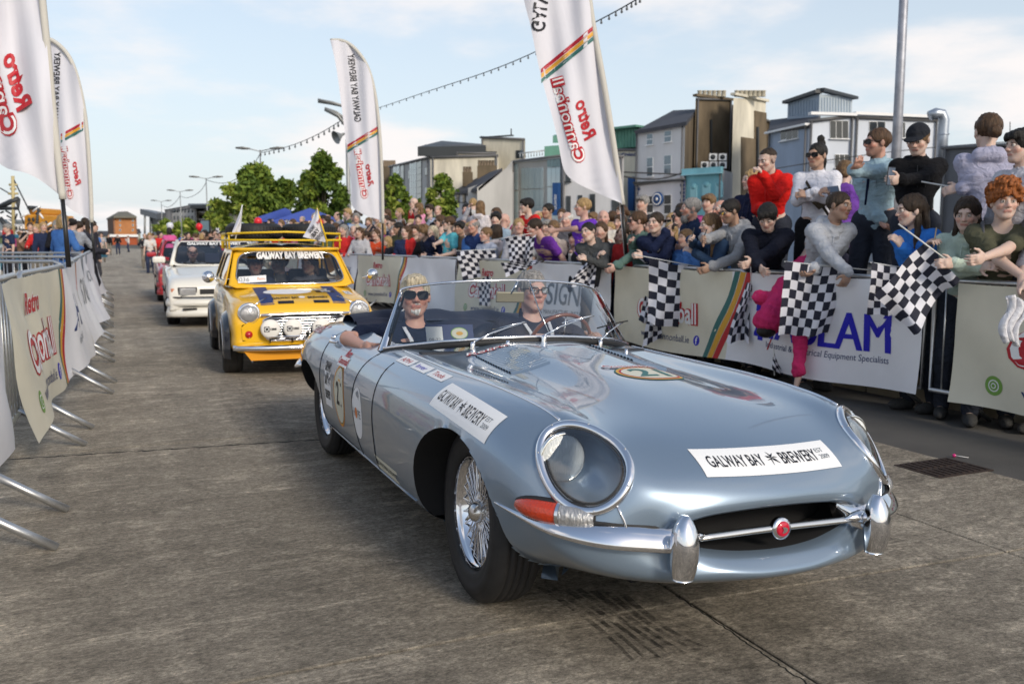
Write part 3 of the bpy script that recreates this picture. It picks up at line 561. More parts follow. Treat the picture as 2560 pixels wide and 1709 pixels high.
# chimney stack at the left
h=house('old chimney stack with clay pots left of the beige block','chimney',90);w=Wall(h,958,92,990,92,brown_w,416,416,depth=2)
for k in range(6):MB().lathe([(.14,0),(.12,.6)],8,Matrix.Translation(dp(961+5*k,416,92.5)-h.location)).build('chimney_pot',mat('clay_pot',(0,0,0)),h)
# grey office
h=house('grey office with a tall glass front and blue hanging sign',Y=56)
w=Wall(h,1282,60,1412,56,render_wall('office_grey',(.46,.45,.42),.06),402,386,depth=8);fr_=mat('alu_frame',(.45,.47,.48),rough=.4,metal=.4);gsky=mat('sky_glass',(.42,.52,.55),rough=.05,spec=.9,metal=.3)
w.window(1284,410,1296,475,1,3,fr_,False,gsky,.8);w.window(1304,420,1360,472,6,1,fr_,False,gsky,.9);w.window(1304,474,1360,560,6,2,fr_,False,gsky,.9);w.window(1284,478,1296,560,1,3,fr_,False,gsky,.8);w.window(1369,394,1402,418,4,1,fr_,False,mat('teal_glass',(.16,.26,.27),rough=.08,spec=.9),.8);w.window(1369,419,1402,466,3,1,fr_,False,gsky,.8);w.window(1369,468,1402,560,3,2,fr_,False,gsky,.8)
w.rectbox(1280,399,1414,402,0,.12).build('coping',fr_,h)
for x in range(1300,1362,7):MB().tube([dp(x,396-(x-1300)*.12,57)-h.location,dp(x,383-(x-1300)*.12,57)-h.location],.03,5).build('railing_post',fr_,h)
MB().tube([dp(1296,384,57)-h.location,dp(1362,376,57)-h.location],.04,5).build('handrail',fr_,h)
w2=Wall(h,1405,56,1560,54,white_w,392,388,depth=8)
for x0,y0,x1,y1 in((1416,490,1427,533),(1445,488,1456,510),(1475,485,1488,531),(1415,420,1427,454),(1530,500,1549,528)):w2.window(x0,y0,x1,y1,2,2,dk,True,glassd,1.1)
w2.rectbox(1390,458,1405,539,.2,.5).build('blue_sign',navy_s,h)
D=Decal(lambda u,v,l:w2.pt(u,v,.51+l));D.text('wht','GALWAYBAY',1397.5,505,-7,38,rot=-PI/2);D.build('sign_lettering',h)
# green copper storey and bank
h=house('cream bank building with a green copper top floor',Y=66)
w=Wall(h,1520,66,1600,64,cream_w,372,372,depth=8);w2=Wall(h,1524,66.3,1600,64.3,copper,322,322,zb=dp(1524,372,66).z,depth=7,name='copper_storey');w2.rectbox(1522,318,1602,323,-1,.6).build('roof_edge',copper,h)
for x in range(1528,1598,8):w2.rectbox(x,324,x+1,370,0,.06).build('seam',copper,h)
w3=Wall(h,1361,66,1410,66,copper,366,362,zb=dp(1361,392,66).z,depth=6,name='copper_storey');roofpoly(h,[(1382,340,66),(1410,340,66),(1410,336,72),(1386,337,72)],copper,.5)
D=Decal(lambda u,v,l:w.pt(u,v,.06+l));D.text('navy','Bank of Ireland',1560,386,-9,58,bold=.03);D.build('sign_lettering',h)
w.rectbox(1578,443,1592,527,.1,.4).build('blue_sign',navy_s,h)
# white three storey house, lower wing with quoins
h=house('white three storey house with a hipped slate roof',Y=60)
w=Wall(h,1590,64,1713,60,white_w,327,306,depth=7);w2=Wall(h,1713,60,1742,66,brown_w,306,280,depth=.3)
for r_ in((1618,335,1633,362),(1662,327,1679,355),(1618,394,1633,441),(1661,388,1679,436)):w.window(*r_,1,2,white(),True,glassw,1.8)
roofpoly(h,[(1588,327,63.6),(1716,304,59.6),(1742,273,66),(1683,276,69)],slate,.25)
h=house('low white shop wing with blue corner stones and a round sign',Y=59);w=Wall(h,1590,60,1712,57,render_wall('shop_white',(.60,.60,.64),.06),459,444,depth=3)
w.rectbox(1588,452,1714,456,0,.25).build('fascia',dk,h)
for r_ in((1618,490,1634,532),(1661,487,1679,535)):w.window(*r_,1,2,white(),True,glassd,1.8)
q=w.pt(1646,498,.06);MB().lathe([(0,.12),(.42,.12),(.46,.06),(.46,0)],24,AX(q,-w.n)).build('round_sign',navy_s,h);MB().lathe([(.30,.125),(.36,.13),(.38,.12)],24,AX(q,-w.n)).build('sign_ring',white(),h);MB().lathe([(0,.14),(.13,.13),(.0,.12)],5,AX(q,-w.n)).build('sign_emblem',white(),h)
for i in range(9):
 for x in(1590,1702):
  d=(i%2)*4;w.rectbox(x if x<1650 else x+4-d,460+9.5*i-(10 if x>1650 else 0),(x+6+d)if x<1650 else x+11,467+9.5*i-(10 if x>1650 else 0),0,.08).build('quoin',mat('quoin_blue',(.04,.06,.14),rough=.7),h)
# brown chimney mass
h=house('tall stained brown party wall topped with two rows of chimney pots',Y=66)
w=Wall(h,1739,64,1828,66,brown_w,245,247,depth=5);wc=Wall(h,1834,63,1915,66,cream_w,245,249,zb=dp(1834,600,63).z,depth=1.2);  # brown left and cream right faces also carry the sun's shade and light
o=h.location;wc.rectbox(1852,345,1885,600,0,.08).build('brown_patch',brown_w,h);wc.rectbox(1885,280,1914,600,0,.09).build('brown_patch',brown_w,h)  # plain brown patches low on the cream face
w5=Wall(h,1828,67,1930,67,brown_w,262,304,depth=4);w.rectbox(1774,300,1777,420,0,.15).build('drain_pipe',dk,h);wc.rectbox(1887,318,1890,420,.1,.25).build('drain_pipe',dk,h)
w.rectbox(1737,241,1830,247,-.2,.2).build('coping',brown_w,h);wc.rectbox(1832,241,1917,247,-.2,.2).build('coping',cream_w,h)
for k in range(6):MB().lathe([(.17,0),(.15,.35),(.19,.38),(.17,.42)],10,Matrix.Translation(dp(1749+12*k,242,65)-o)).build('chimney_pot',mat('pale_pot',(.45,.41,.32),rough=.9),h)
for k in range(7):MB().lathe([(.17,0),(.15,.35),(.19,.38),(.17,.42)],10,Matrix.Translation(dp(1842+11*k,242,64)-o)).build('chimney_pot',mat('pale_pot',(0,0,0)),h)
for x,y in((1773,384),(1797,384),(1752,404),(1774,404),(1797,404)):
 ac=empty('air_conditioner',tuple(dp(x+9,y+9,62.8)),0,'white air conditioning unit stacked above the turquoise shop, %s'%{(1773,384):'left of the top pair',(1797,384):'right of the top pair',(1752,404):'left of the bottom three',(1774,404):'middle of the bottom three',(1797,404):'right of the bottom three'}[(x,y)],'air conditioner','air conditioning units on the party wall')
 MB().box((0,0,0),(.52,.3,.46)).build('casing',white(),ac);MB().lathe([(.15,.0),(.17,.02),(.05,.02),(.0,.03)],20,AX((-.03,-.155,0),(0,-1,0))).build('fan_grille',dk,ac)
# turquoise shop
h=house('turquoise single storey shop with arched windows and a parapet',Y=57);w=Wall(h,1712,58,1806,56,turq,432,424,depth=4,zb=0);w2=Wall(h,1806,56,1832,60,render_wall('pale_side',(.44,.43,.42)),424,432,depth=.3)
w.rectbox(1710,420,1808,434,0,.25).build('parapet',turq,h);w.rectbox(1710,434,1808,437,0,.35).build('cornice',mat('turquoise_trim',(.26,.50,.56),rough=.7),h)
for x0,y0,x1,y1 in((1730,466,1742,498),(1760,462,1775,508),(1793,458,1806,492)):
 w.rectbox(x0-2,y0-2,x1+2,y1+2,0,.12).build('window_surround',mat('turquoise_trim',(0,0,0)),h);w.window(x0,y0,x1,y1,1,2,turq,False,glassd,1.5)
 mbx=MB();mbx.lathe([(0,.13),(.19,.13),(.19,.0)],16,AX(w.pt((x0+x1)/2,y0,0),-w.n));mbx.build('window_arch',turq,h)
# blue grey house with roof box and duct
h=house('blue grey house with a metal roof box and a big bent duct',Y=50)
w=Wall(h,1925,54,2022,50,blue_shade_w,325,313,depth=6);w.window(1953,324,1996,350,3,1,white(),True,glassd,1.6);roofpoly(h,[(1922,325,53.8),(2024,311,49.8),(2058,284,54),(1926,300,60)],slate,.2);w.rectbox(1922,320,2024,325,0,.3).build('gutter',white(),h)
w2=Wall(h,2022,50,2132,50.5,blue_lit_w,300,287,depth=6);w2.rectbox(2020,283,2134,290,0,.35).build('barge_board',white(),h)
for r_ in((2074,302,2120,347),(2086,386,2122,420)):w2.window(*r_,3,1,white(),True,glassd,1.6)
w3=Wall(h,2132,50.5,2345,52,blue_lit_w,290,298,depth=6);w3.rectbox(2130,286,2350,293,0,.35).build('barge_board',white(),h)
for r_ in((2172,304,2212,345),(2249,306,2262,345),(2290,312,2320,348)):w3.window(*r_,2,1,white(),True,glassd,1.6)
metalb=mat('blue_corrugated',(.30,.37,.45),rough=.6,noise=.1,nscale=2);w4=Wall(h,1970,57,2049,53,metalb,248,236,depth=4,zb=dp(2049,295,53).z,name='roof_box');w5=Wall(h,2049,53,2131,56,mat('blue_corrugated_lit',(.38,.43,.46),rough=.6,noise=.1,nscale=2),236,242,depth=4,zb=dp(2049,295,53).z,name='roof_box')  # right face of the blue box in a lighter copy, sunlight in its colour
for x in range(1974,2048,7):w4.rectbox(x,250,x+1.2,290,0,.05).build('rib',metalb,h)
for x in range(2053,2130,7):w5.rectbox(x,244,x+1.2,288,0,.05).build('rib',metalb,h)
w4.rectbox(1967,243-4,2050,247,-.2,.3).build('roof_edge',dk,h);w5.rectbox(2048,236-4,2135,239,-.2,.3).build('roof_edge',dk,h)
o=h.location;MB().tube([dp(2325,290,49)-o,dp(2340,283,49)-o,dp(2354,285,49)-o,dp(2360,300,49)-o,dp(2357,340,49)-o,dp(2352,420,49)-o],.28,14).build('duct',mat('duct_metal',(.38,.42,.48),rough=.35,metal=.7),h)
for y in(335,370,400):MB().tube([dp(2358-(y-335)*.05,y,49)-o,dp(2358-(y-335)*.05,y+3,49)-o],.31,14).build('duct_collar',mat('duct_metal',(0,0,0)),h)
h=house('dark grey shed roof behind the right hand spectators',Y=40);w=Wall(h,2358,44,2640,38,mat('dark_cladding',(.12,.125,.14),rough=.6,noise=.1,nscale=1),366,352,depth=8);MB().tube([dp(2525,352,40)-h.location,dp(2525,305,40)-h.location],.02,5).build('aerial',dk,h)
# left background: brick block, white flats, canopy, low sheds, tugboat
brick=mat('orange_brick',(.42,.18,.07),rough=.9,noise=.12,nscale=1,bump=.3,bscale=20)
h=house('square orange brick block with a hipped roof at the street end',Y=230);w=Wall(h,283,230,341,232,brick,541,541,depth=14);w2=Wall(h,268,244,283,230,mat('brick_shade_side',(.16,.09,.06),rough=.9),545,541,depth=3)  # left side in a darker brick, its shade painted into the colour
roofpoly(h,[(266,546,245),(284,541,229),(342,541,231),(318,528,238),(296,529,240)],mat('pale_slate',(.16,.15,.12),rough=.9),.4)
for y in(548,560,572):
 for x in(300,332):w.window(x-2,y,x+2.5,y+6,1,1,white(),False,glassw,.6)
h=house('low red and white sheds below the brick block','shed',210);w=Wall(h,277,210,345,212,mat('red_shed',(.35,.08,.03),rough=.8),588,590,depth=5);w.rectbox(274,586,346,592,0,.6).build('fascia',white(),h)
h=house('white flats with shaded grey left walls and rows of windows left of the bushy tree',Y=170);w=Wall(h,412,190,480,176,render_wall('pink_flat',(.42,.38,.35)),524,512,depth=10);w2=Wall(h,480,176,600,168,render_wall('flat_sunlit_white',(.62,.60,.52),.06),514,512,depth=10);w3=Wall(h,428,178,490,172,grey_w,528,516,depth=4)  # sunlight painted yellowish on the right walls, shade darker on the left ones
for y in(522,540,556):
 for x in range(434,486,9):w3.window(x,y,x+4,y+9,1,1,dk,False,glassd,.5)
 for x in(498,518,538):w2.window(x,y-4,x+12,y+6,2,1,dk,False,glassd,.6);w2.rectbox(x-3,y+7,x+16,y+10,0,1.2).build('balcony',white(),h)
roofpoly(h,[(476,513,166),(605,510,160),(600,508,180),(470,509,190)],dk,.6)
h=house('modern canopy roof on thin columns beyond the lamps','canopy',165);roofpoly(h,[(350,522,165),(392,534,160),(415,532,170),(372,524,180)],mat('zinc_dark',(.14,.15,.17),rough=.5),1.0)
for x in(362,376,396):MB().tube([dp(x,530,164)-h.location,dp(x,598,164)-h.location],.2,6).build('column',galv,h)
Wall(h,378,166,412,168,mat('glass_hall',(.25,.28,.32),rough=.2),536,536,depth=6)
# low far town and wooded shore
rnd=random.Random(12);K=MB()
for i in range(26):
 x=rnd.uniform(90,560);w_=rnd.uniform(8,26);y=rnd.uniform(578,592);a=dp(x,y,320+rnd.uniform(0,60));wd=w_/FPX*a.y;
 hb=house('pale low house on the far shore','house',a.y);hb.location=(a.x,a.y,-.1);bx=MB();bx.boxq(-wd/2,wd/2,0,8,0,a.z+.1);bx.build('wall',mat(('far_white','far_cream','far_tan')[i%3],((.6,.6,.58),(.5,.46,.36),(.36,.30,.22))[i%3],rough=.9),hb)
 rf=MB();rf.prism([(-wd/2-.3,0),(wd/2+.3,0),(wd/2-1,1.8),(-wd/2+1,1.8)],-.3,8.3,Matrix.Translation((0,0,a.z+.1))@Matrix.Rotation(PI/2,4,'X')@Matrix.Scale(-1,4,(0,0,1)));rf.build('roof',slate,hb);hb['group']='low houses on the far shore';hb['label']='%s low %s house on the far shore'%(('white','cream','tan')[i%3],'wide' if w_>16 else 'narrow')
mb=MB();mb.grid(lambda u,v:(-230+200*u,330+60*v,-.1+(4.5+2.5*math.sin(u*11)+1.5*math.sin(u*29))*math.sin(PI*(v*.5+.5*v))**.7),40,8);tag(mb.build('hills',mat('hill_green',(.10,.13,.05),rough=.95,noise=.3,nscale=.1)),kind='structure')
# tugboat at the quay
def tug():
 yel=mat('boat_yellow',(.62,.28,.03),rough=.5,noise=.1,nscale=2);e=empty('boat',tuple(dp(60,598,38).xy)+(-.12,),0,'working boat with yellow wheelhouse, cranes and mast moored beyond the pen','boat');o=e.location;Y=38
 def bx(x0,y0,x1,y1,dep,m,n,dY=0):a,b=dp(x0,y1,Y+dY)-o,dp(x1,y0,Y+dY)-o;q=MB();q.boxq(a.x,b.x,a.y,a.y+dep,a.z,b.z);return q.build(n,m,e,bevel=.06)
 hull=MB();n=14
 def hf(u,v):x=-9+11*u;wdt=2.3*(1-max(0,(u-.7)/.3)**2)*(.75+.25*v);return(x,-wdt if False else 2.2-wdt*1.0,-.3+1.1*v+.7*max(0,u-.6)*v)
 hull.grid(hf,n,6);hull.grid(lambda u,v:(hf(u,1-v)[0],4.4-hf(u,1-v)[1],hf(u,1-v)[2]),n,6);hull.boxq(-9,1.6,.1,4.2,.6,.8);hull.build('hull',mat('boat_blue',(.03,.14,.22),rough=.5),e)
 bx(62,536,100,585,3,yel,'wheelhouse',.5);bx(72,520,97,536,2,yel,'funnel',1);bx(20,560,60,590,3,white(),'cabin',.5);bx(-20,548,22,590,3,mat('boat_grey',(.3,.34,.36),rough=.6),'cabin',1);bx(6,574,18,615,.5,mat('boat_red',(.4,.02,.02),rough=.5),'ladder_box',-1);bx(24,586,60,596,.2,mat('boat_blue',(0,0,0)),'rail_panel',-1);bx(66,514,78,524,.8,dk,'searchlight',.5)
 for x in(26,36,46):bx(x,566,x+6,574,.1,glassd,'window',.35)
 for x in(68,78,88):bx(x,544,x+7,553,.1,glassd,'window',.35)
 T=lambda P,r,m,nm:MB().tube([dp(*p,Y)-o for p in P],r,6).build(nm,m,e)
 T([(34,590),(33,500),(32,440)],.07,mat('mast_cream',(.5,.42,.22),rough=.6),'mast')
 for y,wd in((462,10),(472,7),(484,12),(505,8)):T([(33-wd,y),(33+wd,y)],.05,mat('mast_cream',(0,0,0)),'mast_arm')
 T([(0,517),(25,505),(47,497)],.11,dk,'crane_boom');T([(0,521),(45,521),(47,497)],.08,dk,'crane_jib');T([(0,545),(12,560),(18,600)],.10,dk,'crane_arm');T([(0,470),(34,490),(60,560)],.03,dk,'stay');T([(33,446),(75,530)],.03,dk,'stay');T([(80,590),(92,560),(96,520)],.05,dk,'antenna')
 rn=random.Random(5)
 for i in range(34):x=rn.uniform(-10,120);y=rn.uniform(525,590);T([(x,y),(x+rn.uniform(-20,20),y+rn.uniform(-14,14))],.04,dk if i%2 else white(),'rigging_bar')
tug()
# ------------------------------------------------------------------ trees
leafm=[mat('leaf_%d'%i,c,rough=.7,spec=.3)for i,c in enumerate([(.06,.105,.015),(.13,.19,.025),(.23,.28,.045),(.34,.35,.08)])]
def tree(px,py_top,py_base,hw,Y,label,n=5200,leaf=.22,seed=1,dark=0,lean=0,lobes=11):
 n=int(n*1.25);leaf*=.72;lobes=int(lobes*1.4)
 r=np.random.RandomState(seed);top=dp(px,py_top,Y);bot=dp(px,py_base,Y);H=top.z+.1;R=hw/FPX*Y;zb=bot.z
 e=empty('tree',(top.x,Y,-.1),0,label,'tree');tm=mat('bark',(.06,.05,.04),rough=.95,noise=.3,nscale=5)
 tr=MB();tr.tube([(0,0,0),(.05*R,0,H*.3),(-.04*R,.05,H*.62),(0,0,H*.88)],[R*.075+.05,R*.06+.03,R*.035,R*.012],8)
 C=[]
 for k in range(lobes):
  f=(k+.5)/lobes;z=zb+(H-zb)*(.12+.80*f);a=k*2.4+r.uniform(-.4,.4);rad=R*(.72*math.sin(PI*min(1,.25+f*.72)))*r.uniform(.55,1.1)
  c=Vector((rad*math.cos(a),rad*math.sin(a),z));rr_=R*r.uniform(.18,.40)*(1-.4*f);C.append((c,rr_));tr.tube([(0,0,z*.55),tuple(c*.55+Vector((0,0,z*.25))),tuple(c)],[R*.03+.01,R*.016,.01],5)
 C.append((Vector((0,0,H-R*.22)),R*.26));tr.build('trunk',tm,e)
 wts=np.array([c[1]**2 for c in C]);wts/=wts.sum();idx=r.choice(len(C),n,p=wts);cen=np.array([tuple(c[0])for c in C])[idx];rd=np.array([c[1]for c in C])[idx]
 d=r.normal(size=(n,3));d/=np.linalg.norm(d,axis=1)[:,None];q=r.uniform(.25,1.25,n)**.7;pos=cen+d*(rd*q)[:,None]*np.array([1,1,.85]);pos+=r.normal(scale=leaf*.5,size=(n,3))
 a=r.normal(size=(n,3));a/=np.linalg.norm(a,axis=1)[:,None];b=np.cross(a,r.normal(size=(n,3)));b/=np.linalg.norm(b,axis=1)[:,None];sz=leaf*r.uniform(.5,1.25,n)[:,None]
 V=np.stack([pos-a*sz,pos-b*sz*.55,pos+a*sz,pos+b*sz*.55],1).reshape(-1,3);Q=np.arange(4*n).reshape(n,4)
 lob=(idx*37%5)/5;mi=np.clip((lob*1.6+r.uniform(0,1.9,n)+(-.6 if dark else 0)).astype(int),0,3)
 me=npmesh('crown',V,Q,False,mi=mi);o=link('crown',me,leafm,e);o['kind']='stuff';return e
tree(640,414,560,104,50,'big bushy tree behind the yellow car',9000,.24,1,lobes=16);tree(806,384,560,66,40,'dark pointed tree left of the whole feather flag',6500,.19,2,1,lobes=13);tree(770,430,560,50,44,'dark tree beside the pointed one',3200,.19,7,1)
tree(990,442,570,42,36,'light green tree just right of the whole feather flag',2600,.15,3);tree(1104,437,575,56,36,'sparse light green tree below the beige block',2600,.15,4,lobes=13);tree(1040,500,580,30,38,'low green tree between two lighter ones',1200,.15,9)
for k,(x,y,hw,Y,n_)in enumerate(((412,552,26,150,700),(470,552,26,150,600),(148,560,34,300,500),(205,568,24,300,400),(445,560,20,140,500),(545,500,40,90,1400))):
 tree(x,y,590,hw,Y,('round far tree below the canopy roof','round far tree below the white flats','far wooded mound seen past the left flag poles','far tree left of the brick block','small far tree between two rounder ones','tree in front of the white flats')[k],n_,Y/230,20+k,0,lobes=6)
# blue gazebo tents in the crowd
for k,(px,Y,label)in enumerate(((775,36,'blue peaked gazebo roof behind the flag on the yellow car'),(712,48,'farther blue gazebo roof over the crowd'))):
 c=dp(px,520,Y);e=empty('gazebo',(c.x,Y,-.1),0,label,'gazebo');hh=c.z+.1;g=1.25;mb=MB();mb.add([(-g,-g,hh-.55),(g,-g,hh-.55),(g,g,hh-.55),(-g,g,hh-.55),(0,0,hh)]+[(-g,-g,hh-.75),(g,-g,hh-.75),(g,g,hh-.75),(-g,g,hh-.75)],[(0,1,4),(1,2,4),(2,3,4),(3,0,4),(5,6,1,0),(6,7,2,1),(7,8,3,2),(8,5,0,3)]);mb.build('canopy',mat('gazebo_blue',(.06,.10,.38),rough=.7),e)
 for x in(-g+.1,g-.1):
  for y in(-g+.1,g-.1):MB().tube([(x,y,0),(x,y,hh-.8)],.025,6).build('leg',steel(),e)
# low stone wall that the back rows stand on
mb=MB();
wl=empty('stone_wall',(*st(0,6.28),-.086),TH,'low pale stone wall behind the right barriers that spectators stand on','wall')
blk=MB().box((0,.39,.26),(.52,.77,.52)).mesh('stone');blk.materials.append(mat('pale_stone',(.34,.29,.20),rough=.9,noise=.2,nscale=3,bump=.5,bscale=30))
for i in range(32):o=link('stone',blk,None,wl,(.27,-1+.79*i,0))
mb=MB();mb.boxq(-.02,1.6,-1.5,25,.525,.58);mb.build('coping',mat('pale_stone',(0,0,0)),wl)
# ------------------------------------------------------------------ the blue roadster (car frame: x forward from the front axle, y to the car's left, z up)
def set_car(o,x,y,th,roll=0,z=0):
 o.matrix_world=Matrix.Translation((x,y,z))@Matrix.Rotation(th-PI/2,4,'Z')@Matrix.Rotation(roll,4,'X')
paint_blue=mat('opalescent_blue_paint',(.215,.285,.37),rough=.29,metal=.5,coat=1.0,noise=.03,nscale=300)
SEC_=[
[(.62,0,.500),(.62,.09,.499),(.62,.18,.495),(.62,.26,.486),(.62,.325,.468),(.62,.352,.442),(.62,.325,.405),(.62,.26,.388),(.62,.18,.378),(.62,.09,.373),(.62,0,.372)],
[(.765,0,.500),(.765,.09,.499),(.762,.18,.495),(.757,.26,.486),(.75,.325,.468),(.742,.352,.442),(.75,.325,.415),(.762,.26,.398),(.778,.18,.388),(.79,.09,.383),(.795,0,.382)],
[(.825,0,.520),(.822,.10,.519),(.816,.20,.515),(.805,.29,.506),(.786,.365,.482),(.765,.405,.442),(.778,.375,.402),(.805,.30,.378),(.835,.21,.365),(.850,.10,.358),(.855,0,.356)],
[(.822,0,.560),(.818,.11,.559),(.808,.22,.555),(.79,.32,.545),(.765,.415,.515),(.748,.458,.442),(.768,.420,.375),(.81,.33,.340),(.848,.23,.335),(.868,.11,.328),(.872,0,.326)],
[(.768,0,.620),(.765,.13,.618),(.755,.26,.613),(.738,.38,.600),(.722,.485,.565),(.705,.565,.455),(.722,.545,.37),(.76,.44,.318),(.80,.30,.300),(.822,.15,.293),(.828,0,.290)],
[(.655,0,.678),(.652,.15,.676),(.645,.29,.672),(.635,.42,.668),(.622,.535,.652),(.590,.655,.53),(.610,.665,.39),(.65,.55,.305),(.68,.38,.268),(.70,.19,.258),(.70,0,.256)],
[(.47,0,.728),(.47,.16,.726),(.468,.31,.722),(.462,.455,.728),(.455,.575,.735),(.425,.722,.62),(.43,.745,.47),(.46,.66,.31),(.50,.45,.245),(.52,.22,.235),(.52,0,.232)],
[(.22,0,.772),(.22,.16,.769),(.22,.31,.753),(.22,.46,.752),(.22,.595,.768),(.21,.745,.69),(.21,.800,.53),(.22,.775,.33),(.24,.60,.215),(.24,.30,.20),(.24,0,.20)],
[(-.08,0,.802),(-.08,.16,.798),(-.08,.31,.768),(-.08,.465,.763),(-.08,.605,.782),(-.08,.755,.715),(-.08,.818,.55),(-.08,.802,.34),(-.08,.66,.20),(-.08,.32,.18),(-.08,0,.18)],
[(-.45,0,.828),(-.45,.165,.823),(-.45,.315,.783),(-.45,.475,.772),(-.45,.62,.785),(-.45,.765,.718),(-.45,.826,.56),(-.45,.812,.36),(-.45,.70,.195),(-.45,.35,.175),(-.45,0,.175)],
[(-.82,0,.846),(-.82,.175,.842),(-.82,.33,.805),(-.82,.49,.786),(-.82,.63,.788),(-.82,.765,.722),(-.82,.826,.57),(-.82,.813,.37),(-.82,.71,.20),(-.82,.35,.18),(-.82,0,.18)],
[(-1.18,0,.850),(-1.18,.19,.846),(-1.18,.35,.825),(-1.18,.50,.802),(-1.18,.63,.792),(-1.18,.76,.73),(-1.18,.824,.58),(-1.18,.812,.38),(-1.18,.71,.20),(-1.18,.35,.18),(-1.18,0,.18)],
[(-1.55,0,.845),(-1.55,.2,.842),(-1.55,.37,.832),(-1.55,.52,.815),(-1.55,.64,.795),(-1.55,.762,.732),(-1.55,.824,.59),(-1.55,.812,.39),(-1.55,.71,.20),(-1.55,.35,.18),(-1.55,0,.18)],
[(-2.0,0,.845),(-2.0,.2,.843),(-2.0,.37,.838),(-2.0,.52,.828),(-2.0,.65,.808),(-2.0,.768,.742),(-2.0,.828,.60),(-2.0,.815,.40),(-2.0,.71,.21),(-2.0,.35,.19),(-2.0,0,.19)],
[(-2.44,0,.838),(-2.44,.2,.836),(-2.44,.37,.832),(-2.44,.52,.825),(-2.44,.655,.808),(-2.44,.775,.745),(-2.44,.835,.61),(-2.44,.822,.43),(-2.44,.70,.25),(-2.44,.35,.22),(-2.44,0,.22)],
[(-2.86,0,.795),(-2.86,.19,.793),(-2.86,.36,.789),(-2.86,.50,.78),(-2.86,.62,.76),(-2.86,.725,.70),(-2.86,.785,.585),(-2.86,.765,.44),(-2.86,.64,.31),(-2.86,.32,.29),(-2.86,0,.29)],
[(-3.22,0,.715),(-3.22,.17,.713),(-3.22,.32,.709),(-3.22,.45,.70),(-3.22,.55,.68),(-3.21,.635,.63),(-3.2,.68,.55),(-3.2,.655,.46),(-3.2,.55,.38),(-3.2,.27,.36),(-3.2,0,.36)],
[(-3.48,0,.62),(-3.48,.13,.618),(-3.47,.25,.614),(-3.46,.35,.605),(-3.44,.43,.59),(-3.42,.49,.565),(-3.41,.51,.53),(-3.42,.48,.48),(-3.44,.40,.45),(-3.45,.2,.44),(-3.45,0,.44)],
[(-3.54,0,.53),(-3.54,.04,.53),(-3.54,.08,.53),(-3.54,.12,.53),(-3.54,.15,.53),(-3.54,.16,.525),(-3.54,.15,.52),(-3.54,.12,.52),(-3.54,.08,.52),(-3.54,.04,.52),(-3.54,0,.52)]]
SEC=[[(x,y,z+(.016*(1-(y/.42)**2)*(.1 if i<5 else-.6 if i>5 else 0)*(1 if q<3 else.5 if q==3 else 0)))for i,(x,y,z)in enumerate(r)]for q,r in enumerate(SEC_)]
def roadster_surface(NU=300,NV=84):
 S=np.array(SEC)
 m=S[:,1:-1][:,::-1].copy();m[:,:,1]*=-1
 ring=np.concatenate([S,m],1)
 ext=np.concatenate([ring[:,-3:],ring,ring[:,:4]],1)
 P=spline(ext.transpose(1,0,2),np.linspace(3,23,2*NV,endpoint=False)).transpose(1,0,2)
# stations spaced by their own length
 d=np.concatenate([[0],np.cumsum(np.linalg.norm(np.diff(P,axis=0),axis=2).max(1))])
 k=len(SEC);t=np.interp(np.linspace(0,d[-1],NU),d,np.arange(k));return spline(P,t)
FW,RW=(0.0,.33),(-2.438,.325)
HL=dict(c=Vector((.597,.588,.657)),n=Vector((.60,.34,.73)).normalized())
def hl_frame(sg):
 c=Vector((HL['c'].x,HL['c'].y*sg,HL['c'].z));n=Vector((HL['n'].x,HL['n'].y*sg,HL['n'].z))
 ax=Vector((.86,-.05*sg,0));ax=(ax-n*ax.dot(n)).normalized()
 return c,n,ax,n.cross(ax)
def hl_curve(n=48,grow=0.0,A=.157,B=.113):
 out=[]
 for i in range(n):
  a=2*PI*i/n;u=math.cos(a);w=math.sin(a)*(1+.12*math.cos(a))
  out.append(((A+grow)*u,(B+grow)*w))
 return out
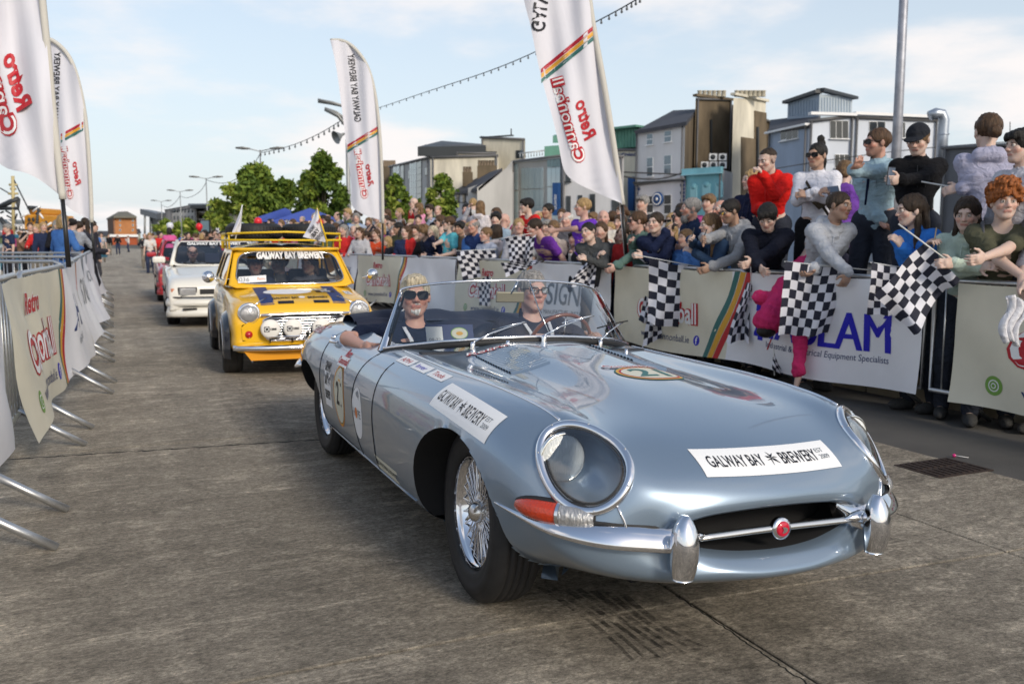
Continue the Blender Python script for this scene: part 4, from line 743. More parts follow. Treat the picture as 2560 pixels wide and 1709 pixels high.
def build_roadster():
 dark=mat('underbody_black',(.01,.01,.011),rough=.85)
 root=empty('sports_car',label='silver blue open two-seat sports car with covered headlamps, number 21 stickers and wire wheels',cat='car')
 G=roadster_surface();NU,NR=G.shape[:2]
 V=G.reshape(-1,3).copy()
 idx=lambda i,j:i*NR+j%NR
 I,J=np.meshgrid(np.arange(NU-1),np.arange(NR),indexing='ij');I=I.ravel();J=J.ravel()
 Q=np.stack([I*NR+J,I*NR+(J+1)%NR,(I+1)*NR+(J+1)%NR,(I+1)*NR+J],1)
 bvh=BVHTree.FromPolygons([tuple(v)for v in V],[tuple(q)for q in Q])
 C=V[Q].mean(1);ay=np.abs(C[:,1])
# wheel arches
 def arch(P,c,r,flat):
  dx,dz=P[:,0]-c[0],P[:,2]-c[1];return np.sqrt(dx**2+(dz*flat)**2)-r
 A1=lambda P:np.where(np.abs(P[:,1])>.48,arch(P,(0.0,.33),.368,1.20),9)
 A2=lambda P:np.where(np.abs(P[:,1])>.48,arch(P,(-2.438,.33),.372,1.45),9)
 sides=(1,-1);FR={s:hl_frame(s)for s in sides}
 def hlf(P):
  o=np.full(len(P),9.)
  for s in sides:
   c,n,a,b=FR[s];D=P-np.array(c);u=D@np.array(a);w=D@np.array(b);q=D@np.array(n)
   m=(np.abs(q)<.2)&(P[:,1]*s>.2)&(P[:,0]>.3)
   uu=np.clip(u/.157,-1,1);r=np.sqrt((u/.157)**2+(w/(.113*(1+.12*uu)))**2)-1
   o=np.where(m,r*.15,o)
  return o
 def cock(P):
  x,y=P[:,0],np.abs(P[:,1]);w=.60
  f=-1.03-.36*(y/.62)**2
  b=-2.22+.10*(y/.6)**4
  d=np.maximum(np.maximum(x-f,b-x),y-w);return np.where(P[:,2]>.6,d,9)
 cut=np.minimum.reduce([A1(C),A2(C),hlf(C),cock(C)])<0
 keep=~cut
# snap the rim of each hole onto its exact curve
 used_k=np.zeros(len(V),bool);used_k[Q[keep].ravel()]=True;used_c=np.zeros(len(V),bool);used_c[Q[cut].ravel()]=True
 bd=np.where(used_k&used_c)[0]
 for _ in range(4):
  P=V[bd];fs=[A1(P),A2(P),hlf(P),cock(P)];w=np.argmin(np.abs(np.array(fs)),0);f0=np.array(fs)[w,np.arange(len(bd))]
  e=1e-4;g=np.zeros((len(bd),3))
  for ax in range(3):
   P2=P.copy();P2[:,ax]+=e;g[:,ax]=(np.array([A1(P2),A2(P2),hlf(P2),cock(P2)])[w,np.arange(len(bd))]-f0)/e
  g2=(g**2).sum(1);ok=g2>1e-3;st_=np.clip(f0/np.maximum(g2,1e-3),-.02,.02)
  V[bd[ok]]-=(g*st_[:,None])[ok]
 C=V[Q].mean(1);ay=np.abs(C[:,1])
 doorf=lambda z:-1.33+.10*np.clip((z-.52)/.25,-1,1)**2
 bon_x=-.95-.0*C[:,2]+.16*(np.clip(1-ay/.82,0,1))**2*(C[:,2]>.7)
 isb=C[:,0]>bon_x;isd=(C[:,0]<doorf(C[:,2]))&(C[:,0]>-2.06-.0)&(C[:,2]>.275)&(ay>.55)&(C[:,2]<.86)
 mouth=(np.arange(len(Q))//NR)<9
 def sub(sel,name,m):
  q=Q[sel];u,inv=np.unique(q,return_inverse=True);o=link(name,npmesh(name,V[u],inv.reshape(-1,4)),m,root)
  return o
 ins=(C[:,0]<.748+.045*(1-(ay/.36)**2))&(np.arange(len(Q))//NR<22)&(ay<.365)&(C[:,2]>.34)&(C[:,2]<.53)
 sub(keep&isb&~isd&~ins,'bonnet',paint_blue);sub(ins,'intake_throat',dark)
 for s in sides:sub(keep&isd&~isb&(C[:,1]*s>0),'door',paint_blue)
 sub(keep&~isb&~isd,'body',paint_blue)
# inner wheel arch tubs, returns of the arch lips
 for(c,r,fl)in(((0.,.33),.368,1.20),((-2.438,.33),.372,1.45)):
  for s in sides:
   mb=MB();n=28;prof=[]
   for i in range(n+1):
    a=PI*(-.12+1.24*i/n);px,pz=c[0]+r*math.cos(a),c[1]+r*math.sin(a)/fl
    h=bvh.ray_cast(Vector((px,s*2,pz)),Vector((0,-s,0)))
    yo=abs(h[0].y)if h[0]is not None else.7
    prof.append((px,pz,min(yo,.83)))
   ys=[.0,.012,.04,.30];rr=[0,.004,.012,.03]
   VV=[(px+(px-c[0])*q,s*(yo-d),pz+(pz-c[1])*q)for px,pz,yo in prof for d,q in zip(ys,rr)]
   k=len(ys);mb.add(VV,[(i*k+j,(i+1)*k+j,(i+1)*k+j+1,i*k+j+1)for i in range(n)for j in range(k-1)],True)
   mb.add([(c[0]-.42,s*.45,.22),(c[0]+.42,s*.45,.22),(c[0]+.42,s*.45,.68),(c[0]-.42,s*.45,.68)],[(0,1,2,3)])
   mb.build('wheel_arch',dark,root)
# radiator opening: dark box behind, intake bar with badge
 MB().boxq(.10,.605,-.40,.40,.24,.60).build('radiator',dark,root)
 mb=MB();mb.tube([(.815,y,.440+.004*math.cos(y*4))for y in np.linspace(-.34,.34,9)],[(.006,.010),(.007,.011),(.008,.012),(.009,.012),(.010,.012),(.009,.012),(.008,.012),(.007,.011),(.006,.010)],10)
 bar=mb.build('intake_bar',mat('satin_chrome',(.72,.71,.69),rough=.25,metal=1),root)
 b2=MB();b2.lathe([(0,.012),(.02,.013),(.033,.010),(.036,.004),(.034,-.012),(0,-.012)],28,AX((.822,0,.444),(1,0,.06)));b2.build('badge',chrome(),bar)
 b3=MB();b3.lathe([(0,.018),(.018,.018),(.0245,.015),(.025,.01)],24,AX((.822,0,.444),(1,0,.06)));b3.build('badge_enamel',mat('badge_red',(.5,.005,.03),rough=.15,coat=1),bar)
 b4=MB();M4=AX((.842,0,.444),(1,0,.06));b4.prism([(-.010,.009),(-.004,.005),(.004,.005),(.010,.009),(.009,-.002),(.004,-.011),(-.004,-.011),(-.009,-.002)],0,.002,M4@Matrix.Rotation(PI/2,4,'Z'));b4.build('badge_emblem',chrome(),bar)
# bumpers: quarter blades and overriders
 for s in sides:
  mb=MB();pts=[];n=26
  for i in range(n+1):
   f=i/n;ph=math.radians(4+64*f);d=Vector((math.cos(ph),s*math.sin(ph),0));P0=bvh.ray_cast(Vector((.16,s*.30,.425))+d*1.5,-d)[0]+d*(.026-.019*f)
   w=.043*(1-f**3.2)+.004;pts.append((Vector((P0.x+.022*(1-f),P0.y,.432+.036*f)),w))
  VV=[]
  for p,w in pts:
   nrm=Vector((max(.15,1-abs(p.y)*.6),p.y*1.25,0)).normalized()
   for(o_,zz)in((-.085,w*.95),(-.05,w*.80),(-.018,w*.35),(.002,-w*.25),(.005,-w*.55),(-.001,-w*.70),(-.05,-w*.66)):
    VV.append(p+nrm*o_+Vector((0,0,zz)))
  k=7;mb.add(VV,[(i*k+j,(i+1)*k+j,(i+1)*k+j+1,i*k+j+1)for i in range(n)for j in range(k-1)]+[(0,1,2,3,4,5,6)],True)
  bl=mb.build('front_bumper',chrome(),root);bl.modifiers.new('s','SOLIDIFY').thickness=.003
  rb=MB();rb.tube([p+Vector((-.045,0,w*.75))for p,w in pts[:-4]],.005,6);rb.build('bumper_seal',blackrub(),root)
  ov=MB();n=16;VV=[];K=12
  for i in range(n+1):
   f=i/n;z=.334+.190*f;ww=.045*(1-.25*(2*f-1)**2)*(1-max(0,f-.72)**2*9);ff=.052*math.sin(PI*min(1,.22+f*.70))**.8*(1-.25*(1-f));
   for j in range(K):
    a=2*PI*j/K;VV.append((.862+ff*math.cos(a)*(1.0 if math.cos(a)>0 else.9)-.02*f*f-.015*(1-f),s*.375+max(ww,.004)*math.sin(a),z))
  ov.add(VV,[(i*K+j,i*K+(j+1)%K,(i+1)*K+(j+1)%K,(i+1)*K+j)for i in range(n)for j in range(K)]+[tuple(range(K)),tuple(n*K+j for j in range(K))],True)
  ov.build('overrider',chrome(),root)
# pointed inner end of the blade that comes through the mouth
  pt=MB();pt.tube([(.80,s*.37,.442),(.808,s*.34,.444),(.812,s*.31,.446),(.815,s*.265,.446)],[.024,.023,.017,.003],10);pt.build('bumper_end',chrome(),root)
# headlamp: bowl, lens, glass cover, chrome ring
  c,n,a,b=FR[s]
  def onsurf(u,w,lift):
   o=c+a*u+b*w+n*.3;h=bvh.ray_cast(o,-n);p=h[0]if h[0]is not None else o-n*.3;return p+n*lift
  ringp=[onsurf(u,w,0)for u,w in hl_curve(56,.006)]
  mb=MB();mb.tube(ringp,[(.0155,.0155)]*56,12,closed=True)
  rg=mb.build('headlamp_ring',chrome(),root)
  seal=MB();seal.tube([p-n*.004 for p in[onsurf(u,w,0)for u,w in hl_curve(56,-.016)]],.006,6,closed=True);seal.build('seal',blackrub(),rg)
  sc=MB()
  for i in range(3,56,8):
   sc.lathe([(0,.0175),(.003,.017),(.0035,.0155)],8,AX(ringp[i]+(ringp[i]-c).normalized()*.006,n))
  sc.build('ring_screws',steel(),rg)
  gl=MB();R=6;cv=hl_curve(48,-.008);VV=[onsurf(0,0,.012)]
  for r in range(1,R+1):VV+=[onsurf(u*r/R,w*r/R,.012*(1-(r/R)**2))for u,w in cv]
  gl.add(VV,[(0,1+i,1+(i+1)%48)for i in range(48)]+[(1+(r-1)*48+i,1+r*48+i,1+r*48+(i+1)%48,1+(r-1)*48+(i+1)%48)for r in range(1,R)for i in range(48)],True)
  gl.build('headlamp_cover',glass('clear_cover',(.86,.90,.94),.18),root)
  bo=MB();VV=[];
  cvo=hl_curve(48,.002)
  for q,(kk,dep)in enumerate(((1,0),(.98,-.04),(.85,-.12),(.5,-.16),(.0,-.165))):
   VV+=[onsurf(u*kk,w*kk,0)*1.0+n*dep if q<2 else c+a*u*kk+b*w*kk+n*dep for u,w in cvo]
  bo.add(VV,[(r*48+i,(r+1)*48+i,(r+1)*48+(i+1)%48,r*48+(i+1)%48)for r in range(4)for i in range(48)],True);bo.build('headlamp_bowl',paint_blue,root)
  M=AX(Vector((.492,s*.600,.632)),(1,.04*s,.03));mb=MB()
  mb.lathe([(.0,.025),(.03,.0245),(.055,.020),(.070,.010),(.075,-.002)],28,M);mb.build('headlamp_lens',mat('lens_glass',(.85,.86,.82),rough=.08,trans=.2,spec=.9,bump=.6,bscale=160,stretch=(.05,1,.3)),root)
  mb=MB();mb.lathe([(.0,-.07),(.02,-.066),(.05,-.045),(.068,-.015),(.075,-.002)],28,M);mb.lathe([(.076,-.02),(.080,-.012),(.082,-.002),(.079,.006),(.074,.004)],28,M);mb.lathe([(0,-.03),(.014,-.025),(.014,-.06)],12,M);mb.build('headlamp_reflector',mat('reflector_bright',(.9,.88,.82),rough=.12,metal=1),root)
# side and turn lamp below
  def fr(u,w,lift,z0=.487,y0=.665):
   ph=math.radians(41)+(u+y0-.66)/.52;d=Vector((math.cos(ph),s*math.sin(ph),0));h=bvh.ray_cast(Vector((.16,s*.30,z0+w))+d*1.5,-d);p=h[0];nn=h[1]
   if nn.dot(d)<0:nn=-nn
   return p+nn*lift
  def lampshape(mb_,x0,x1,g=0.0,lift=.02):
   n_=14;m_=10;VV=[]
   for i in range(n_+1):
    u=x0+(x1-x0)*i/n_;f=(u+.125)/.27;hh=(.031+g)*(max(0,1-max(0,(.30-f)/.30)**2.2)**.5 if f<.5 else max(0,1-((f-.5)/.5)**2.6)**.6)+.0012+g*.3
    for j in range(m_+1):
     a_=PI*j/m_;VV.append(fr(u,hh*math.cos(a_),lift*math.sin(a_)*(hh/.031)))
   mb_.add(VV,[(i*(m_+1)+j,(i+1)*(m_+1)+j,(i+1)*(m_+1)+j+1,i*(m_+1)+j+1)for i in range(n_)for j in range(m_)],True);return mb_
  lampshape(MB(),-.120,.133,.008,.008).build('lamp_seal',blackrub(),root)
  lampshape(MB(),-.115,-.02,0,.026).build('side_lamp',mat('clear_lens',(.42,.42,.42),rough=.12,coat=1,metal=.5,bump=1,bscale=150,stretch=(.3,1,.3)),root)
  lampshape(MB(),-.018,.128,0,.026).build('turn_lamp',mat('amber_lens',(.50,.035,.003),rough=.12,coat=1,bump=.5,bscale=120),root)
  lampshape(MB(),-.024,-.015,.001,.028).build('lamp_divider',chrome(),root)
# chrome bead from the headlamp ring down to the bumper and back along the wing to the screen pillar
  bd_=MB();P=[bvh.ray_cast(Vector((1.5,s*y0,w)),Vector((-1,0,0)))[0]+Vector((.002,0,0))for y0,w in((.528,.535),(.52,.51),(.512,.49),(.505,.465),(.50,.45))];bd_.tube(P,.004,6);bd_.build('bonnet_bead',chrome(),root)
  P=[]
  for x in np.linspace(.43,-1.12,40):
   yy=s*(.585+.05*min(1,(.43-x)/.9));h=bvh.ray_cast(Vector((x,yy,2)),Vector((0,0,-1)));P.append(h[0]+Vector((0,0,.002)))
  MB().tube(P,.0048,6).build('wing_bead',chrome(),root)
# panel gaps
  def sidept(x,z,lift=.0006):
   h=bvh.ray_cast(Vector((x,s*2,z)),Vector((0,-s,0)));return h[0]+h[1]*(lift if h[1].y*s>0 else-lift)if h[0]is not None else None
  for xs in([(-.955,z)for z in np.linspace(.25,.755,18)],[(float(doorf(np.array(z))),z)for z in np.linspace(.275,.79,18)],[(-2.06,z)for z in np.linspace(.275,.80,18)],[(x,.275)for x in np.linspace(-1.33,-2.06,12)]):
   P=[sidept(x,z)for x,z in xs];P=[p for p in P if p is not None]
   MB().tube(P,.0028,5).build('panel_gap',mat('gap_black',(.01,.01,.012),rough=.8),root)
  P=[sidept(x,.262,.002)for x in np.linspace(-.42,-2.02,12)];MB().tube([p for p in P if p is not None],.0035,5).build('sill_bead',paint_blue,root)
  hp=sidept(-1.95,.742,.012)
  hd=MB();hd.tube([hp+Vector((.065,0,.004)),hp+Vector((.04,s*.012,.002)),hp+Vector((-.02,s*.016,0)),hp+Vector((-.06,s*.012,.002))],[(.006,.006),(.012,.009),(.014,.010),(.008,.006)],8)
  hd.lathe([(0,.012),(.012,.01),(.014,-.01)],10,AX(hp+Vector((-.04,0,.02)),(0,s,.2)));hd.build('door_handle',chrome(),root)
# bonnet centre panel lines and louvres
 def top(x,y,lift=0.0):
  h=bvh.ray_cast(Vector((x,y,2)),Vector((0,0,-1)));p=h[0]if h[0]is not None else Vector((x,y,.8));return p+(h[1]if h[1]is not None and h[1].z>0 else Vector((0,0,1)))*lift
 for s in sides:
  for i in range(14):
   x0=-.42-.029*i;mb=MB();P=[top(x0+.0,s*y,0)for y in np.linspace(.205,.385,7)]
   VV=[]
   for p in P:VV+=[p+Vector((.012,0,-.001)),p+Vector((.002,0,.007)),p+Vector((-.012,0,.0075)),p+Vector((-.0125,0,-.002))]
   mb.add(VV,[(4*q+r,4*q+4+r,4*q+5+r,4*q+1+r)for q in range(6)for r in range(3)],False);mb.build('louvre',paint_blue,root)
   MB().tube([p+Vector((-.0135,0,.0022))for p in P],.0022,4).build('louvre_slot',mat('gap_black',(0,0,0)),root)
# screen: curved glass, chrome frame, pillars
 BB=[(-1.275,-.70,.775),(-1.225,-.655,.79),(-1.08,-.50,.825),(-.985,-.32,.848),(-.945,0,.862),(-.985,.32,.848),(-1.08,.50,.825),(-1.225,.655,.79),(-1.275,.70,.775)]
 TT=[(-1.385,-.572,1.055),(-1.37,-.545,1.078),(-1.275,-.42,1.105),(-1.215,-.27,1.122),(-1.19,0,1.132),(-1.215,.27,1.122),(-1.275,.42,1.105),(-1.37,.545,1.078),(-1.385,.572,1.055)]
 nb=36;B_=spline(BB,nb);T_=spline(TT,nb)
 mb=MB();mb.grid(lambda u,v:B_[int(round(u*(nb-1)))]*(1-v)+T_[int(round(u*(nb-1)))]*v+np.array([.018*math.sin(PI*v),0,.0]),nb-1,8)
 ws=mb.build('windscreen',glass('screen_glass',(.86,.90,.92),.13),root)
 MB().tube([tuple(p)for p in T_],.0062,8).build('screen_frame',chrome(),ws)
 MB().tube([tuple(p+np.array([.008,0,.004]))for p in B_[2:-2]],[(.008,.013)]*(nb-4),8).build('screen_frame',chrome(),ws)
 MB().tube([tuple(p+np.array([.018,0,-.012]))for p in B_[1:-1]],[(.012,.016)]*(nb-2),8).build('screen_seal',blackrub(),ws)
 for e in(0,-1):
  s=-1 if e==0 else 1;b0,t0=Vector(B_[e]),Vector(T_[e]);P=[]
  pl=MB();VV=[];n_=12
  for i in range(n_+1):
   f=i/n_;p=b0.lerp(t0,f);wd=.055*(1-f)**1.6+.020;VV+=[p+Vector((wd*.75,-s*wd*.3,-.008*(1-f))),p+Vector((.006,s*.010,0)),p+Vector((-wd*.7,s*.004,-.004)),p+Vector((-wd*.4,-s*.016,0))]
  pl.add(VV,[(4*i+j,4*i+(j+1)%4,4*i+4+(j+1)%4,4*i+4+j)for i in range(n_)for j in range(4)]+[(0,1,2,3),(4*n_,4*n_+1,4*n_+2,4*n_+3)],True)
  pl.build('screen_pillar',chrome(),ws)
  MB().tube([b0.lerp(t0,f)+Vector((.03*(1-f)+.012,-s*(.022),.004))for f in(.03,.2,.5,.8,.98)],.006,6).build('screen_seal',blackrub(),ws)
# mirror and its stay
 mr=MB();mr.box((-1.20,-.05,1.045),(.018,.155,.055));mo=mr.build('mirror',mat('mirror_back',(.42,.36,.24),rough=.35,metal=.5),root,bevel=.006)
 MB().tube([(-1.185,.05,1.128),(-1.10,.062,1.0),(-.985,.075,.875)],.004,6).build('mirror_stay',chrome(),mo);MB().tube([(-1.19,-.01,1.125),(-1.195,-.05,1.06)],[.009,.005],8).build('mirror_mount',chrome(),mo)
 for(y,L)in((-.345,.27),(.0,.27),(.345,.16)):
  p0=top(-.895-.06*(y/.35)**2,y,0)+Vector((0,0,.0));wp=MB()
  wp.lathe([(0,.035),(.010,.034),(.013,.02),(.016,0)],12,AX(p0,(.1,0,1)))
  h=Vector((-.045,L,.085))if L>.2 else Vector((-.05,L,.09));q=p0+Vector((0,0,.03))
  wp.tube([q,q+h*.35+Vector((.006,0,.012)),q+h*.7+Vector((.004,0,.008)),q+h],[(.006,.004),(.0065,.003),(.005,.003),(.004,.003)],6)
  wo=wp.build('wiper',chrome(),root);e=q+h
  MB().tube([e+Vector((-.004,-.15,-.03)),e+Vector((.0,-.02,.0)),e+Vector((-.006,.03,.006))],[(.006,.003)]*3,4).build('wiper_blade',blackrub()if L<.2 else chrome(),wo)
 for y in(-.20,.45):MB().lathe([(0,.02),(.008,.018),(.011,0)],10,AX(top(-.87,y),(0,0,1))).build('washer_jet',chrome(),root)
# cockpit
 lea=mat('dark_blue_leather',(.012,.018,.035),rough=.4,noise=.2,nscale=6,bump=.3,bscale=40);trimd=mat('cockpit_trim',(.02,.022,.03),rough=.6)
 mb=MB();mb.boxq(-2.35,-.9,-.64,.64,.20,.24);mb.boxq(-2.24,-2.20,-.62,.62,.22,.80);mb.boxq(-.98,-.94,-.6,.6,.22,.80)
 for s in sides:mb.boxq(-2.2,-1.0,s*.60,s*.63,.22,.775)
 mb.build('cockpit_tub',trimd,root)
 mb=MB();mb.grid(lambda u,v:(-1.03-.36*((u*2-1)*.97)**2-.16*v+.0,(u*2-1)*.60,.845-.055*(u*2-1)**2+.012-.02*v-.14*max(0,v-.6)*2.5),24,10);mb.build('dashboard',mat('dash_black',(.015,.015,.017),rough=.55),root)
 for s in sides:
  mb=MB();mb.grid(lambda u,v:(-2.10+.07*math.sin(PI*v)*math.sin(PI*u)+.12*(1-v)+.02,s*.29+(u-.5)*.46,.38+.46*v-.10*(2*u-1)**4*v),10,10);so=mb.build('seat',lea,root);so.modifiers.new('s','SOLIDIFY').thickness=.09
  mb=MB();mb.grid(lambda u,v:(-2.0+.48*v,s*.29+(u-.5)*.46,.37+.05*math.sin(PI*u)**.5+.03*v),10,6);mb.build('seat_cushion',lea,so)
# wood rim steering wheel on the car's left
 M=AX((-1.37,.33,.775),(-.93,0,.36));mb=MB();mb.tube([M@Vector((.185*math.cos(a),.185*math.sin(a),0))for a in np.linspace(0,2*PI,40,endpoint=False)],.011,8,closed=True)
 sw=mb.build('steering_wheel',mat('wood_rim',(.22,.05,.015),rough=.3,coat=1,noise=.2,nscale=12),root);mb=MB()
 for a in(PI/2+.0,PI/2+2.0,PI/2-2.0):mb.tube([M@Vector((0,0,-.04)),M@Vector((.18*math.cos(a),.18*math.sin(a),0))],(.004),6)
 mb.lathe([(0,-.01),(.03,-.012),(.035,-.03),(.02,-.2)],16,M);mb.build('spokes',chrome(),sw)
# folded hood behind the seats
 mb=MB();
 def hood(u,v):
  y=(u*2-1)*.60;a=PI*v;k=1+.12*math.sin(u*23)*math.sin(v*9);return(-2.30-.14*(1-abs(y)/.9)-.16*math.cos(a)*k,y,.80+.09*math.sin(a)*k*(1-.25*abs(2*u-1)**6))
 mb.grid(hood,40,14);mb.build('folded_hood',mat('navy_hood_cloth',(.012,.016,.035),rough=.75,bump=.4,bscale=30),root)
 mb=MB();mb.grid(lambda u,v:(-2.10-.15*v-.02*math.sin(u*9),(u*2-1)*.60,.775+.02*math.sin(u*14)+.07*math.sin(PI*v)),30,6);mb.build('hood_cover',mat('navy_hood_cloth',(0,0,0)),root)
# rear bumper quarter seen behind the wheel
 for s in sides:
  mb=MB();mb.tube([(-2.90,s*.77,.50),(-3.02,s*.765,.495),(-3.2,s*.72,.49),(-3.42,s*.60,.485),(-3.55,s*.40,.48),(-3.6,s*.25,.48)],[(.018,.01),(.045,.016),(.05,.018),(.05,.018),(.05,.018),(.05,.018)],10);mb.build('rear_bumper',chrome(),root)
  mb=MB();mb.tube([(-3.5,s*.33,.38),(-3.58,s*.33,.45),(-3.58,s*.33,.56)],[.025,.035,.02],10);mb.build('rear_overrider',chrome(),root)
  mb=MB();mb.boxq(-2.0,-.5,s*.55,s*.60,.155,.2);mb.build('chassis_rail',dark,root)
 MB().boxq(-3.0,.35,-.5,.5,.21,.235).build('underside',dark,root)
# wheels
 def wheel(ax,ay,s,steer=0):
  e=empty('wheel');e.parent=root;e.location=(ax,ay*s,.325);e.rotation_euler=(0,0,steer)
  R=Matrix.Rotation(-PI/2*s,4,'X')
  ty=MB();pr=[(.205,-.055),(.212,-.082),(.25,-.093),(.29,-.090),(.312,-.075),(.322,-.055),(.3235,-.042),(.317,-.040),(.317,-.036),(.324,-.034),(.3250,-.014),(.3185,-.012),(.3185,-.008),(.325,-.006),(.325,.010),(.3185,.012),(.3185,.016),(.325,.018),(.324,.036),(.317,.038),(.317,.042),(.3235,.044),(.321,.058),(.312,.076),(.300,.086),(.292,.0885),(.290,.0925),(.262,.0945),(.258,.0925),(.240,.091),(.222,.086),(.212,.080),(.205,.062)]
  ty.lathe(pr,72,R);ty.build('tyre',blackrub(),e)
  rm=MB();rm.lathe([(.203,.078),(.207,.074),(.2065,.066),(.196,.056),(.187,.048),(.184,.020),(.176,.008),(.170,-.02),(.178,-.045),(.19,-.06),(.205,-.07)],60,R);rm.build('rim',chrome(),e)
  hb=MB();hb.lathe([(.0,.055),(.022,.055),(.038,.050),(.043,.03),(.045,.0),(.062,-.01),(.066,-.05),(.06,-.09),(0,-.09)],28,R);hb.build('hub',mat('satin_chrome',(.7,.7,.7)),e)
  kn=MB();kn.lathe([(0,.085),(.015,.084),(.030,.076),(.038,.062),(.040,.05)],24,R)
  for a in(.6,.6+PI):
   c_,s_=math.cos(a),math.sin(a);kn.tube([R@Vector((.02*c_,.02*s_,.066)),R@Vector((.055*c_,.055*s_,.070)),R@Vector((.082*c_,.082*s_,.074))],[(.014,.009),(.016,.006),(.006,.003)],8)
  kn.build('knock_off_nut',mat('satin_chrome',(.7,.7,.7)),e)
  sp=MB()
  for k in range(24):
   for(dz,rr,rz_,da,hr,hz)in((.0,.186,.046,.30,.042,.046),(0,.186,.046,-.30,.042,.046),(0,.172,-.005,.42,.062,-.04),):
    a=2*PI*(k+(.25 if da>.35 else 0))/24;b=a+(da if k%2 else-da)
    sp.tube([R@Vector((hr*math.cos(b),hr*math.sin(b),hz)),R@Vector((rr*math.cos(a),rr*math.sin(a),rz_))],.0026,5,caps=False)
  so=sp.build('spokes',chrome(),e)
  br=MB();br.lathe([(0,-.03),(.14,-.03),(.14,-.06),(0,-.06)],24,R);br.build('brake_disc',mat('dull_iron',(.08,.08,.085),rough=.5,metal=.7),e)
 for s in sides:wheel(0,.632,s,-.05);wheel(-2.438,.632,s)
# stickers
 def sidef(x0,z0):
  def f(u,w,lift):
   h=bvh.ray_cast(Vector((x0-u*-1,-2,z0+w)),Vector((0,1,0)));return h[0]+Vector((0,-1,0))*lift*1.6+Vector((0,0,lift*.3))if h[0]is not None else Vector((x0+u,-.8,z0+w))
  return f
 def wrap(fn_o,nrm):
  def f(u,w,lift):
   o=fn_o(u,w);h=bvh.ray_cast(o+nrm*.4,-nrm);p=h[0]if h[0]is not None else o;return p+nrm*(lift*2.2+.0008)
  return f
 def star(D,x,y,r,n='black'):
  rnd=random.Random(3);P=[]
  for i in range(14):a=2*PI*i/14;q=r*(1.0 if i%2==0 else.42)*rnd.uniform(.75,1.25);P.append((x+q*math.cos(a),y+q*math.sin(a)))
  D.c(n);D.mb.add([D.fn(p[0],p[1],.0013)for p in[(x,y)]+P],[(0,1+i,1+(i+1)%14)for i in range(14)if i%3!=1])
 def brewery(D,sc=1.0,flip=1):
  D.patch('wht',rect(0,0,.50*sc,.115*sc),step=.014)
  D.text('black','GALWAY BAY',-.128*sc,.0,.048*sc,.185*sc,bold=.012);D.text('black','BREWERY',.102*sc,.0,.048*sc,.145*sc,bold=.012);star(D,-.003*sc,.004,.027*sc)
  D.text('grey','EST',.198*sc,.015*sc,.018*sc,.034*sc);D.text('grey','2009',.203*sc,-.012*sc,.018*sc,.042*sc)
 n1=Vector((-.05,-.80,.62)).normalized();o1=Vector((-.005,-.735,.70));ux=Vector((1,0,0));ux=(Vector((1,0.05,-.10))-n1*Vector((1,.05,-.10)).dot(n1)).normalized();uz=ux.cross(-n1)*-1
 uz=n1.cross(ux);uz=uz if uz.z>0 else-uz
 D=Decal(wrap(lambda u,w:o1+ux*u+uz*w,n1));brewery(D,1.04);D.build('brewery_sticker',root)
 n2=Vector((.62,0,.78)).normalized();u2=Vector((.0,1,0));o2=Vector((.725,.028,.63));w2=Vector((-.78,0,.62))
 D=Decal(wrap(lambda u,w:o2+u2*u+w2*w+Vector((-.35*u*u,0,0)),n2));brewery(D,1.09);D.build('brewery_sticker',root)
 D=Decal(wrap(lambda u,w:Vector((-.09-w,u+.085,.8)),Vector((0,0,1))))
 D.patch('teal',oval(0,0,0.150,0.122));D.patch('gold',oval(0,0,0.143,0.115),.0008);D.patch('crim',oval(0,0,0.131,0.104),.0010);D.patch('cream',oval(0,0,0.122,0.095),.0012);D.text('teal','21',.0,.005,.13,.15,bold=.02,lift=.0018)
 D.c('red');D.text('red','Cannonball',-.02,.128,.045,.26,bold=.06,lift=.0016);D.text('wht','Cannonball',-.02,.128,.045,.26,bold=.0,lift=.002);D.build('number_roundel',root)
 D=Decal(sidef(-1.62,.50));D.patch('orange',oval(0,0,.118,.165));D.patch('gold',oval(0,0,.112,.159),.0008);D.patch('black',oval(0,0,.104,.150),.0009);D.patch('cream',oval(0,0,.100,.146),.0011);D.text('black','21',0,.01,.125,.11,bold=.02,lift=.0016)
 D.patch('wht',rect(.0,.178,.19,.05),.0014);D.text('red','Retro',.02,.222,.038,.10,bold=.03,shear=.3,lift=.002);D.text('red','Cannonball',.0,.182,.035,.18,bold=.03,lift=.002);D.build('number_roundel',root)
 D=Decal(sidef(-1.88,.535));D.patch('wht',rect(0,0,.15,.27));D.text('black','GALWAY',0,.085,.055,.12,bold=.04);D.text('black','BAY',-.022,.01,.055,.065,bold=.04);star(D,.04,.012,.03);D.text('black','BREWERY',0,-.07,.05,.12,bold=.03);D.build('brewery_sticker',root)
 D=Decal(sidef(-1.24,.475));D.patch('wht',oval(0,0,.095,.125));D.text('grey','H',-.052,0,.04,.026,bold=.01);D.patch('orange',oval(-.012,0,.020,.027),.0012);D.text('grey','PE',.044,0,.04,.05,bold=.01);D.build('charity_sticker',root)
 D=Decal(sidef(-.80,.305));D.patch('cream',rect(0,0,.36,.055));D.text('black','@CANNONBALL.IRELAND',.01,0,.026,.31,bold=.01);D.build('web_sticker',root)
 for k,tx in enumerate(('MULTI','BRIGHTNESS','AUTO')):
  D=Decal(sidef(-1.86+.24*k,.245));D.patch('wht',rect(0,0,.215,.042));D.text('grey',tx,0,0,.02,.17);D.build('sponsor_sticker',root)
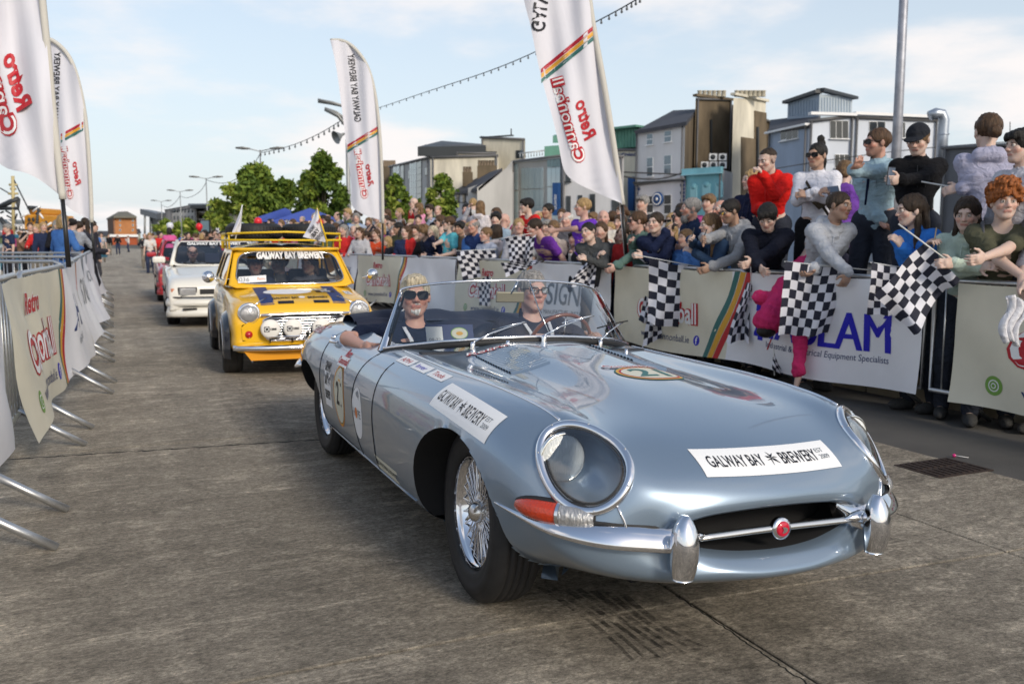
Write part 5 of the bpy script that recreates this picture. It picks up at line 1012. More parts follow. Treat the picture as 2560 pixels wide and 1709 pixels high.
 D=Decal(wrap(lambda u,w:Vector((-2.55+u,-.70,.75+w)),Vector((0,-.8,.6)).normalized()));D.text('red','Cannonball',0,0,.10,.42,bold=.05,shear=.3);D.text('wht','Cannonball',0,0,.10,.42,bold=.0,shear=.3,lift=.003);D.build('side_lettering',root)
 for s in sides:
  for k in range(3):D=Decal(wrap(lambda u,w:Vector((-.88+.22*k+u,s*(.69)+w,.8)),Vector((0,0,1))));D.patch('wht',rect(0,0,.19,.05));D.text('blue' if k==1 else 'red',('APH','Inver','Tools')[k],0,0,.026,.12);D.build('sponsor_sticker',root)
 D=Decal(wrap(lambda u,w:Vector((-.86-w,-.31+u,.8)),Vector((0,0,1))));D.text('red','Retro',0,0,.05,.22,bold=.05,shear=.3);D.text('wht','Retro',0,0,.05,.22,shear=.3,lift=.002);D.build('bonnet_lettering',root)
# papers behind the screen
 def pf(x0,y0,z0):
  return lambda u,w,l:Vector((x0+w*-.35+l*2,y0+u,z0+w*.93))
 D=Decal(pf(-1.15,-.465,.868));D.patch('navy',rect(.075,0,.25,.09));D.patch('wht',rect(-.005,-.005,.085,.08),.002);D.text('grey','08-22',-.005,-.03,.014,.06,lift=.003);D.patch('green',oval(.125,.0,.045,.031),.002);D.patch('cream',oval(.125,.0,.041,.027),.0025);D.patch('gold',oval(.125,.0,.018,.010),.003);D.build('dash_papers',root)
 return root
roadster=build_roadster();set_car(roadster,.490,3.445,TH,-.034,-.0235)
# ------------------------------------------------------------------ the other cars
def loft(SEC,NU,NV):
 S=np.array(SEC,float);m=S[:,1:-1][:,::-1].copy();m[:,:,1]*=-1;k=S.shape[1];n=2*(k-1)
 ring=np.concatenate([S,m],1);ext=np.concatenate([ring[:,-3:],ring,ring[:,:4]],1)
 P=spline(ext.transpose(1,0,2),np.linspace(3,3+n,2*NV,endpoint=False)).transpose(1,0,2)
 d=np.concatenate([[0],np.cumsum(np.linalg.norm(np.diff(P,axis=0),axis=2).max(1))]);t=np.interp(np.linspace(0,d[-1],NU),d,np.arange(len(SEC)));G=spline(P,t)
 NR=2*NV;I,J=np.meshgrid(np.arange(NU-1),np.arange(NR),indexing='ij');I=I.ravel();J=J.ravel()
 return G.reshape(-1,3),np.stack([I*NR+J,I*NR+(J+1)%NR,(I+1)*NR+(J+1)%NR,(I+1)*NR+J],1),NR
def carve(V,Q,fns):
 C=V[Q].mean(1);f=np.minimum.reduce([g(C)for g in fns]);keep=f>0;uk=np.zeros(len(V),bool);uk[Q[keep].ravel()]=True;uc=np.zeros(len(V),bool);uc[Q[~keep].ravel()]=True;bd=np.where(uk&uc)[0]
 for _ in range(4):
  P=V[bd];f0=np.array([g(P)for g in fns]);w=np.argmin(np.abs(f0),0);a=f0[w,np.arange(len(bd))];g3=np.zeros((len(bd),3))
  for ax in range(3):P2=P.copy();P2[:,ax]+=1e-4;g3[:,ax]=(np.array([g(P2)for g in fns])[w,np.arange(len(bd))]-a)/1e-4
  g2=(g3**2).sum(1);ok=g2>1e-3;V[bd[ok]]-=(g3*np.clip(a/np.maximum(g2,1e-3),-.03,.03)[:,None])[ok]
 return keep
def submesh(V,Q,sel,name,m,parent):
 u,inv=np.unique(Q[sel],return_inverse=True);return link(name,npmesh(name,V[u],inv.reshape(-1,4)),m,parent)
def panel(fn,hole,root,m,gm,name='window_frame',gname='window',seal=None,n=48,out=((-1,1),(0,1)),glass_in=.0):
 """sheet fn(u, v) with a rounded opening hole = (u0, u1, v0, v1, corner) and a pane in it"""
 u0,u1,v0,v1,r=hole;(a0,a1),(b0,b1)=out;inner=[];outer=[]
 for i in range(n):
  a=2*PI*(i+.5)/n;c,s_=math.cos(a),math.sin(a);e=r
  ci,si=math.copysign(abs(c)**e,c),math.copysign(abs(s_)**e,s_);inner.append(((u0+u1)/2+(u1-u0)/2*ci,(v0+v1)/2+(v1-v0)/2*si))
  k=1/max(abs(c),abs(s_));outer.append(((a0+a1)/2+(a1-a0)/2*c*k,(b0+b1)/2+(b1-b0)/2*s_*k))
 mb=MB();K=4;V=[]
 for q in range(K+1):V+=[fn(o[0]+(i_[0]-o[0])*q/K,o[1]+(i_[1]-o[1])*q/K)for o,i_ in zip(outer,inner)]
 mb.add(V,[(q*n+i,q*n+(i+1)%n,(q+1)*n+(i+1)%n,(q+1)*n+i)for q in range(K)for i in range(n)],True);fo=mb.build(name,m,root);fo.modifiers.new('s','SOLIDIFY').thickness=.012
 g=MB();cu,cv=(u0+u1)/2,(v0+v1)/2;V=[fn(cu,cv)];R_=6
 for q in range(1,R_+1):V+=[fn(cu+(i_[0]-cu)*q/R_,cv+(i_[1]-cv)*q/R_)for i_ in inner]
 g.add(V,[(0,1+i,1+(i+1)%n)for i in range(n)]+[(1+(q-1)*n+i,1+q*n+i,1+q*n+(i+1)%n,1+(q-1)*n+(i+1)%n)for q in range(1,R_)for i in range(n)],True);go=g.build(gname,gm,root)
 t=MB();t.tube([fn(*p)for p in inner],.010,6,closed=True);t.build('rubber_seal',seal or blackrub(),fo);return fo,go,inner
def road_wheel(root,x,y,R,wid,rimr,rimm,steer=0,dish=.02,holes=0):
 s=1 if y>0 else-1;e=empty('wheel');e.parent=root;e.location=(x,y,R);e.rotation_euler=(0,0,steer);M=Matrix.Rotation(-PI/2*s,4,'X');w=wid/2
 MB().lathe([(rimr,-w*.8),(rimr+.02,-w),(R-.03,-w),(R-.005,-w*.8),(R,-w*.5),(R-.007,-w*.46),(R-.007,-w*.40),(R,-w*.36),(R,w*.36),(R-.007,w*.40),(R-.007,w*.46),(R,w*.5),(R-.005,w*.8),(R-.03,w),(rimr+.02,w),(rimr,w*.8)],40,M).build('tyre',blackrub(),e)
 rm=MB();rm.lathe([(rimr+.004,w*.85),(rimr-.01,w*.82),(rimr-.025,w*.5),(rimr*.55,w*.35-dish),(rimr*.42,w*.55),(.03,w*.6),(0,w*.6)],36,M);ro=rm.build('rim',rimm,e)
 for k in range(holes):
  a=2*PI*k/holes;MB().lathe([(0,.002),(.022,.002),(.024,-.004)],10,M@Matrix.Translation((rimr*.72*math.cos(a),rimr*.72*math.sin(a),w*.42))).build('rim_hole',blackpl(),ro)
 return e
def build_mini():
 yel=mat('rally_yellow_paint',(.80,.45,.012),rough=.3,coat=.8,noise=.02,nscale=4);blk=mat('gloss_black_paint',(.012,.014,.02),rough=.2,coat=.8);dark=mat('underbody_black',(.01,.01,.011))
 root=empty('small_car',label='yellow rally saloon with black bonnet stripes, white lamp covers and roof rack of tyres',cat='car')
 S=[]
 for x,zt,zw,hw,zb,k in((.500,.585,.575,.60,.33,.90),(.490,.625,.61,.645,.29,.96),(.455,.675,.66,.672,.25,1),(.37,.722,.71,.69,.22,1),(.15,.768,.755,.70,.21,1),(-.15,.800,.782,.705,.20,1),(-.42,.835,.81,.705,.20,1),(-.8,.845,.828,.706,.20,1),(-1.4,.845,.828,.706,.20,1),(-2.0,.84,.82,.70,.21,1),(-2.35,.81,.79,.68,.25,1),(-2.5,.72,.70,.62,.30,.95),(-2.54,.60,.58,.55,.36,.9)):
  mid=(zw+zb)/2;S.append([(x,0,zt),(x,.22*k,zt-.001),(x,.40*k,zt-.008),(x,.54*k,zw-.004),(x-.004,hw-.035,zw-.055),(x-.008,hw,mid+.04),(x-.008,hw-.005,mid-.08),(x,hw-.04,zb+.03),(x,.35,zb),(x,0,zb)])
 V,Q,NR=loft(S,150,48);ar=lambda P,cx:np.where(np.abs(P[:,1])>.45,np.sqrt((P[:,0]-cx)**2+(P[:,2]-.26)**2)-.29,9)
 keep=carve(V,Q,[lambda P:ar(P,0),lambda P:ar(P,-2.036),lambda P:np.where(P[:,2]>.77,np.maximum(np.maximum(P[:,0]+.52,-1.95-P[:,0]),np.abs(P[:,1])-.60),9)]);C=V[Q].mean(1)
 bon=(C[:,0]>-.40)&(C[:,0]<.47)&(np.abs(C[:,1])<.46)&(C[:,2]>.55);submesh(V,Q,keep&bon,'bonnet',yel,root);dr=(np.abs(C[:,1])>.66)&(C[:,0]<-.45)&(C[:,0]>-1.35)&(C[:,2]>.28)
 for s in(1,-1):submesh(V,Q,keep&dr&(C[:,1]*s>0),'door',mat('silver_sticker_panel',(.45,.42,.33),rough=.35,coat=.5,noise=.35,nscale=9)if s<0 else yel,root)
 submesh(V,Q,keep&~bon&~dr,'body',yel,root)
 f=MB();P=[p for p in S[0]];f.add([(.502,s_*p[1],p[2])for s_ in(1,)for p in P]+[(.502,-p[1],p[2])for p in P[1:-1][::-1]],[tuple(range(2*len(P)-2))]);f.build('front_panel',yel,root)
 bvh=BVHTree.FromPolygons([tuple(v)for v in V],[tuple(q)for q in Q])
 for cx in(0,-2.036):
  for s in(1,-1):
   mb=MB();n=20;VV=[]
   for i in range(n+1):
    a=PI*(-.08+1.16*i/n);c,z=math.cos(a),math.sin(a);
    for rr_,yy in((.262,.70),(.285,.75),(.30,.76),(.325,.74),(.36,.695)):VV.append((cx+rr_*c,s*yy,.26+rr_*z))
   mb.add(VV,[(5*i+j,5*i+j+1,5*i+6+j,5*i+5+j)for i in range(n)for j in range(4)],True);ao=mb.build('wheel_arch',blk,root)
   MB().tube([(cx+.268*math.cos(a),s*.757,.26+.268*math.sin(a))for a in np.linspace(-.2,PI+.2,24)],.006,5).build('arch_trim',chrome(),ao)
   mb=MB();mb.grid(lambda u,v:(cx+.29*math.cos(PI*u),s*(.40+.3*v),.26+.29*math.sin(PI*u)),16,3);mb.boxq(cx-.3,cx+.3,s*.39,s*.41,.15,.6);mb.build('wheel_housing',dark,root);road_wheel(root,cx,s*.655,.262,.19,.145,mat('alloy_grey',(.35,.36,.37),rough=.3,metal=.8),-.04 if cx==0 else 0,.02,8)
# cabin
 scr=lambda u,v:Vector((-.375-.40*v+.07*(1-u*u)*(1-.3*v),u*(.645-.10*v),.822+.385*v))
 fo,go,inn=panel(scr,(-.90,.90,.075,.93,.36),root,yel,glass('mini_glass',(.84,.88,.90),.13),'screen_surround','windscreen')
 MB().tube([scr(*p)+Vector((.008,0,.003))for p in inn],.006,6,closed=True).build('screen_trim',chrome(),fo)
 for s in(1,-1):
  sd=lambda u,v,s=s:Vector((-.395-.36*v*(1-u)-1.75*u+.30*v*u,s*(.668-.115*v+.02*math.sin(PI*u)*(1-v)),.835+.372*v))
  panel(sd,(.06,.50,.12,.86,.45),root,yel,glass('dark_side_glass',(.25,.28,.3),.2),'side_frame','side_window',out=((0,.53),(0,1)));panel(sd,(.57,.90,.12,.86,.45),root,yel,glass('dark_side_glass'),'side_frame','side_window',out=((.53,1),(0,1)))
 rear=lambda u,v:Vector((-2.19+.27*v-.05*(1-u*u),u*(.64-.09*v),.835+.37*v));panel(rear,(-.8,.8,.2,.85,.4),root,yel,glass('mini_glass'),'rear_surround','rear_window')
 mb=MB();mb.grid(lambda u,v:(-.735-1.23*u,(v*2-1)*(.548+.0*u)*(1 if True else 1),1.200+.062*(1-abs(2*v-1)**3)*(1-abs(2*u-1)**5*.6)+.012*math.sin(PI*u)),22,18);mb.build('roof',blk,root)
 for s in(1,-1):MB().tube([(-.70,s*.55,1.207),(-1.3,s*.558,1.215),(-1.97,s*.545,1.207)],.014,6).build('roof_gutter',yel,root)
 MB().tube([(-.70+.065*(1-(y/.55)**2),y,1.212)for y in np.linspace(-.55,.55,12)],.016,6).build('roof_edge',yel,root)
 mb=MB();mb.boxq(-2.0,-.5,-.58,.58,.3,.34);mb.boxq(-.58,-.48,-.58,.58,.3,.80);mb.boxq(-1.98,-1.9,-.58,.58,.3,.84);mb.build('cabin_floor',dark,root)
 for s in(1,-1):mb=MB();mb.boxq(-1.32,-1.22,s*.3-.22,s*.3+.22,.35,.98);mb.boxq(-1.3,-.85,s*.3-.22,s*.3+.22,.35,.48);mb.build('seat',mat('dark_seat',(.015,.018,.03),rough=.7),root,bevel=.04)
 MB().tube([(-1.4,-.5,.5),(-1.38,-.48,1.15),(-1.38,.48,1.15),(-1.4,.5,.5)],.02,8).build('roll_cage',blk,root);MB().tube([(-1.38,-.46,1.1),(-1.4,.5,.5)],.018,8).build('roll_cage',blk,root)
 mb=MB();mb.grid(lambda u,v:(-.45-.14*v,(u*2-1)*.58,.842-.02*v),8,3);mb.build('dashboard',mat('dash_black',(.015,.015,.017)),root)
# face: grille, moustache, spot lamps, head lamps, bumper
 g=[(-.40,.555),(-.30,.60),(.30,.60),(.40,.555),(.415,.47),(.38,.385),(.34,.355),(-.34,.355),(-.38,.385),(-.415,.47)]
 MY=Matrix(((0,0,1,.506),(1,0,0,0),(0,1,0,0),(0,0,0,1)))
 mb=MB();mb.prism(g,0,.004,MY);gr_=mb.build('grille',dark,root);MB().tube([MY@Vector((p[0],p[1],.008))for p in g],.009,6,closed=True).build('grille_surround',chrome(),gr_)
 for i in range(9):
  z=.375+.0245*i;hw=.375 if z<.40 else(.40 if z<.56 else.335);MB().tube([(.518,y,z)for y in np.linspace(-hw,hw,7)],[(.004,.008)]*7,6).build('grille_bar',chrome(),gr_)
 MB().tube([(.522,y,.602+.006*math.cos(y*4))for y in np.linspace(-.42,.42,12)],[(.012,.014)]*12,8).build('bonnet_edge_trim',chrome(),root)
 for k,y in enumerate((-.345,-.135,.135,.345)):
  M=AX((.60,y,.475),(1,0,.02));lp=empty('spot_lamp');lp.parent=root;a=MB();a.lathe([(0,.012),(.07,.010),(.088,.0),(.092,-.02),(.086,-.03)],28,M);a.build('lamp_cover',mat('lamp_cover_white',(.72,.70,.66),rough=.45),lp);b=MB();b.lathe([(.086,-.03),(.08,-.06),(.04,-.09),(0,-.095)],20,M);b.tube([(.56,y,.39),(.53,y,.34)],.01,6);b.build('lamp_shell',blk,lp)
  D=Decal(lambda u,v,l,y=y:Vector((.613+l,y+u,.475+v)));D.patch('black',rect(-.036,0,.05,.05),.002);D.c('wht');ring_on(D.mb,-.036,0,.02,.02,.006,D.fn,.004);D.text('black','CIBIE',.022,0,.020,.062,bold=.05,lift=.002);D.build('cover_print',lp)
 for s in(1,-1):
  M=AX((.485,s*.525,.615),(1,.03*s,.03));a=MB();a.lathe([(0,.04),(.05,.034),(.075,.022),(.088,.006)],26,M);ho=a.build('headlamp',mat('clear_lens',(.8,.8,.8)),root);a=MB();a.lathe([(.084,.012),(.094,.014),(.102,.002),(.106,-.03),(.104,-.08)],26,M);a.build('headlamp_rim',chrome(),ho);a=MB();a.lathe([(0,-.05),(.06,-.03),(.085,.004)],20,M);a.build('reflector',mat('reflector_bright',(.9,.88,.82)),ho)
  a=MB();a.lathe([(0,.03),(.025,.026),(.036,.006),(.038,-.01)],18,AX((.50,s*.535,.42),(1,0,0)));a.build('turn_lamp',mat('red_lens',(.45,.01,.01),rough=.15,coat=1),root)
  P=[(-.30,s*.73,.905),(-.28,s*.80,.93)];MB().tube(P,.008,6).build('mirror_arm',chrome(),root);a=MB();a.lathe([(0,-.05),(.04,-.045),(.06,-.01),(.062,.012),(.0,.01)],18,AX((-.29,s*.84,.94),(-1,-.1*s,0)));a.build('door_mirror',chrome(),root)
  MB().tube([(.30,s*.34,.752),(.40,s*.40,.735),(.46,s*.46,.70)],[.006,.004,.008],5).build('bonnet_strap',chrome(),root)
  a=MB();a.lathe([(0,.02),(.012,.02),(.015,0)],8,AX((-.38,s*.22,.84),(.3,0,1)));wo=a.build('wiper',mat('wiper_chrome',(.6,.6,.6),metal=1,rough=.25),root);MB().tube([(-.385,s*.22,.855),scr(s*.0+.12,.12)+Vector((.015,0,.01)),scr(s*.35+.38,.17)+Vector((.012,0,.008))],.005,5).build('wiper_arm',blackpl(),wo)
 mb=MB();VV=[];n=24
 for i in range(n+1):
  y=-.68+1.36*i/n;x=.60-.13*abs(y/.68)**3.2;
  VV+=[(x-.05,y,.315),(x-.01,y,.318),(x+.008,y,.300),(x+.006,y,.272),(x-.012,y,.262)]
 mb.add(VV,[(5*i+j,5*i+j+1,5*i+6+j,5*i+5+j)for i in range(n)for j in range(4)],True);bo=mb.build('bumper',chrome(),root);bo.modifiers.new('s','SOLIDIFY').thickness=.003
 mb=MB();mb.tube([(.61,-.36,.40),(.61,.36,.40)],.008,6);mb.boxq(.60,.62,-.02,.01,.26,.44);mb.build('lamp_bar',chrome(),root)
 mb=MB();mb.prism([(-.60,.28),(.60,.28),(.52,.17),(-.52,.17)],0,.03,Matrix(((0,0,1,.47),(1,0,0,0),(0,1,0,0),(0,0,0,1))));mb.build('valance',mat('valance_orange',(.72,.30,.008),rough=.4),root);MB().boxq(.50,.51,-.03,.04,.20,.245).build('tow_tab',yel,root);MB().boxq(-2.3,.3,-.45,.45,.16,.21).build('underside',dark,root)
# bonnet prints
 def top(u,v,l):h=bvh.ray_cast(Vector((v,u,2)),Vector((0,0,-1)));return h[0]+Vector((l*.6,0,l*2))if h[0]is not None else Vector((v,u,.7))
 D=Decal(top);
 for s in(1,-1):D.patch('navy',rect(s*.345,.04,.13,.78),.001)
 D.patch('wht',oval(-.10,-.02,.24,.155),.0018);D.text('black','GALWAY BAY',-.135,.245,-.055,.25,bold=.03)if False else None
 D.build('bonnet_stripes',root)
 D=Decal(lambda u,v,l:top(u,-v,l));D.text('black','GALWAY BAY',-.155,-.285,.07,.26,bold=.03,lift=.002);D.text('black','BREWERY',.155,-.285,.07,.20,bold=.03,lift=.002);D.patch('wht',oval(.0,-.27,.03,.035),.0015)
 for x in(-.17,.17):D.patch('black',rect(x,-.40,.15,.055),.0018)
 D.patch('cream',rect(.235,.12,.16,.07),.002);D.text('black','1 CO',.235,.12,.05,.11,lift=.003);D.patch('black',rect(.275,.0,.19,.10),.002);D.text('wht','GXG',.275,.022,.035,.10,bold=.04,lift=.003);D.text('wht','045',.28,-.022,.035,.10,bold=.04,lift=.003);D.patch('wht',rect(.50,-.02,.07,.22),.002);D.text('grey','BREW',.50,-.02,.035,.16,rot=-PI/2,lift=.003);D.build('bonnet_lettering',root)
 D=Decal(lambda u,v,l:scr(u,v)+Vector((.012+l,0,.006)));D.text('wht','GALWAY BAY BREWERY',.06,.825,.20,1.28,bold=.055);D.patch('wht',[(-.86,.10),(-.42,.13),(-.42,.30),(-.86,.26)],step=.1);D.text('grey','036',-.77,.19,.10,.16,lift=.003);D.text('orange','Retro',-.5,.21,.07,.12,lift=.003);D.build('screen_lettering',root)
# roof rack and tyres
 ryel=mat('rack_yellow',(.72,.48,.02),rough=.4);rk=empty('roof_rack');rk.parent=root
 for z,y in((1.305,.60),(1.375,.59)):MB().tube([(-.78,-y,z),(-.74,0,z+(.02 if z>1.35 else 0)),(-.78,y,z),(-1.9,y,z),(-1.9,-y,z)],.012,6,closed=True).build('rail',ryel,rk)
 for x in(-.80,-1.2,-1.6,-1.88):
  MB().tube([(x,-.60,1.305),(x,.60,1.305)],.009,6).build('cross_bar',ryel,rk)
  for y in(-.59,.59):MB().tube([(x,y,1.21),(x,y,1.375)],.010,6).build('post',ryel,rk)
 for y in(-.30,.30):
  t=empty('tyre',(0,0,0));t.parent=root;M=Matrix.Translation((-1.08,y,1.31))@Matrix.Scale(1.18,4,(0,0,1));R=.298
  a=MB();a.lathe([(.16,.02),(.19,0),(.25,-.0),(R-.01,.02),(R,.05),(R,.10),(R-.01,.13),(.25,.15),(.19,.15),(.16,.13),(.16,.02)],40,M);a.build('tyre_wall',blackrub(),t);b=MB()
  for k in range(48):q=2*PI*k/48;b.box(M@Vector((R*math.cos(q),R*math.sin(q),.075)),(.012,.018,.10),M=Matrix.Rotation(q,3,'Z'))
  to=b.build('tread_blocks',blackrub(),t);to['kind']='stuff'
 return root,scr
mini,mini_scr=build_mini();x,y=st(9.15,1.685);set_car(mini,x,y,TH-.04)
def car_pt(o,p):return o.matrix_world@Vector(p)
def build_hatch(paint,label,text,cab=True,full=True):
 dark=mat('underbody_black',(.01,.01,.011));root=empty('convertible_car' if cab else 'parked_car',label=label,cat='car');S=[]
 for x,zt,hw,zb,k in((.80,.50,.70,.30,.9),(.79,.60,.76,.24,.97),(.74,.68,.79,.20,1),(.60,.75,.80,.19,1),(.3,.80,.81,.19,1),(-.1,.845,.815,.19,1),(-.5,.89,.82,.19,1),(-1.2,.90,.82,.20,1),(-2.2,.90,.82,.20,1),(-2.9,.88,.80,.24,1),(-3.1,.84,.78,.30,1),(-3.15,.6,.7,.36,.9)):
  m_=(zt+zb)/2;S.append([(x,0,zt),(x,.3*k,zt-.002),(x,.55*k,zt-.012),(x,hw-.07,zt-.035),(x,hw-.01,zt-.13),(x,hw,m_),(x,hw-.01,m_-.12),(x,hw-.05,zb+.03),(x,.4,zb),(x,0,zb)])
 V,Q,NR=loft(S,150,48);ar=lambda P,cx:np.where(np.abs(P[:,1])>.5,np.sqrt((P[:,0]-cx)**2+(P[:,2]-.29)**2)-.345,9)
 keep=carve(V,Q,[lambda P:ar(P,0),lambda P:ar(P,-2.4),lambda P:np.where(P[:,2]>.8,np.maximum(np.maximum(P[:,0]+.72,-2.3-P[:,0]),np.abs(P[:,1])-.70),9)]);C=V[Q].mean(1);bon=(C[:,0]>-.55)&(C[:,0]<.74)&(np.abs(C[:,1])<.70)&(C[:,2]>.66)
 submesh(V,Q,keep&bon,'bonnet',paint,root);submesh(V,Q,keep&~bon,'body',paint,root)
 f=MB();P=S[0];f.add([(.802,p[1],p[2])for p in P]+[(.802,-p[1],p[2])for p in P[1:-1][::-1]],[tuple(range(2*len(P)-2))]);f.build('front_panel',paint,root)
 for cx in(0,-2.4):
  for s in(1,-1):mb=MB();mb.grid(lambda u,v:(cx+.345*math.cos(PI*u),s*(.45+.33*v),.29+.345*math.sin(PI*u)),16,3);mb.boxq(cx-.35,cx+.35,s*.44,s*.46,.2,.7);mb.build('wheel_housing',dark,root);road_wheel(root,cx,s*.715,.295,.19,.17,mat('alloy_grey',(.35,.36,.37)),0,.02,6)
 scr=lambda u,v:Vector((-.58-.50*v+.10*(1-u*u),u*(.70-.12*v),.895+.395*v))
 fo,go,inn=panel(scr,(-.94,.94,.05,.93,.28),root,paint,glass('mini_glass',(.72,.78,.80),.17),'screen_surround','windscreen')
 D=Decal(lambda u,v,l:scr(u,v)+Vector((.012+l,0,.006)));D.patch('black',[(-.93,.80),(.93,.80),(.90,.93),(-.90,.93)],.0006,.1);D.text('wht',text,.0,.865,.11,1.45,bold=.04,lift=.003);D.build('screen_lettering',root)
 blk=mat('black_trim',(.015,.015,.017),rough=.5)
 for s in(1,-1):
  a=MB();a.boxq(.69,.805,s*.40,s*.64,.475,.595);a.build('headlamp',mat('clear_lens',(.8,.8,.8)),root,bevel=.02);a=MB();a.boxq(.66,.785,s*.645,s*.755,.475,.595);a.build('turn_lamp',mat('pale_amber',(.55,.22,.12),rough=.3),root,bevel=.02);a=MB();a.boxq(.72,.799,s*.385,s*.66,.465,.605);a.build('lamp_bezel',blk,root,bevel=.01)
  a=MB();a.boxq(-.78,-.66,s*.78,s*.98,.93,1.04);a.build('door_mirror',paint,root,bevel=.035);MB().boxq(-.74,-.70,s*.72,s*.80,.92,.97).build('mirror_arm',blk,root)
  MB().tube([(x_,s*.825,.50)for x_ in(-.38,-1.0,-2.0)],[(.006,.02)]*3,6).build('rub_strip',blk,root)
  MB().tube([scr(s,0),scr(s,1)],.03,8).build('pillar',paint,root);MB().tube([scr(s*.97,0)+Vector((-.05,0,0)),scr(s*.97,1)+Vector((-.05,0,0)),Vector((-1.10,s*.60,1.28))if not cab else scr(s*.97,.98)+Vector((-.06,0,0))],.012,6).build('door_seal',blk,root)
  if not cab:panel(lambda u,v,s=s:Vector((-.62-.48*v*(1-u)-1.9*u+.5*v*u,s*(.75-.15*v),.90+.39*v)),(.05,.93,.1,.9,.4),root,paint,glass('dark_side_glass',(.25,.28,.3),.2),'side_frame','side_window',out=((0,1),(0,1)))
 mb=MB();mb.tube([(.845-.16*abs(y/.8)**4,y,.39)for y in np.linspace(-.80,.80,17)],[(.05,.075)]*17,10);mb.build('bumper',paint,root);MB().tube([(.90-.16*abs(y/.8)**4,y,.46)for y in np.linspace(-.80,.80,17)],.010,6).build('bumper_strip',blk,root)
 mb=MB();mb.tube([(.80-.16*abs(y/.78)**4,y,.27)for y in np.linspace(-.78,.78,17)],[(.06,.13)]*17,10);mb.build('spoiler',paint,root);MB().boxq(.78,.805,-.35,.35,.50,.575).build('grille',blk,root)
 for s in(1,-1):MB().boxq(.83,.862,s*.40,s*.60,.27,.30).build('air_slot',blk,root)
 mb=MB();mb.boxq(-2.3,-.7,-.70,.70,.3,.34);mb.boxq(-2.3,-2.22,-.7,.7,.3,.9);mb.build('cabin_floor',dark,root);mb=MB();mb.grid(lambda u,v:(-.62-.28*v,(u*2-1)*.68,.905-.03*v-.1*max(0,v-.6)),8,4);mb.build('dashboard',mat('dash_black',(.015,.015,.017)),root)
 for s in(1,-1):mb=MB();mb.boxq(-1.62,-1.50,s*.36-.24,s*.36+.24,.35,1.12);mb.boxq(-1.6,-1.1,s*.36-.24,s*.36+.24,.35,.5);mb.build('seat',mat('dark_seat',(.015,.018,.03)),root,bevel=.05)
 if cab:mb=MB();mb.grid(lambda u,v:(-2.2-.5*v,(2*u-1)*.68,.90+.16*math.sin(PI*v)),12,8);mb.build('folded_hood',mat('navy_hood_cloth',(.012,.016,.035)),root)
 else:mb=MB();mb.grid(lambda u,v:(-1.05-1.3*u,(2*v-1)*.60,1.285+.05*(1-abs(2*v-1)**3)),10,10);mb.build('roof',paint,root)
 MB().tube([(-.50,-.05,.91),scr(-.35,.14)+Vector((.02,0,0)),scr(-.75,.10)+Vector((.02,0,0))],.007,5).build('wiper',blk,root);MB().boxq(-2.9,.5,-.5,.5,.18,.22).build('underside',dark,root)
 D=Decal(lambda u,v,l:Vector((-v,u,0))+Vector((0,0,.80+.03+l-.12*(-v-.3))));
 return root,scr
white_car,white_scr=build_hatch(mat('cream_white_paint',(.72,.70,.64),rough=.28,coat=.8),'cream white convertible with its hood down behind the yellow car','GALWAY BAY BREWERY');x,y=st(14.85,1.52);set_car(white_car,x,y,TH-.03)
red_car,red_scr=build_hatch(mat('dark_red_paint',(.36,.02,.03),rough=.28,coat=.8),'dark red car with a bright red mirror, mostly hidden behind the white convertible','GALWAY BAY BREWERY',cab=False);x,y=st(20.6,1.62);set_car(red_car,x,y,TH-.02)
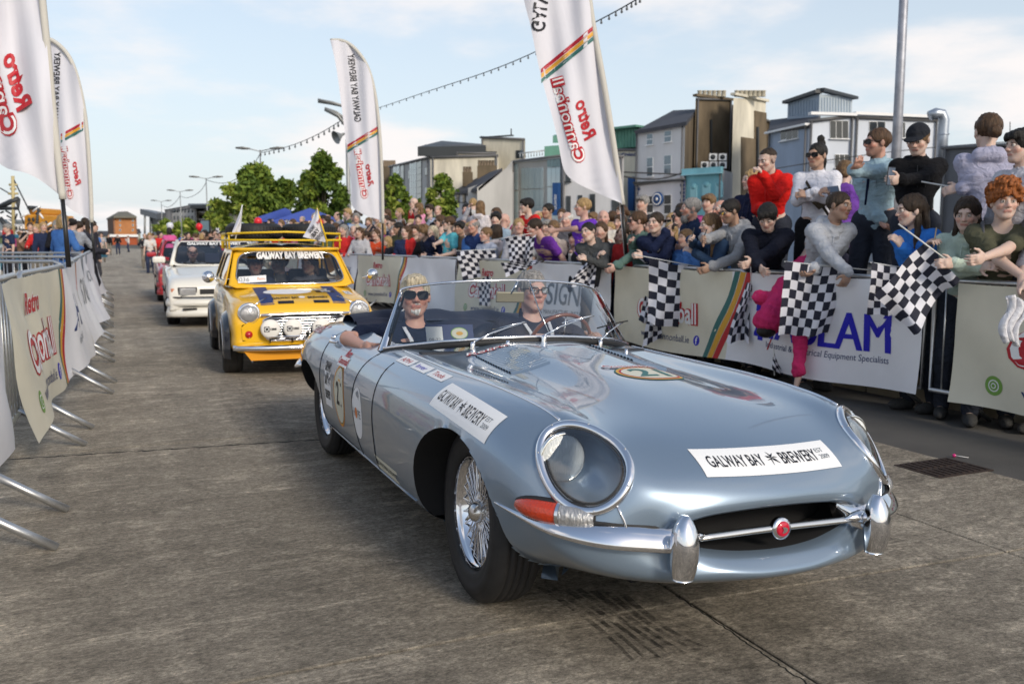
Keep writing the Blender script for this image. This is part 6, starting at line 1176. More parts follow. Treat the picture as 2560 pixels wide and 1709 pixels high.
# ------------------------------------------------------------------ people: one smooth skin per body grown from a distance field; hair and clothes are children
class Vox:
 def __init__(s,lo,hi,h):
  s.h=h;s.lo=np.array(lo,np.float32)-h*2;n=np.ceil((np.array(hi)+h*2-s.lo)/h).astype(int)+1;s.n=n;s.F=np.full(n,1.0,np.float32);s.ax=[s.lo[i]+h*np.arange(n[i],dtype=np.float32)for i in range(3)]
 def box(s,a,b,pad):
  i0=np.maximum(((np.array(a)-pad-s.lo)/s.h).astype(int),0);i1=np.minimum(((np.array(b)+pad-s.lo)/s.h).astype(int)+2,s.n)
  if(i1<=i0).any():return None,None
  sl=tuple(slice(i0[k],i1[k])for k in range(3));return sl,(s.ax[0][sl[0]][:,None,None],s.ax[1][sl[1]][None,:,None],s.ax[2][sl[2]][None,None,:])
 def put(s,sl,d,k,neg=False):
  f=s.F[sl]
  if neg:d=-d;q=np.maximum(k-np.abs(f-d),0)/k;s.F[sl]=np.maximum(f,d)+q*q*k*.25
  else:q=np.maximum(k-np.abs(f-d),0)/k;s.F[sl]=np.minimum(f,d)-q*q*k*.25
 def cap(s,a,b,ra,rb,k=.02,neg=False):
  a=np.array(a,float);b=np.array(b,float);r=max(ra,rb);sl,g=s.box(np.minimum(a,b)-r,np.maximum(a,b)+r,k+s.h*2)
  if sl is None:return s
  d=b-a;L=max(d@d,1e-9);t=np.clip(((g[0]-a[0])*d[0]+(g[1]-a[1])*d[1]+(g[2]-a[2])*d[2])/L,0,1)
  dd=np.sqrt((g[0]-a[0]-t*d[0])**2+(g[1]-a[1]-t*d[1])**2+(g[2]-a[2]-t*d[2])**2)-(ra+(rb-ra)*t);s.put(sl,dd,k,neg);return s
 def ell(s,c,r,R=None,k=.02,neg=False):
  c=np.array(c,float);r=np.array(r,float);m=r.max();sl,g=s.box(c-m,c+m,k+s.h*2)
  if sl is None:return s
  x,y,z=g[0]-c[0],g[1]-c[1],g[2]-c[2]
  if R is not None:x,y,z=(R[0][0]*x+R[1][0]*y+R[2][0]*z,R[0][1]*x+R[1][1]*y+R[2][1]*z,R[0][2]*x+R[1][2]*y+R[2][2]*z)
  q=np.sqrt((x/r[0])**2+(y/r[1])**2+(z/r[2])**2);q2=np.sqrt((x/r[0]**2)**2+(y/r[1]**2)**2+(z/r[2]**2)**2)+1e-6
  s.put(sl,q*(q-1)/q2,k,neg);return s
 def plane(s,p,n):p=np.array(p,float);n=np.array(n,float);d=(s.ax[0][:,None,None]-p[0])*n[0]+(s.ax[1][None,:,None]-p[1])*n[1]+(s.ax[2][None,None,:]-p[2])*n[2];s.F=np.maximum(s.F,d);return s
 def rough(s,amp,fr,seed=0,st_=(1,1,1)):
  r=np.random.RandomState(seed);f=np.zeros(s.n,np.float32)
  for _ in range(5):k=r.normal(size=3)*fr*np.array(st_);f+=np.sin(s.ax[0][:,None,None]*k[0]+s.ax[1][None,:,None]*k[1]+s.ax[2][None,None,:]*k[2]+r.uniform(0,6))
  s.F+=f*amp/2.2;return s
 def mesh(s):
  F=s.F;S=F<0;n=S.shape;c=np.zeros((n[0]-1,n[1]-1,n[2]-1),np.uint8)
  for i in(0,1):
   for j in(0,1):
    for k in(0,1):c+=S[i:n[0]-1+i,j:n[1]-1+j,k:n[2]-1+k]
  I=np.argwhere((c>0)&(c<8));ix=np.full(c.shape,-1,np.int32);ix[tuple(I.T)]=np.arange(len(I));off=[(i,j,k)for i in(0,1)for j in(0,1)for k in(0,1)]
  Vv=[F[I[:,0]+o[0],I[:,1]+o[1],I[:,2]+o[2]]for o in off];P=np.zeros((len(I),3));cnt=np.zeros(len(I))
  for a in range(8):
   for b in range(a+1,8):
    if sum(abs(off[a][q]-off[b][q])for q in range(3))!=1:continue
    m=(Vv[a]<0)!=(Vv[b]<0);t=np.where(m,Vv[a]/np.where(m,Vv[a]-Vv[b],1),0)[:,None];P+=m[:,None]*(np.array(off[a])+t*(np.array(off[b])-np.array(off[a])));cnt+=m
  P=(I+P/np.maximum(cnt,1)[:,None])*s.h+s.lo;Q=[]
  for ax in range(3):
   o=[slice(None)]*3;o1=list(o);o[ax]=slice(0,-1);o1[ax]=slice(1,None);A,B=S[tuple(o)],S[tuple(o1)];E=np.argwhere(A!=B);u,v=(ax+1)%3,(ax+2)%3
   E=E[(E[:,u]>0)&(E[:,v]>0)&(E[:,u]<n[u]-1)&(E[:,v]<n[v]-1)]
   def q(du,dv):e=E.copy();e[:,u]-=du;e[:,v]-=dv;return ix[tuple(e.T)]
   q4=np.stack([q(1,1),q(0,1),q(0,0),q(1,0)],1);fl=~A[tuple(E.T)];q4[fl]=q4[fl][:,::-1];Q.append(q4)
  return P,np.concatenate(Q)
def RZ(a):c,s=math.cos(a),math.sin(a);return np.array([[c,-s,0],[s,c,0],[0,0,1.]])
def RX(a):c,s=math.cos(a),math.sin(a);return np.array([[1,0,0],[0,c,-s],[0,s,c]])
def RY(a):c,s=math.cos(a),math.sin(a);return np.array([[c,0,s],[0,1,0],[-s,0,c]])
def ik(a,b,l1,l2,hint):
 a=np.array(a,float);b=np.array(b,float);d=b-a;L=np.linalg.norm(d);u=d/max(L,1e-6)
 if L>(l1+l2)*.995:L=(l1+l2)*.995;b=a+u*L
 x=(L*L+l1*l1-l2*l2)/(2*L);h=math.sqrt(max(l1*l1-x*x,0));p=np.array(hint,float);p=p-u*(p@u);p/=max(np.linalg.norm(p),1e-6);return a+u*x+p*h,b
SKIN=dict(pale=(.54,.37,.30),pink=(.55,.34,.28),tan=(.40,.25,.18),ruddy=(.50,.28,.215),fair=(.58,.42,.35))
HAIR=dict(black=(.012,.010,.009),dbrown=(.030,.018,.010),brown=(.075,.040,.020),lbrown=(.16,.095,.045),blond=(.36,.24,.11),pblond=(.46,.40,.29),ginger=(.28,.085,.018),grey=(.24,.23,.22),wgrey=(.52,.51,.49))
def hairmat(c):return mat('hair_'+c,HAIR[c],rough=.55,noise=.75,nscale=95,bump=1.0,bscale=170,stretch=(1,1,.14),spec=.4)
def person(loc,rz,label,H=1.75,h=.011,lean=0,twist=0,side=0,head=(0,0,0),hands=(None,None),elbow=((-.6,-.5,-.6),(.6,-.5,-.6)),top='hoodie',tc=(.3,.3,.35),pc=(.03,.035,.05),sc=(.05,.05,.05),skin='pale',hair=('short','brown'),beard=None,specs=None,build=1.0,pelvis=None,feet=None,group=None,hd=(None,None),curl=(.5,.5),eyes=True,sit=False,tc2=None,cap=None,parent=None,name='person',hs=None,legs=True,smile=0):
 s=H/1.75;K=lambda*p:np.array(p)*s;bd=build;hs=(hs or(s**.35*1.08))*.95
 Rc=RZ(twist)@RY(side)@RX(-lean);pel=np.array(pelvis)if pelvis is not None else K(0,0,.93);nb=pel+Rc@K(0,-.005,.50);sh=[pel+Rc@K(x,0,.455)for x in(-.158,.158)]
 Rh=RZ(head[0])@RX(-head[1])@RY(head[2]);hc=nb+Rc@K(0,.015,.062)+Rh@(np.array([0,.015,.108])*hs)
 hips=[pel+RZ(twist)@K(x,0,-.02)for x in(-.09,.09)]
 ft=feet if feet is not None else[K(-.11,-.03,0),K(.12,.02,0)]
 kn=[];an=[]
 for i in(0,1):k_,a_=ik(hips[i],np.array(ft[i])+K(0,-.02,.085),.43*s,.42*s,(0,1,.2));kn.append(k_);an.append(a_)
 el=[];wr=[];
 for i in(0,1):
  sg=(-1,1)[i];tgt=hands[i]if hands[i]is not None else pel+Rc@K(sg*.24,.06,-.08);e_,w_=ik(sh[i],tgt,.285*s,.255*s,Rc@np.array(elbow[i]));el.append(e_);wr.append(w_)
 pts=np.array([hc+[0,0,.16*hs],hc-[.13,.13,.16]]+[hc+.13,hc-.13]+el+wr+kn+an+sh+[pel]);pad=.16
 lo,hi=pts.min(0)-pad,pts.max(0)+pad
 fine=h<=.012;v=Vox(lo,hi,h);A=v.cap
# torso
 cw=.115*bd*s
 A(pel+Rc@K(-.055,0,0),pel+Rc@K(.055,0,0),.115*bd*s,.115*bd*s,.04);A(pel+Rc@K(0,.0,.1),pel+Rc@K(0,.005,.22),.118*bd*s,.12*bd*s,.06)
 A(pel+Rc@K(-.07,0,.34),pel+Rc@K(.07,0,.34),cw,cw,.06);A(sh[0],sh[1],.055*s,.055*s,.06);A(nb-Rc@K(0,0,.02),hc-Rh@(np.array([0,.02,.04])*hs),.056*s,.050*s,.04)
 for i in(0,1):
  sg=(-1,1)[i];A(sh[i],el[i],.046*bd*s,.036*s,.03);A(el[i],wr[i],.037*s,.025*s,.02)
  if legs:A(hips[i],kn[i],.085*bd*s,.056*s,.04);A(kn[i],an[i],.054*s,.037*s,.02);A(an[i],an[i]+K(0,.13,-.05),.036*s,.030*s,.02)
# hands
 HM=[]
 for i in(0,1):
  sg=(-1,1)[i];d=(wr[i]-el[i]);d/=np.linalg.norm(d)
  if hd[i]is not None:d=np.array(hd[i][0],float);d/=np.linalg.norm(d)
  nrm=np.array(hd[i][1],float)if hd[i]is not None else Rc@np.array([-sg,.3,0]);nrm=nrm-d*(nrm@d);nrm/=np.linalg.norm(nrm);w=np.cross(d,nrm)*-1;q=s**.5
  v.ell(wr[i]+d*.048*q,np.array([.040,.050,.017])*q,np.stack([w,d,nrm],1),k=.015);HM.append((wr[i]+d*.09*q+nrm*.02,d,nrm,w))
  if h<.016:
   cu=curl[i]
   for j,L in enumerate((.040,.045,.042,.033)):
    b=wr[i]+(d*.085+w*(.030-.020*j))*q;a1=cu*1.3;d1=d*math.cos(a1)+nrm*math.sin(a1);m=b+d1*L*q;a2=a1+cu*1.5;d2=d*math.cos(a2)+nrm*math.sin(a2);A(b-d*.02,m,.0098*q,.0088*q,.006);A(m,m+d2*L*.85*q,.0088*q,.0075*q,.004)
   tb=wr[i]+(d*.025+w*.030)*q;td=(d*.6+w*.75+nrm*.35);td/=np.linalg.norm(td);A(tb,tb+td*.040*q,.0125*q,.0105*q,.01);A(tb+td*.04*q,tb+td*.04*q+(td*.5+d*.6+nrm*.2)*.030*q,.0105*q,.0085*q,.006)
# head
 def Hp(x,y,z):return hc+Rh@(np.array([x,y,z])*hs)
 def He(c,r,k=.012,neg=False):v.ell(Hp(*c),np.array(r)*hs,Rh,k=k,neg=neg)
 def Hc(a,b,ra,rb,k=.01,neg=False):v.cap(Hp(*a),Hp(*b),ra*hs,rb*hs,k,neg)
 He((0,-.012,.036),(.074,.094,.080),.02);He((0,.022,-.025),(.061,.070,.085),.02);He((0,.062,-.088),(.027,.022,.020),.025)
 for x in(-1,1):Hc((x*.052,-.002,-.045),(x*.020,.055,-.086),.017,.014,.03);He((x*.040,.062,-.018),(.022,.020,.020),.02);He((x*.078,-.006,-.004),(.010,.021,.031),.006)
 if fine:Hc((-.030,.082,.030),(.030,.082,.030),.011,.011,.014)
 Hc((0,.086,.018),(0,.109,-.020),.0075,.0115,.012)
 for x in(-1,1):He((x*.012,.098,-.024),(.009,.010,.007),.008)
 if fine:
  for x in(-1,1):He((x*.031,.103,.008),(.017,.014,.011),.012,True)
  Hc((-.019,.086,-.053),(.019,.086,-.053),.0085,.0085,.008);Hc((-.024,.092,-.0555),(.024,.092,-.0555),.0022,.0022,.004,True)
 P,Q=v.mesh();me=npmesh('person',P,Q)
# skin colouring of the one mesh
 L=(P-hc)@Rh/hs;base=np.array(SKIN[skin]);C=np.tile(base,(len(P),1));r_=np.random.RandomState(int(abs(loc[0]*97+loc[1]*31))%1000);x,y,z=L.T;hz=(np.abs(x)<.1)&(np.abs(y)<.13)&(np.abs(z)<.14)
 hcol0=np.array(HAIR[hair[1]if hair else 'brown'])*.8+.01
 def mix(m,c,a):C[m]=C[m]*(1-a)+np.array(c)*a
 mix(hz&(np.hypot(np.abs(x)-.042,z+.025)<.022)&(y>.04),base*(1.0,.68,.62),.6);mix(hz&(y>.085)&(np.abs(x)<.016)&(z<-.005)&(z>-.035),base*(1.0,.7,.65),.5)
 mix(hz&(y>.06)&(np.abs(np.abs(x)-.031)<.016)&(z>-.006)&(z<.020),base*(.62,.5,.45),.55);mix(hz&(y>.06)&(np.abs(np.abs(x)-.031)<.017)&(z>.010)&(z<.019),hcol0,.6)  # shade of the eye sockets painted into the skin, then lashes in hair colour
 mix(hz&(y>.078)&(np.abs(x)<.026)&(z<-.044)&(z>-.064),(.42,.13,.11),.65);hcol=np.array(HAIR[hair[1]if hair else 'brown']);mix(hz&(y>.065)&(np.abs(x)>.013)&(np.abs(x)<.048)&(z>.022)&(z<.034),hcol*1.2+.01,.8)
 if beard and beard[0]=='stubble':mix(hz&(y>-.01)&(z<-.035)&~((np.abs(x)<.024)&(z>-.064)),np.array(HAIR[beard[1]])*.6+base*.35,.6)
 if hair and hair[0]in('fade','short','bald_sides'):mix(hz&(y<.03)&(z>-.04)&(np.abs(x)>.055),hcol*.6+base*.3,.6)
 if name=='person':
  at_=me.color_attributes.new('Col','FLOAT_COLOR','POINT');at_.data.foreach_set('color',np.column_stack([C,np.ones(len(C))]).astype(np.float32).ravel())
 root=link(name,me,vcol_mat('skin',.5,sss=.12));root.location=loc;root.rotation_euler=(0,0,rz)
 if parent is None:tag(root,label,'person',group)
 else:root.parent=parent
 def child(nm,vx,m):p,q=vx.mesh();return link(nm,npmesh(nm,p,q),m,root)if len(q)else None
 hh=h*(1.0 if fine else 1.0)
# trousers and shoes
 if legs:
  t=Vox(np.minimum.reduce([pel-.2*s]+kn+an)-.1,np.maximum.reduce([pel+.2*s]+kn+an)+.1,hh);t.cap(pel+Rc@K(-.055,0,0),pel+Rc@K(.055,0,0),.127*bd*s,.127*bd*s,.04)
  for i in(0,1):t.cap(hips[i],kn[i],.100*bd*s,.075*s,.04);t.cap(kn[i],an[i]+(kn[i]-an[i])*.06,.072*s,.060*s,.02)
  t.rough(.004,26,3);child('trousers',t,cloth(pc))
  for i in(0,1):
   t=Vox(an[i]-.12,an[i]+[.12,.24,.08],min(hh,.012));f_=an[i]+K(0,0,-.085)
   t.ell(f_+K(0,.06,.045),K(.050,.135,.050),k=.01);t.cap(f_+K(0,0,.04),f_+K(0,-.005,.10),.045*s,.045*s,.02);t.plane(f_+K(0,0,.004),(0,0,-1));so=child('shoe',t,cloth(sc,'shoe'))
# upper garment
 short=top in('tee','jersey','polo');infl=.009 if short else.014
 if top=='jacket':infl=.019
 t=Vox(np.minimum.reduce([pel-.22*s,nb-.2]+el+wr)-.09,np.maximum.reduce([pel+.22*s,nb+.2]+el+wr)+.09,hh);g=lambda r:(r*bd+infl/s)*s
 t.cap(pel+Rc@K(-.055,0,-.02),pel+Rc@K(.055,0,-.02),g(.108),g(.108),.04);t.cap(pel+Rc@K(0,0,.1),pel+Rc@K(0,.005,.22),g(.112),g(.112),.06);t.cap(pel+Rc@K(-.07,0,.34),pel+Rc@K(.07,0,.34),g(.106),g(.106),.06);t.cap(sh[0]+Rc@K(0,0,-.005),sh[1]+Rc@K(0,0,-.005),g(.056),g(.056),.06)
 for i in(0,1):
  if short:t.cap(sh[i],sh[i]+(el[i]-sh[i])*.62,g(.056),g(.054),.03)
  else:t.cap(sh[i],el[i],g(.050),g(.042),.03);t.cap(el[i],wr[i]+(el[i]-wr[i])*.02,g(.042),g(.028),.02)
  if not short and fine:
   for q_ in(.9,):a_=el[i]+(wr[i]-el[i])*q_;t.cap(a_-.012,a_+.012,g(.033),g(.033),.015)
 if not short or top=='polo':t.cap(nb-Rc@K(0,0,.02),nb+Rc@K(0,.004,.035),g(.058),g(.052),.02)
 if top=='hoodie':
  for x in(-.06,0,.06):t.ell(nb+Rc@K(x,-.075,.0),K(.055,.045,.055),Rc,.03)
  t.cap(nb+Rc@K(-.055,.045,-.01),nb+Rc@K(0,.085,-.055),.024,.020,.02);t.cap(nb+Rc@K(.055,.045,-.01),nb+Rc@K(0,.085,-.055),.024,.020,.02)
 t.rough(.0026,26,int(r_.randint(99)),(.7,.7,1.5));t.rough(.0018,60,5,(.6,.6,1.4))
 t.cap(nb+Rc@K(0,.0,.03),nb+Rc@K(0,.045,.12),.054*s,.066*s,.006,True)
 if short:t.cap(nb+Rc@K(0,.02,.01),nb+Rc@K(0,.07,.06),.055*s,.06*s,.01,True)
 go=child({'tee':'shirt','jersey':'jersey','polo':'shirt'}.get(top,top),t,cloth(tc))
 if fine and top=='hoodie':
  for x in(-1,1):MB().tube([nb+Rc@K(x*.028,.098,-.045),nb+Rc@K(x*.034,.125*bd,-.12),nb+Rc@K(x*.03,.14*bd,-.22)],.0032,5).build('drawstring',cloth(tuple(min(.8,c*1.4+.05)for c in tc)),root)
# hair in head space
 if hair and hair[0]!='bald':
  st_,col=hair;hv=min(h,.009)if fine else h;long_=st_ in('long','ponytail','topknot','bun');t=Vox((-.15,-.20,-.42 if st_=='long' else(-.32 if st_ in('ponytail','topknot')else-.16)),(.15,.14,.27 if st_=='topknot' else.20),hv)
  th=dict(fade=.003,bald_sides=.003,short=.006,mop=.013,curly=.030,long=.007,bun=.007,ponytail=.006,topknot=.005,bob=.010,quiff=.004,spiky=.010)[st_]
  t.ell((0,-.018,.040),(.078+th,.097+th,.084+th),None,.01)
  if st_=='mop':t.cap((-.045,.072,.085),(.045,.078,.078),.026,.026,.03);t.cap((-.05,.085,.062),(.04,.09,.060),.016,.014,.02)
  if st_=='quiff':t.cap((-.03,.064,.088),(.035,.066,.086),.015,.014,.04)
  if st_=='curly':
   rr_=random.Random(4)
   for _ in range(46):a_=rr_.uniform(0,2*PI);b_=rr_.uniform(.15,1.5);t.ell((.10*math.cos(a_)*math.sin(b_),-.01+.115*math.sin(a_)*math.sin(b_),.055+.10*math.cos(b_)),(.026,)*3,None,.006)
  lowcut=dict(fade=.035,short=-.045,bald_sides=-.05,mop=-.05,curly=-.02,quiff=-.03,spiky=-.04).get(st_,-.5)
  t.ell((0,.092,-.048),(.073 if not long_ else.069,.090,.108 if st_ not in('mop','curly')else.100),None,.01,True);t.cap((0,.02,-.10),(0,.06,-.3),.075,.1,.01,True)
  if st_ not in('long','bob'):t.plane((0,-.03,lowcut if lowcut>-.4 else-.055),(0,.45,-1))
  if st_=='fade':t.plane((0,0,.05),(0,.1,-1))
  if st_=='bald_sides':t.ell((0,.05,.13),(.09,.13,.075),None,.01,True)
  if st_ in('long','bob'):
   ln=-.36 if st_=='long' else-.12
   for x in(-1,1):
    t.cap((x*.068,-.022,.02),(x*.078,-.01,ln*.55),.018,.024,.03)
    if st_=='long':t.cap((x*.078,-.01,ln*.5),(x*.085,.03,ln),.024,.018,.03)
   for x in(-.04,0,.04):t.cap((x,-.085,.0),(x*1.3,-.085,ln*.85),.034,.030,.03)
  if st_=='bun':t.ell((0,-.125,-.01),(.045,.04,.045),None,.015)
  if st_=='ponytail':t.cap((0,-.115,.03),(.0,-.15,-.08),.026,.030,.02);t.cap((0,-.15,-.08),(0,-.13,-.24),.030,.014,.02)
  if st_=='topknot':t.cap((0,-.05,.125),(-.01,-.06,.165),.024,.030,.015);t.cap((0,-.06,.16),(.01,-.11,.12),.028,.022,.02);t.cap((.01,-.11,.12),(.02,-.135,-.05),.026,.036,.02);t.cap((.02,-.135,-.05),(.02,-.12,-.26),.036,.018,.02)
  t.rough({'curly':.007,'long':.0048,'bun':.0045,'mop':.0045}.get(st_,.0034),95,2,(1.3,1.3,.25)if st_!='curly' else(1,1,1));p,q=t.mesh();p=hc+(p*hs)@Rh.T
  if len(q):link('hair',npmesh('hair',p,q),hairmat(col),root)
 if beard and beard[0]!='stubble':
  t=Vox((-.1,-.05,-.22),(.1,.14,0),min(h,.009));b_=beard[0]
  if b_=='full':t.cap((-.058,.0,-.035),(-.02,.068,-.088),.020,.022,.03);t.cap((.058,.0,-.035),(.02,.068,-.088),.020,.022,.03);t.cap((-.025,.088,-.040),(.025,.088,-.040),.010,.010,.01);t.ell((0,.070,-.115),(.042,.034,.045),None,.03)
  else:t.ell((0,.075,-.086),(.019,.018,.020),None,.01);t.cap((-.024,.086,-.045),(-.022,.080,-.08),.0045,.0045,.006);t.cap((.024,.086,-.045),(.022,.080,-.08),.0045,.0045,.006);t.cap((-.022,.090,-.041),(.022,.090,-.041),.0045,.0045,.006)
  t.cap((-.017,.10,-.0555),(.017,.10,-.0555),.009,.009,.006,True);t.rough(.003,90,2);p,q=t.mesh();p=hc+(p*hs)@Rh.T;link('beard',npmesh('beard',p,q),hairmat(beard[1]),root)
 M=Matrix([list(r)+[0]for r in Rh]+[[0,0,0,1]]);M=Matrix.Translation(hc)@M@Matrix.Scale(hs,4)
 if fine and eyes and not(specs and specs[0]=='sun'):
  for x in(-1,1):
   mb=MB();me_=MB();cx=Vector((x*.0305,.0795,.008));rr_=.0125;D_=Vector((0,1,-.05)).normalized();me_.cur=0;B_=M@AX(cx,D_);me_.lathe([(rr_*math.sin(a),rr_*math.cos(a))for a in np.linspace(.0,2.2,10)][::-1],14,B_);n_=len(me_.f)
   me_.cur=1;me_.lathe([(0,rr_+.0008),(.0052,rr_*.93+.0012)],12,B_);me_.build('eye',[mat('eye_white',(.62,.58,.55),rough=.2),mat('iris',(.03,.025,.02),rough=.15)],root)
   MB().tube([M@Vector((x*.0305+u*.0165,.0925-abs(u)*.006,.0165-u*u*.006))for u in(-1,-.5,0,.5,1)],.0028,5).build('eyelid',mat('lid_'+skin,tuple(c*.75 for c in SKIN[skin]),rough=.6),root)
 if specs:
  kind=specs[0];fm=mat('specs_frame',(.01,.01,.012),rough=.25);mb=MB();w_,hgt=(.058,.040)if kind=='sun' else(.048,.032)
  lens=MB();dz=.008
  for x in(-1,1):
   P_=[(x*.034+w_/2*math.copysign(abs(math.cos(a))**.5,math.cos(a)),dz+hgt/2*math.copysign(abs(math.sin(a))**.5,math.sin(a))*(1-.12*math.cos(a)*-x))for a in np.linspace(0,2*PI,20,endpoint=False)];Y_=lambda px_:.106-.9*px_*px_*5
   mb.tube([M@Vector((p[0],Y_(p[0]),p[1]))for p in P_],.0028*hs,5,closed=True);lens.add([M@Vector((p[0],Y_(p[0]),p[1]))for p in P_],[tuple(range(20))]);mb.tube([M@Vector((x*.062,.088,.016)),M@Vector((x*.079,.04,.014)),M@Vector((x*.082,-.01,.012))],.0026*hs,5)
  mb.tube([M@Vector((-.009,.108,.012)),M@Vector((.009,.108,.012))],.003*hs,5);fo=mb.build('glasses' if kind!='sun' else 'sunglasses',fm,root);lens.build('lens',mat('dark_lens',(.006,.006,.008),rough=.12,spec=.25)if kind=='sun' else glass('specs_glass',(.93,.95,.96),.12),fo)
 if cap:
  t=Vox((-.13,-.16,-.02),(.13,.22,.20),.008);t.ell((0,-.016,.042),(.090,.110,.094),None,.01);t.plane((0,0,.040),(0,-.1,-1));t.ell((0,.105,.040),(.078,.095,.010),None,.012);p,q=t.mesh();p=hc+(p*hs)@Rh.T;link('cap',npmesh('cap',p,q),cloth(cap),root)
 return root,dict(hc=hc,hands=HM,nb=nb,Rc=Rc,sh=sh,pel=pel,M=M,s=s)
def facing(a):a=math.radians(a);d=(math.sin(a),-math.cos(a));return math.atan2(d[1],d[0])-PI/2
def ydepth(px,t):return t/((px-1280)/FPX*CT+ST)
def stand(px,py,t,b,f,label,zg=-.088,lean=0,pitch=0,tilt=0,Y=None,hands=None,maxH=1.9,minH=1.15,**k):
 """a standing person whose head centre is at photo point px,py; b, f = body and head bearing (0 towards the camera, -90 to the picture's left)"""
 Y=Y or ydepth(px,t);hc=dp(px,py,Y);rz=facing(b);hr=math.radians((f-b+180)%360-180);z=hc.z-zg
 u=lambda L:.93/1.75+(.50*math.cos(L)+.055*math.cos(L))/1.75+.105/1.75;H=z/u(lean);H2=min(max(H,minH),maxH);s=H2/1.75
 pelz=.93*s
 if H2!=H:pelz=z-(.555*math.cos(lean)+.105)*s;pelz=min(pelz,.95*s)
 off=np.array([0,(.555*math.sin(lean)+.02)*s,0]);R_=RZ(rz);o=R_@off;fwd=(math.cos(rz+PI/2),math.sin(rz+PI/2));loc=Vector((hc.x-o[0],hc.y-o[1],zg));hl=[None,None]
 if hands:
  for i in(0,1):
   if hands[i]is not None:w=dp(*hands[i][:2],Y+(hands[i][2]if len(hands[i])>2 else-.3))-loc;hl[i]=RZ(-rz)@np.array(w)
 r,J=person(loc,rz,label,H=H2,lean=lean,head=(hr,pitch,tilt),pelvis=(0,0,pelz),hands=hl,**k)
 J['loc']=loc;J['rz']=rz;J['obj']=r;return J
def wpt(J,i,out=.0):m=J['hands'][i];p=RZ(J['rz'])@m[0];return Vector(p)+J['loc']
def wdir(J,v):return Vector(RZ(J['rz'])@v)
def phone(J,i,label,up=(0,0,1),face=(0,1,0),case=(.02,.02,.022)):
 p=wpt(J,i);u=Vector(up).normalized();n=Vector(face);n=(n-u*n.dot(u)).normalized();w=u.cross(n);M=Matrix([w,n,u]).transposed().to_4x4();mb=MB();mb.box((0,0,0),(.074,.009,.150));o=mb.build('phone',mat('phone_%d'%int(case[0]*100),case,rough=.3),bevel=.006);o.matrix_world=Matrix.Translation(p+u*.03)@M;tag(o,label,'phone')
 mb=MB();mb.box((0,.0052,0),(.066,.001,.138));s_=mb.build('screen',mat('phone_screen',(.10,.13,.18),rough=.08,spec=.8),o);mb=MB();mb.lathe([(0,.0015),(.008,.0015),(.009,0)],10,AX((-.02,-.0046,.055),(0,-1,0)));mb.build('camera_lens',blackpl(),o);return o
# ------------------------------------------------------------------ the two men in the roadster (car frame)
NAVY=(.012,.018,.04)
def in_car(car,loc,label,**k):
 r,J=person((0,0,0),0,label,sit=True,**k);r.matrix_world=car.matrix_world@Matrix.Translation(loc)@Matrix.Rotation(-PI/2,4,'Z');J['obj']=r;return J
def lanyard(J,c=(.7,.7,.72)):
 s=J['s'];nb,Rc=J['nb'],J['Rc'];q=lambda x,y,z:Vector(nb+Rc@(np.array([x,y,z])*s));mb=MB()
 for x in(-1,1):
  P=[q(x*.066,.0,.025),q(x*.080,.085,-.015),q(x*.068,.150,-.08),q(x*.035,.172,-.20),q(0,.180,-.30)];V=[]
  for p in P:V+=[p+Vector((-.011,.002,0)),p+Vector((.011,.002,0))]
  mb.add(V,[(2*i,2*i+1,2*i+3,2*i+2)for i in range(4)],True)
 o=mb.build('lanyard',cloth(c),J['obj']);o.modifiers.new('s','SOLIDIFY').thickness=.002
# in the figure's own frame +y is forward (car x), +x is the car's right side
Jp=in_car(roadster,(-1.86,-.31,.27),'blond passenger with black sunglasses, goatee and white lanyard resting an arm outside',H=1.80,h=.007,pelvis=(0,0,.05),feet=[(-.1,.75,.0),(.1,.75,.0)],lean=-.20,head=(-.22,-.06,.0),hands=((-.02,.42,.32),(.40,.30,.49)),elbow=((-.5,.2,-.7),(.9,-.45,.15)),top='polo',tc=NAVY,pc=(.02,.02,.03),skin='ruddy',hair=('quiff','pblond'),beard=('goatee','wgrey'),specs=('sun',),build=1.12,hs=1.10);lanyard(Jp)
Jd=in_car(roadster,(-1.84,.415,.27),'grey haired driver with dark rimmed glasses and navy polo shirt at the wooden wheel',H=1.80,h=.007,pelvis=(0,0,.085),feet=[(-.1,.75,.0),(.1,.75,.0)],lean=-.18,head=(.02,-.04,.0),hands=((-.16,.44,.50),(.14,.40,.42)),elbow=((-.8,-.1,-.5),(.7,0,-.7)),hd=(((.2,.6,.7),(.6,.3,-.3)),((-.2,.6,.7),(-.6,.3,-.3))),curl=(.8,.8),top='polo',tc=NAVY,pc=(.02,.02,.03),skin='pink',hair=('short','grey'),specs=('clear',),build=1.18,hs=1.10);lanyard(Jd)
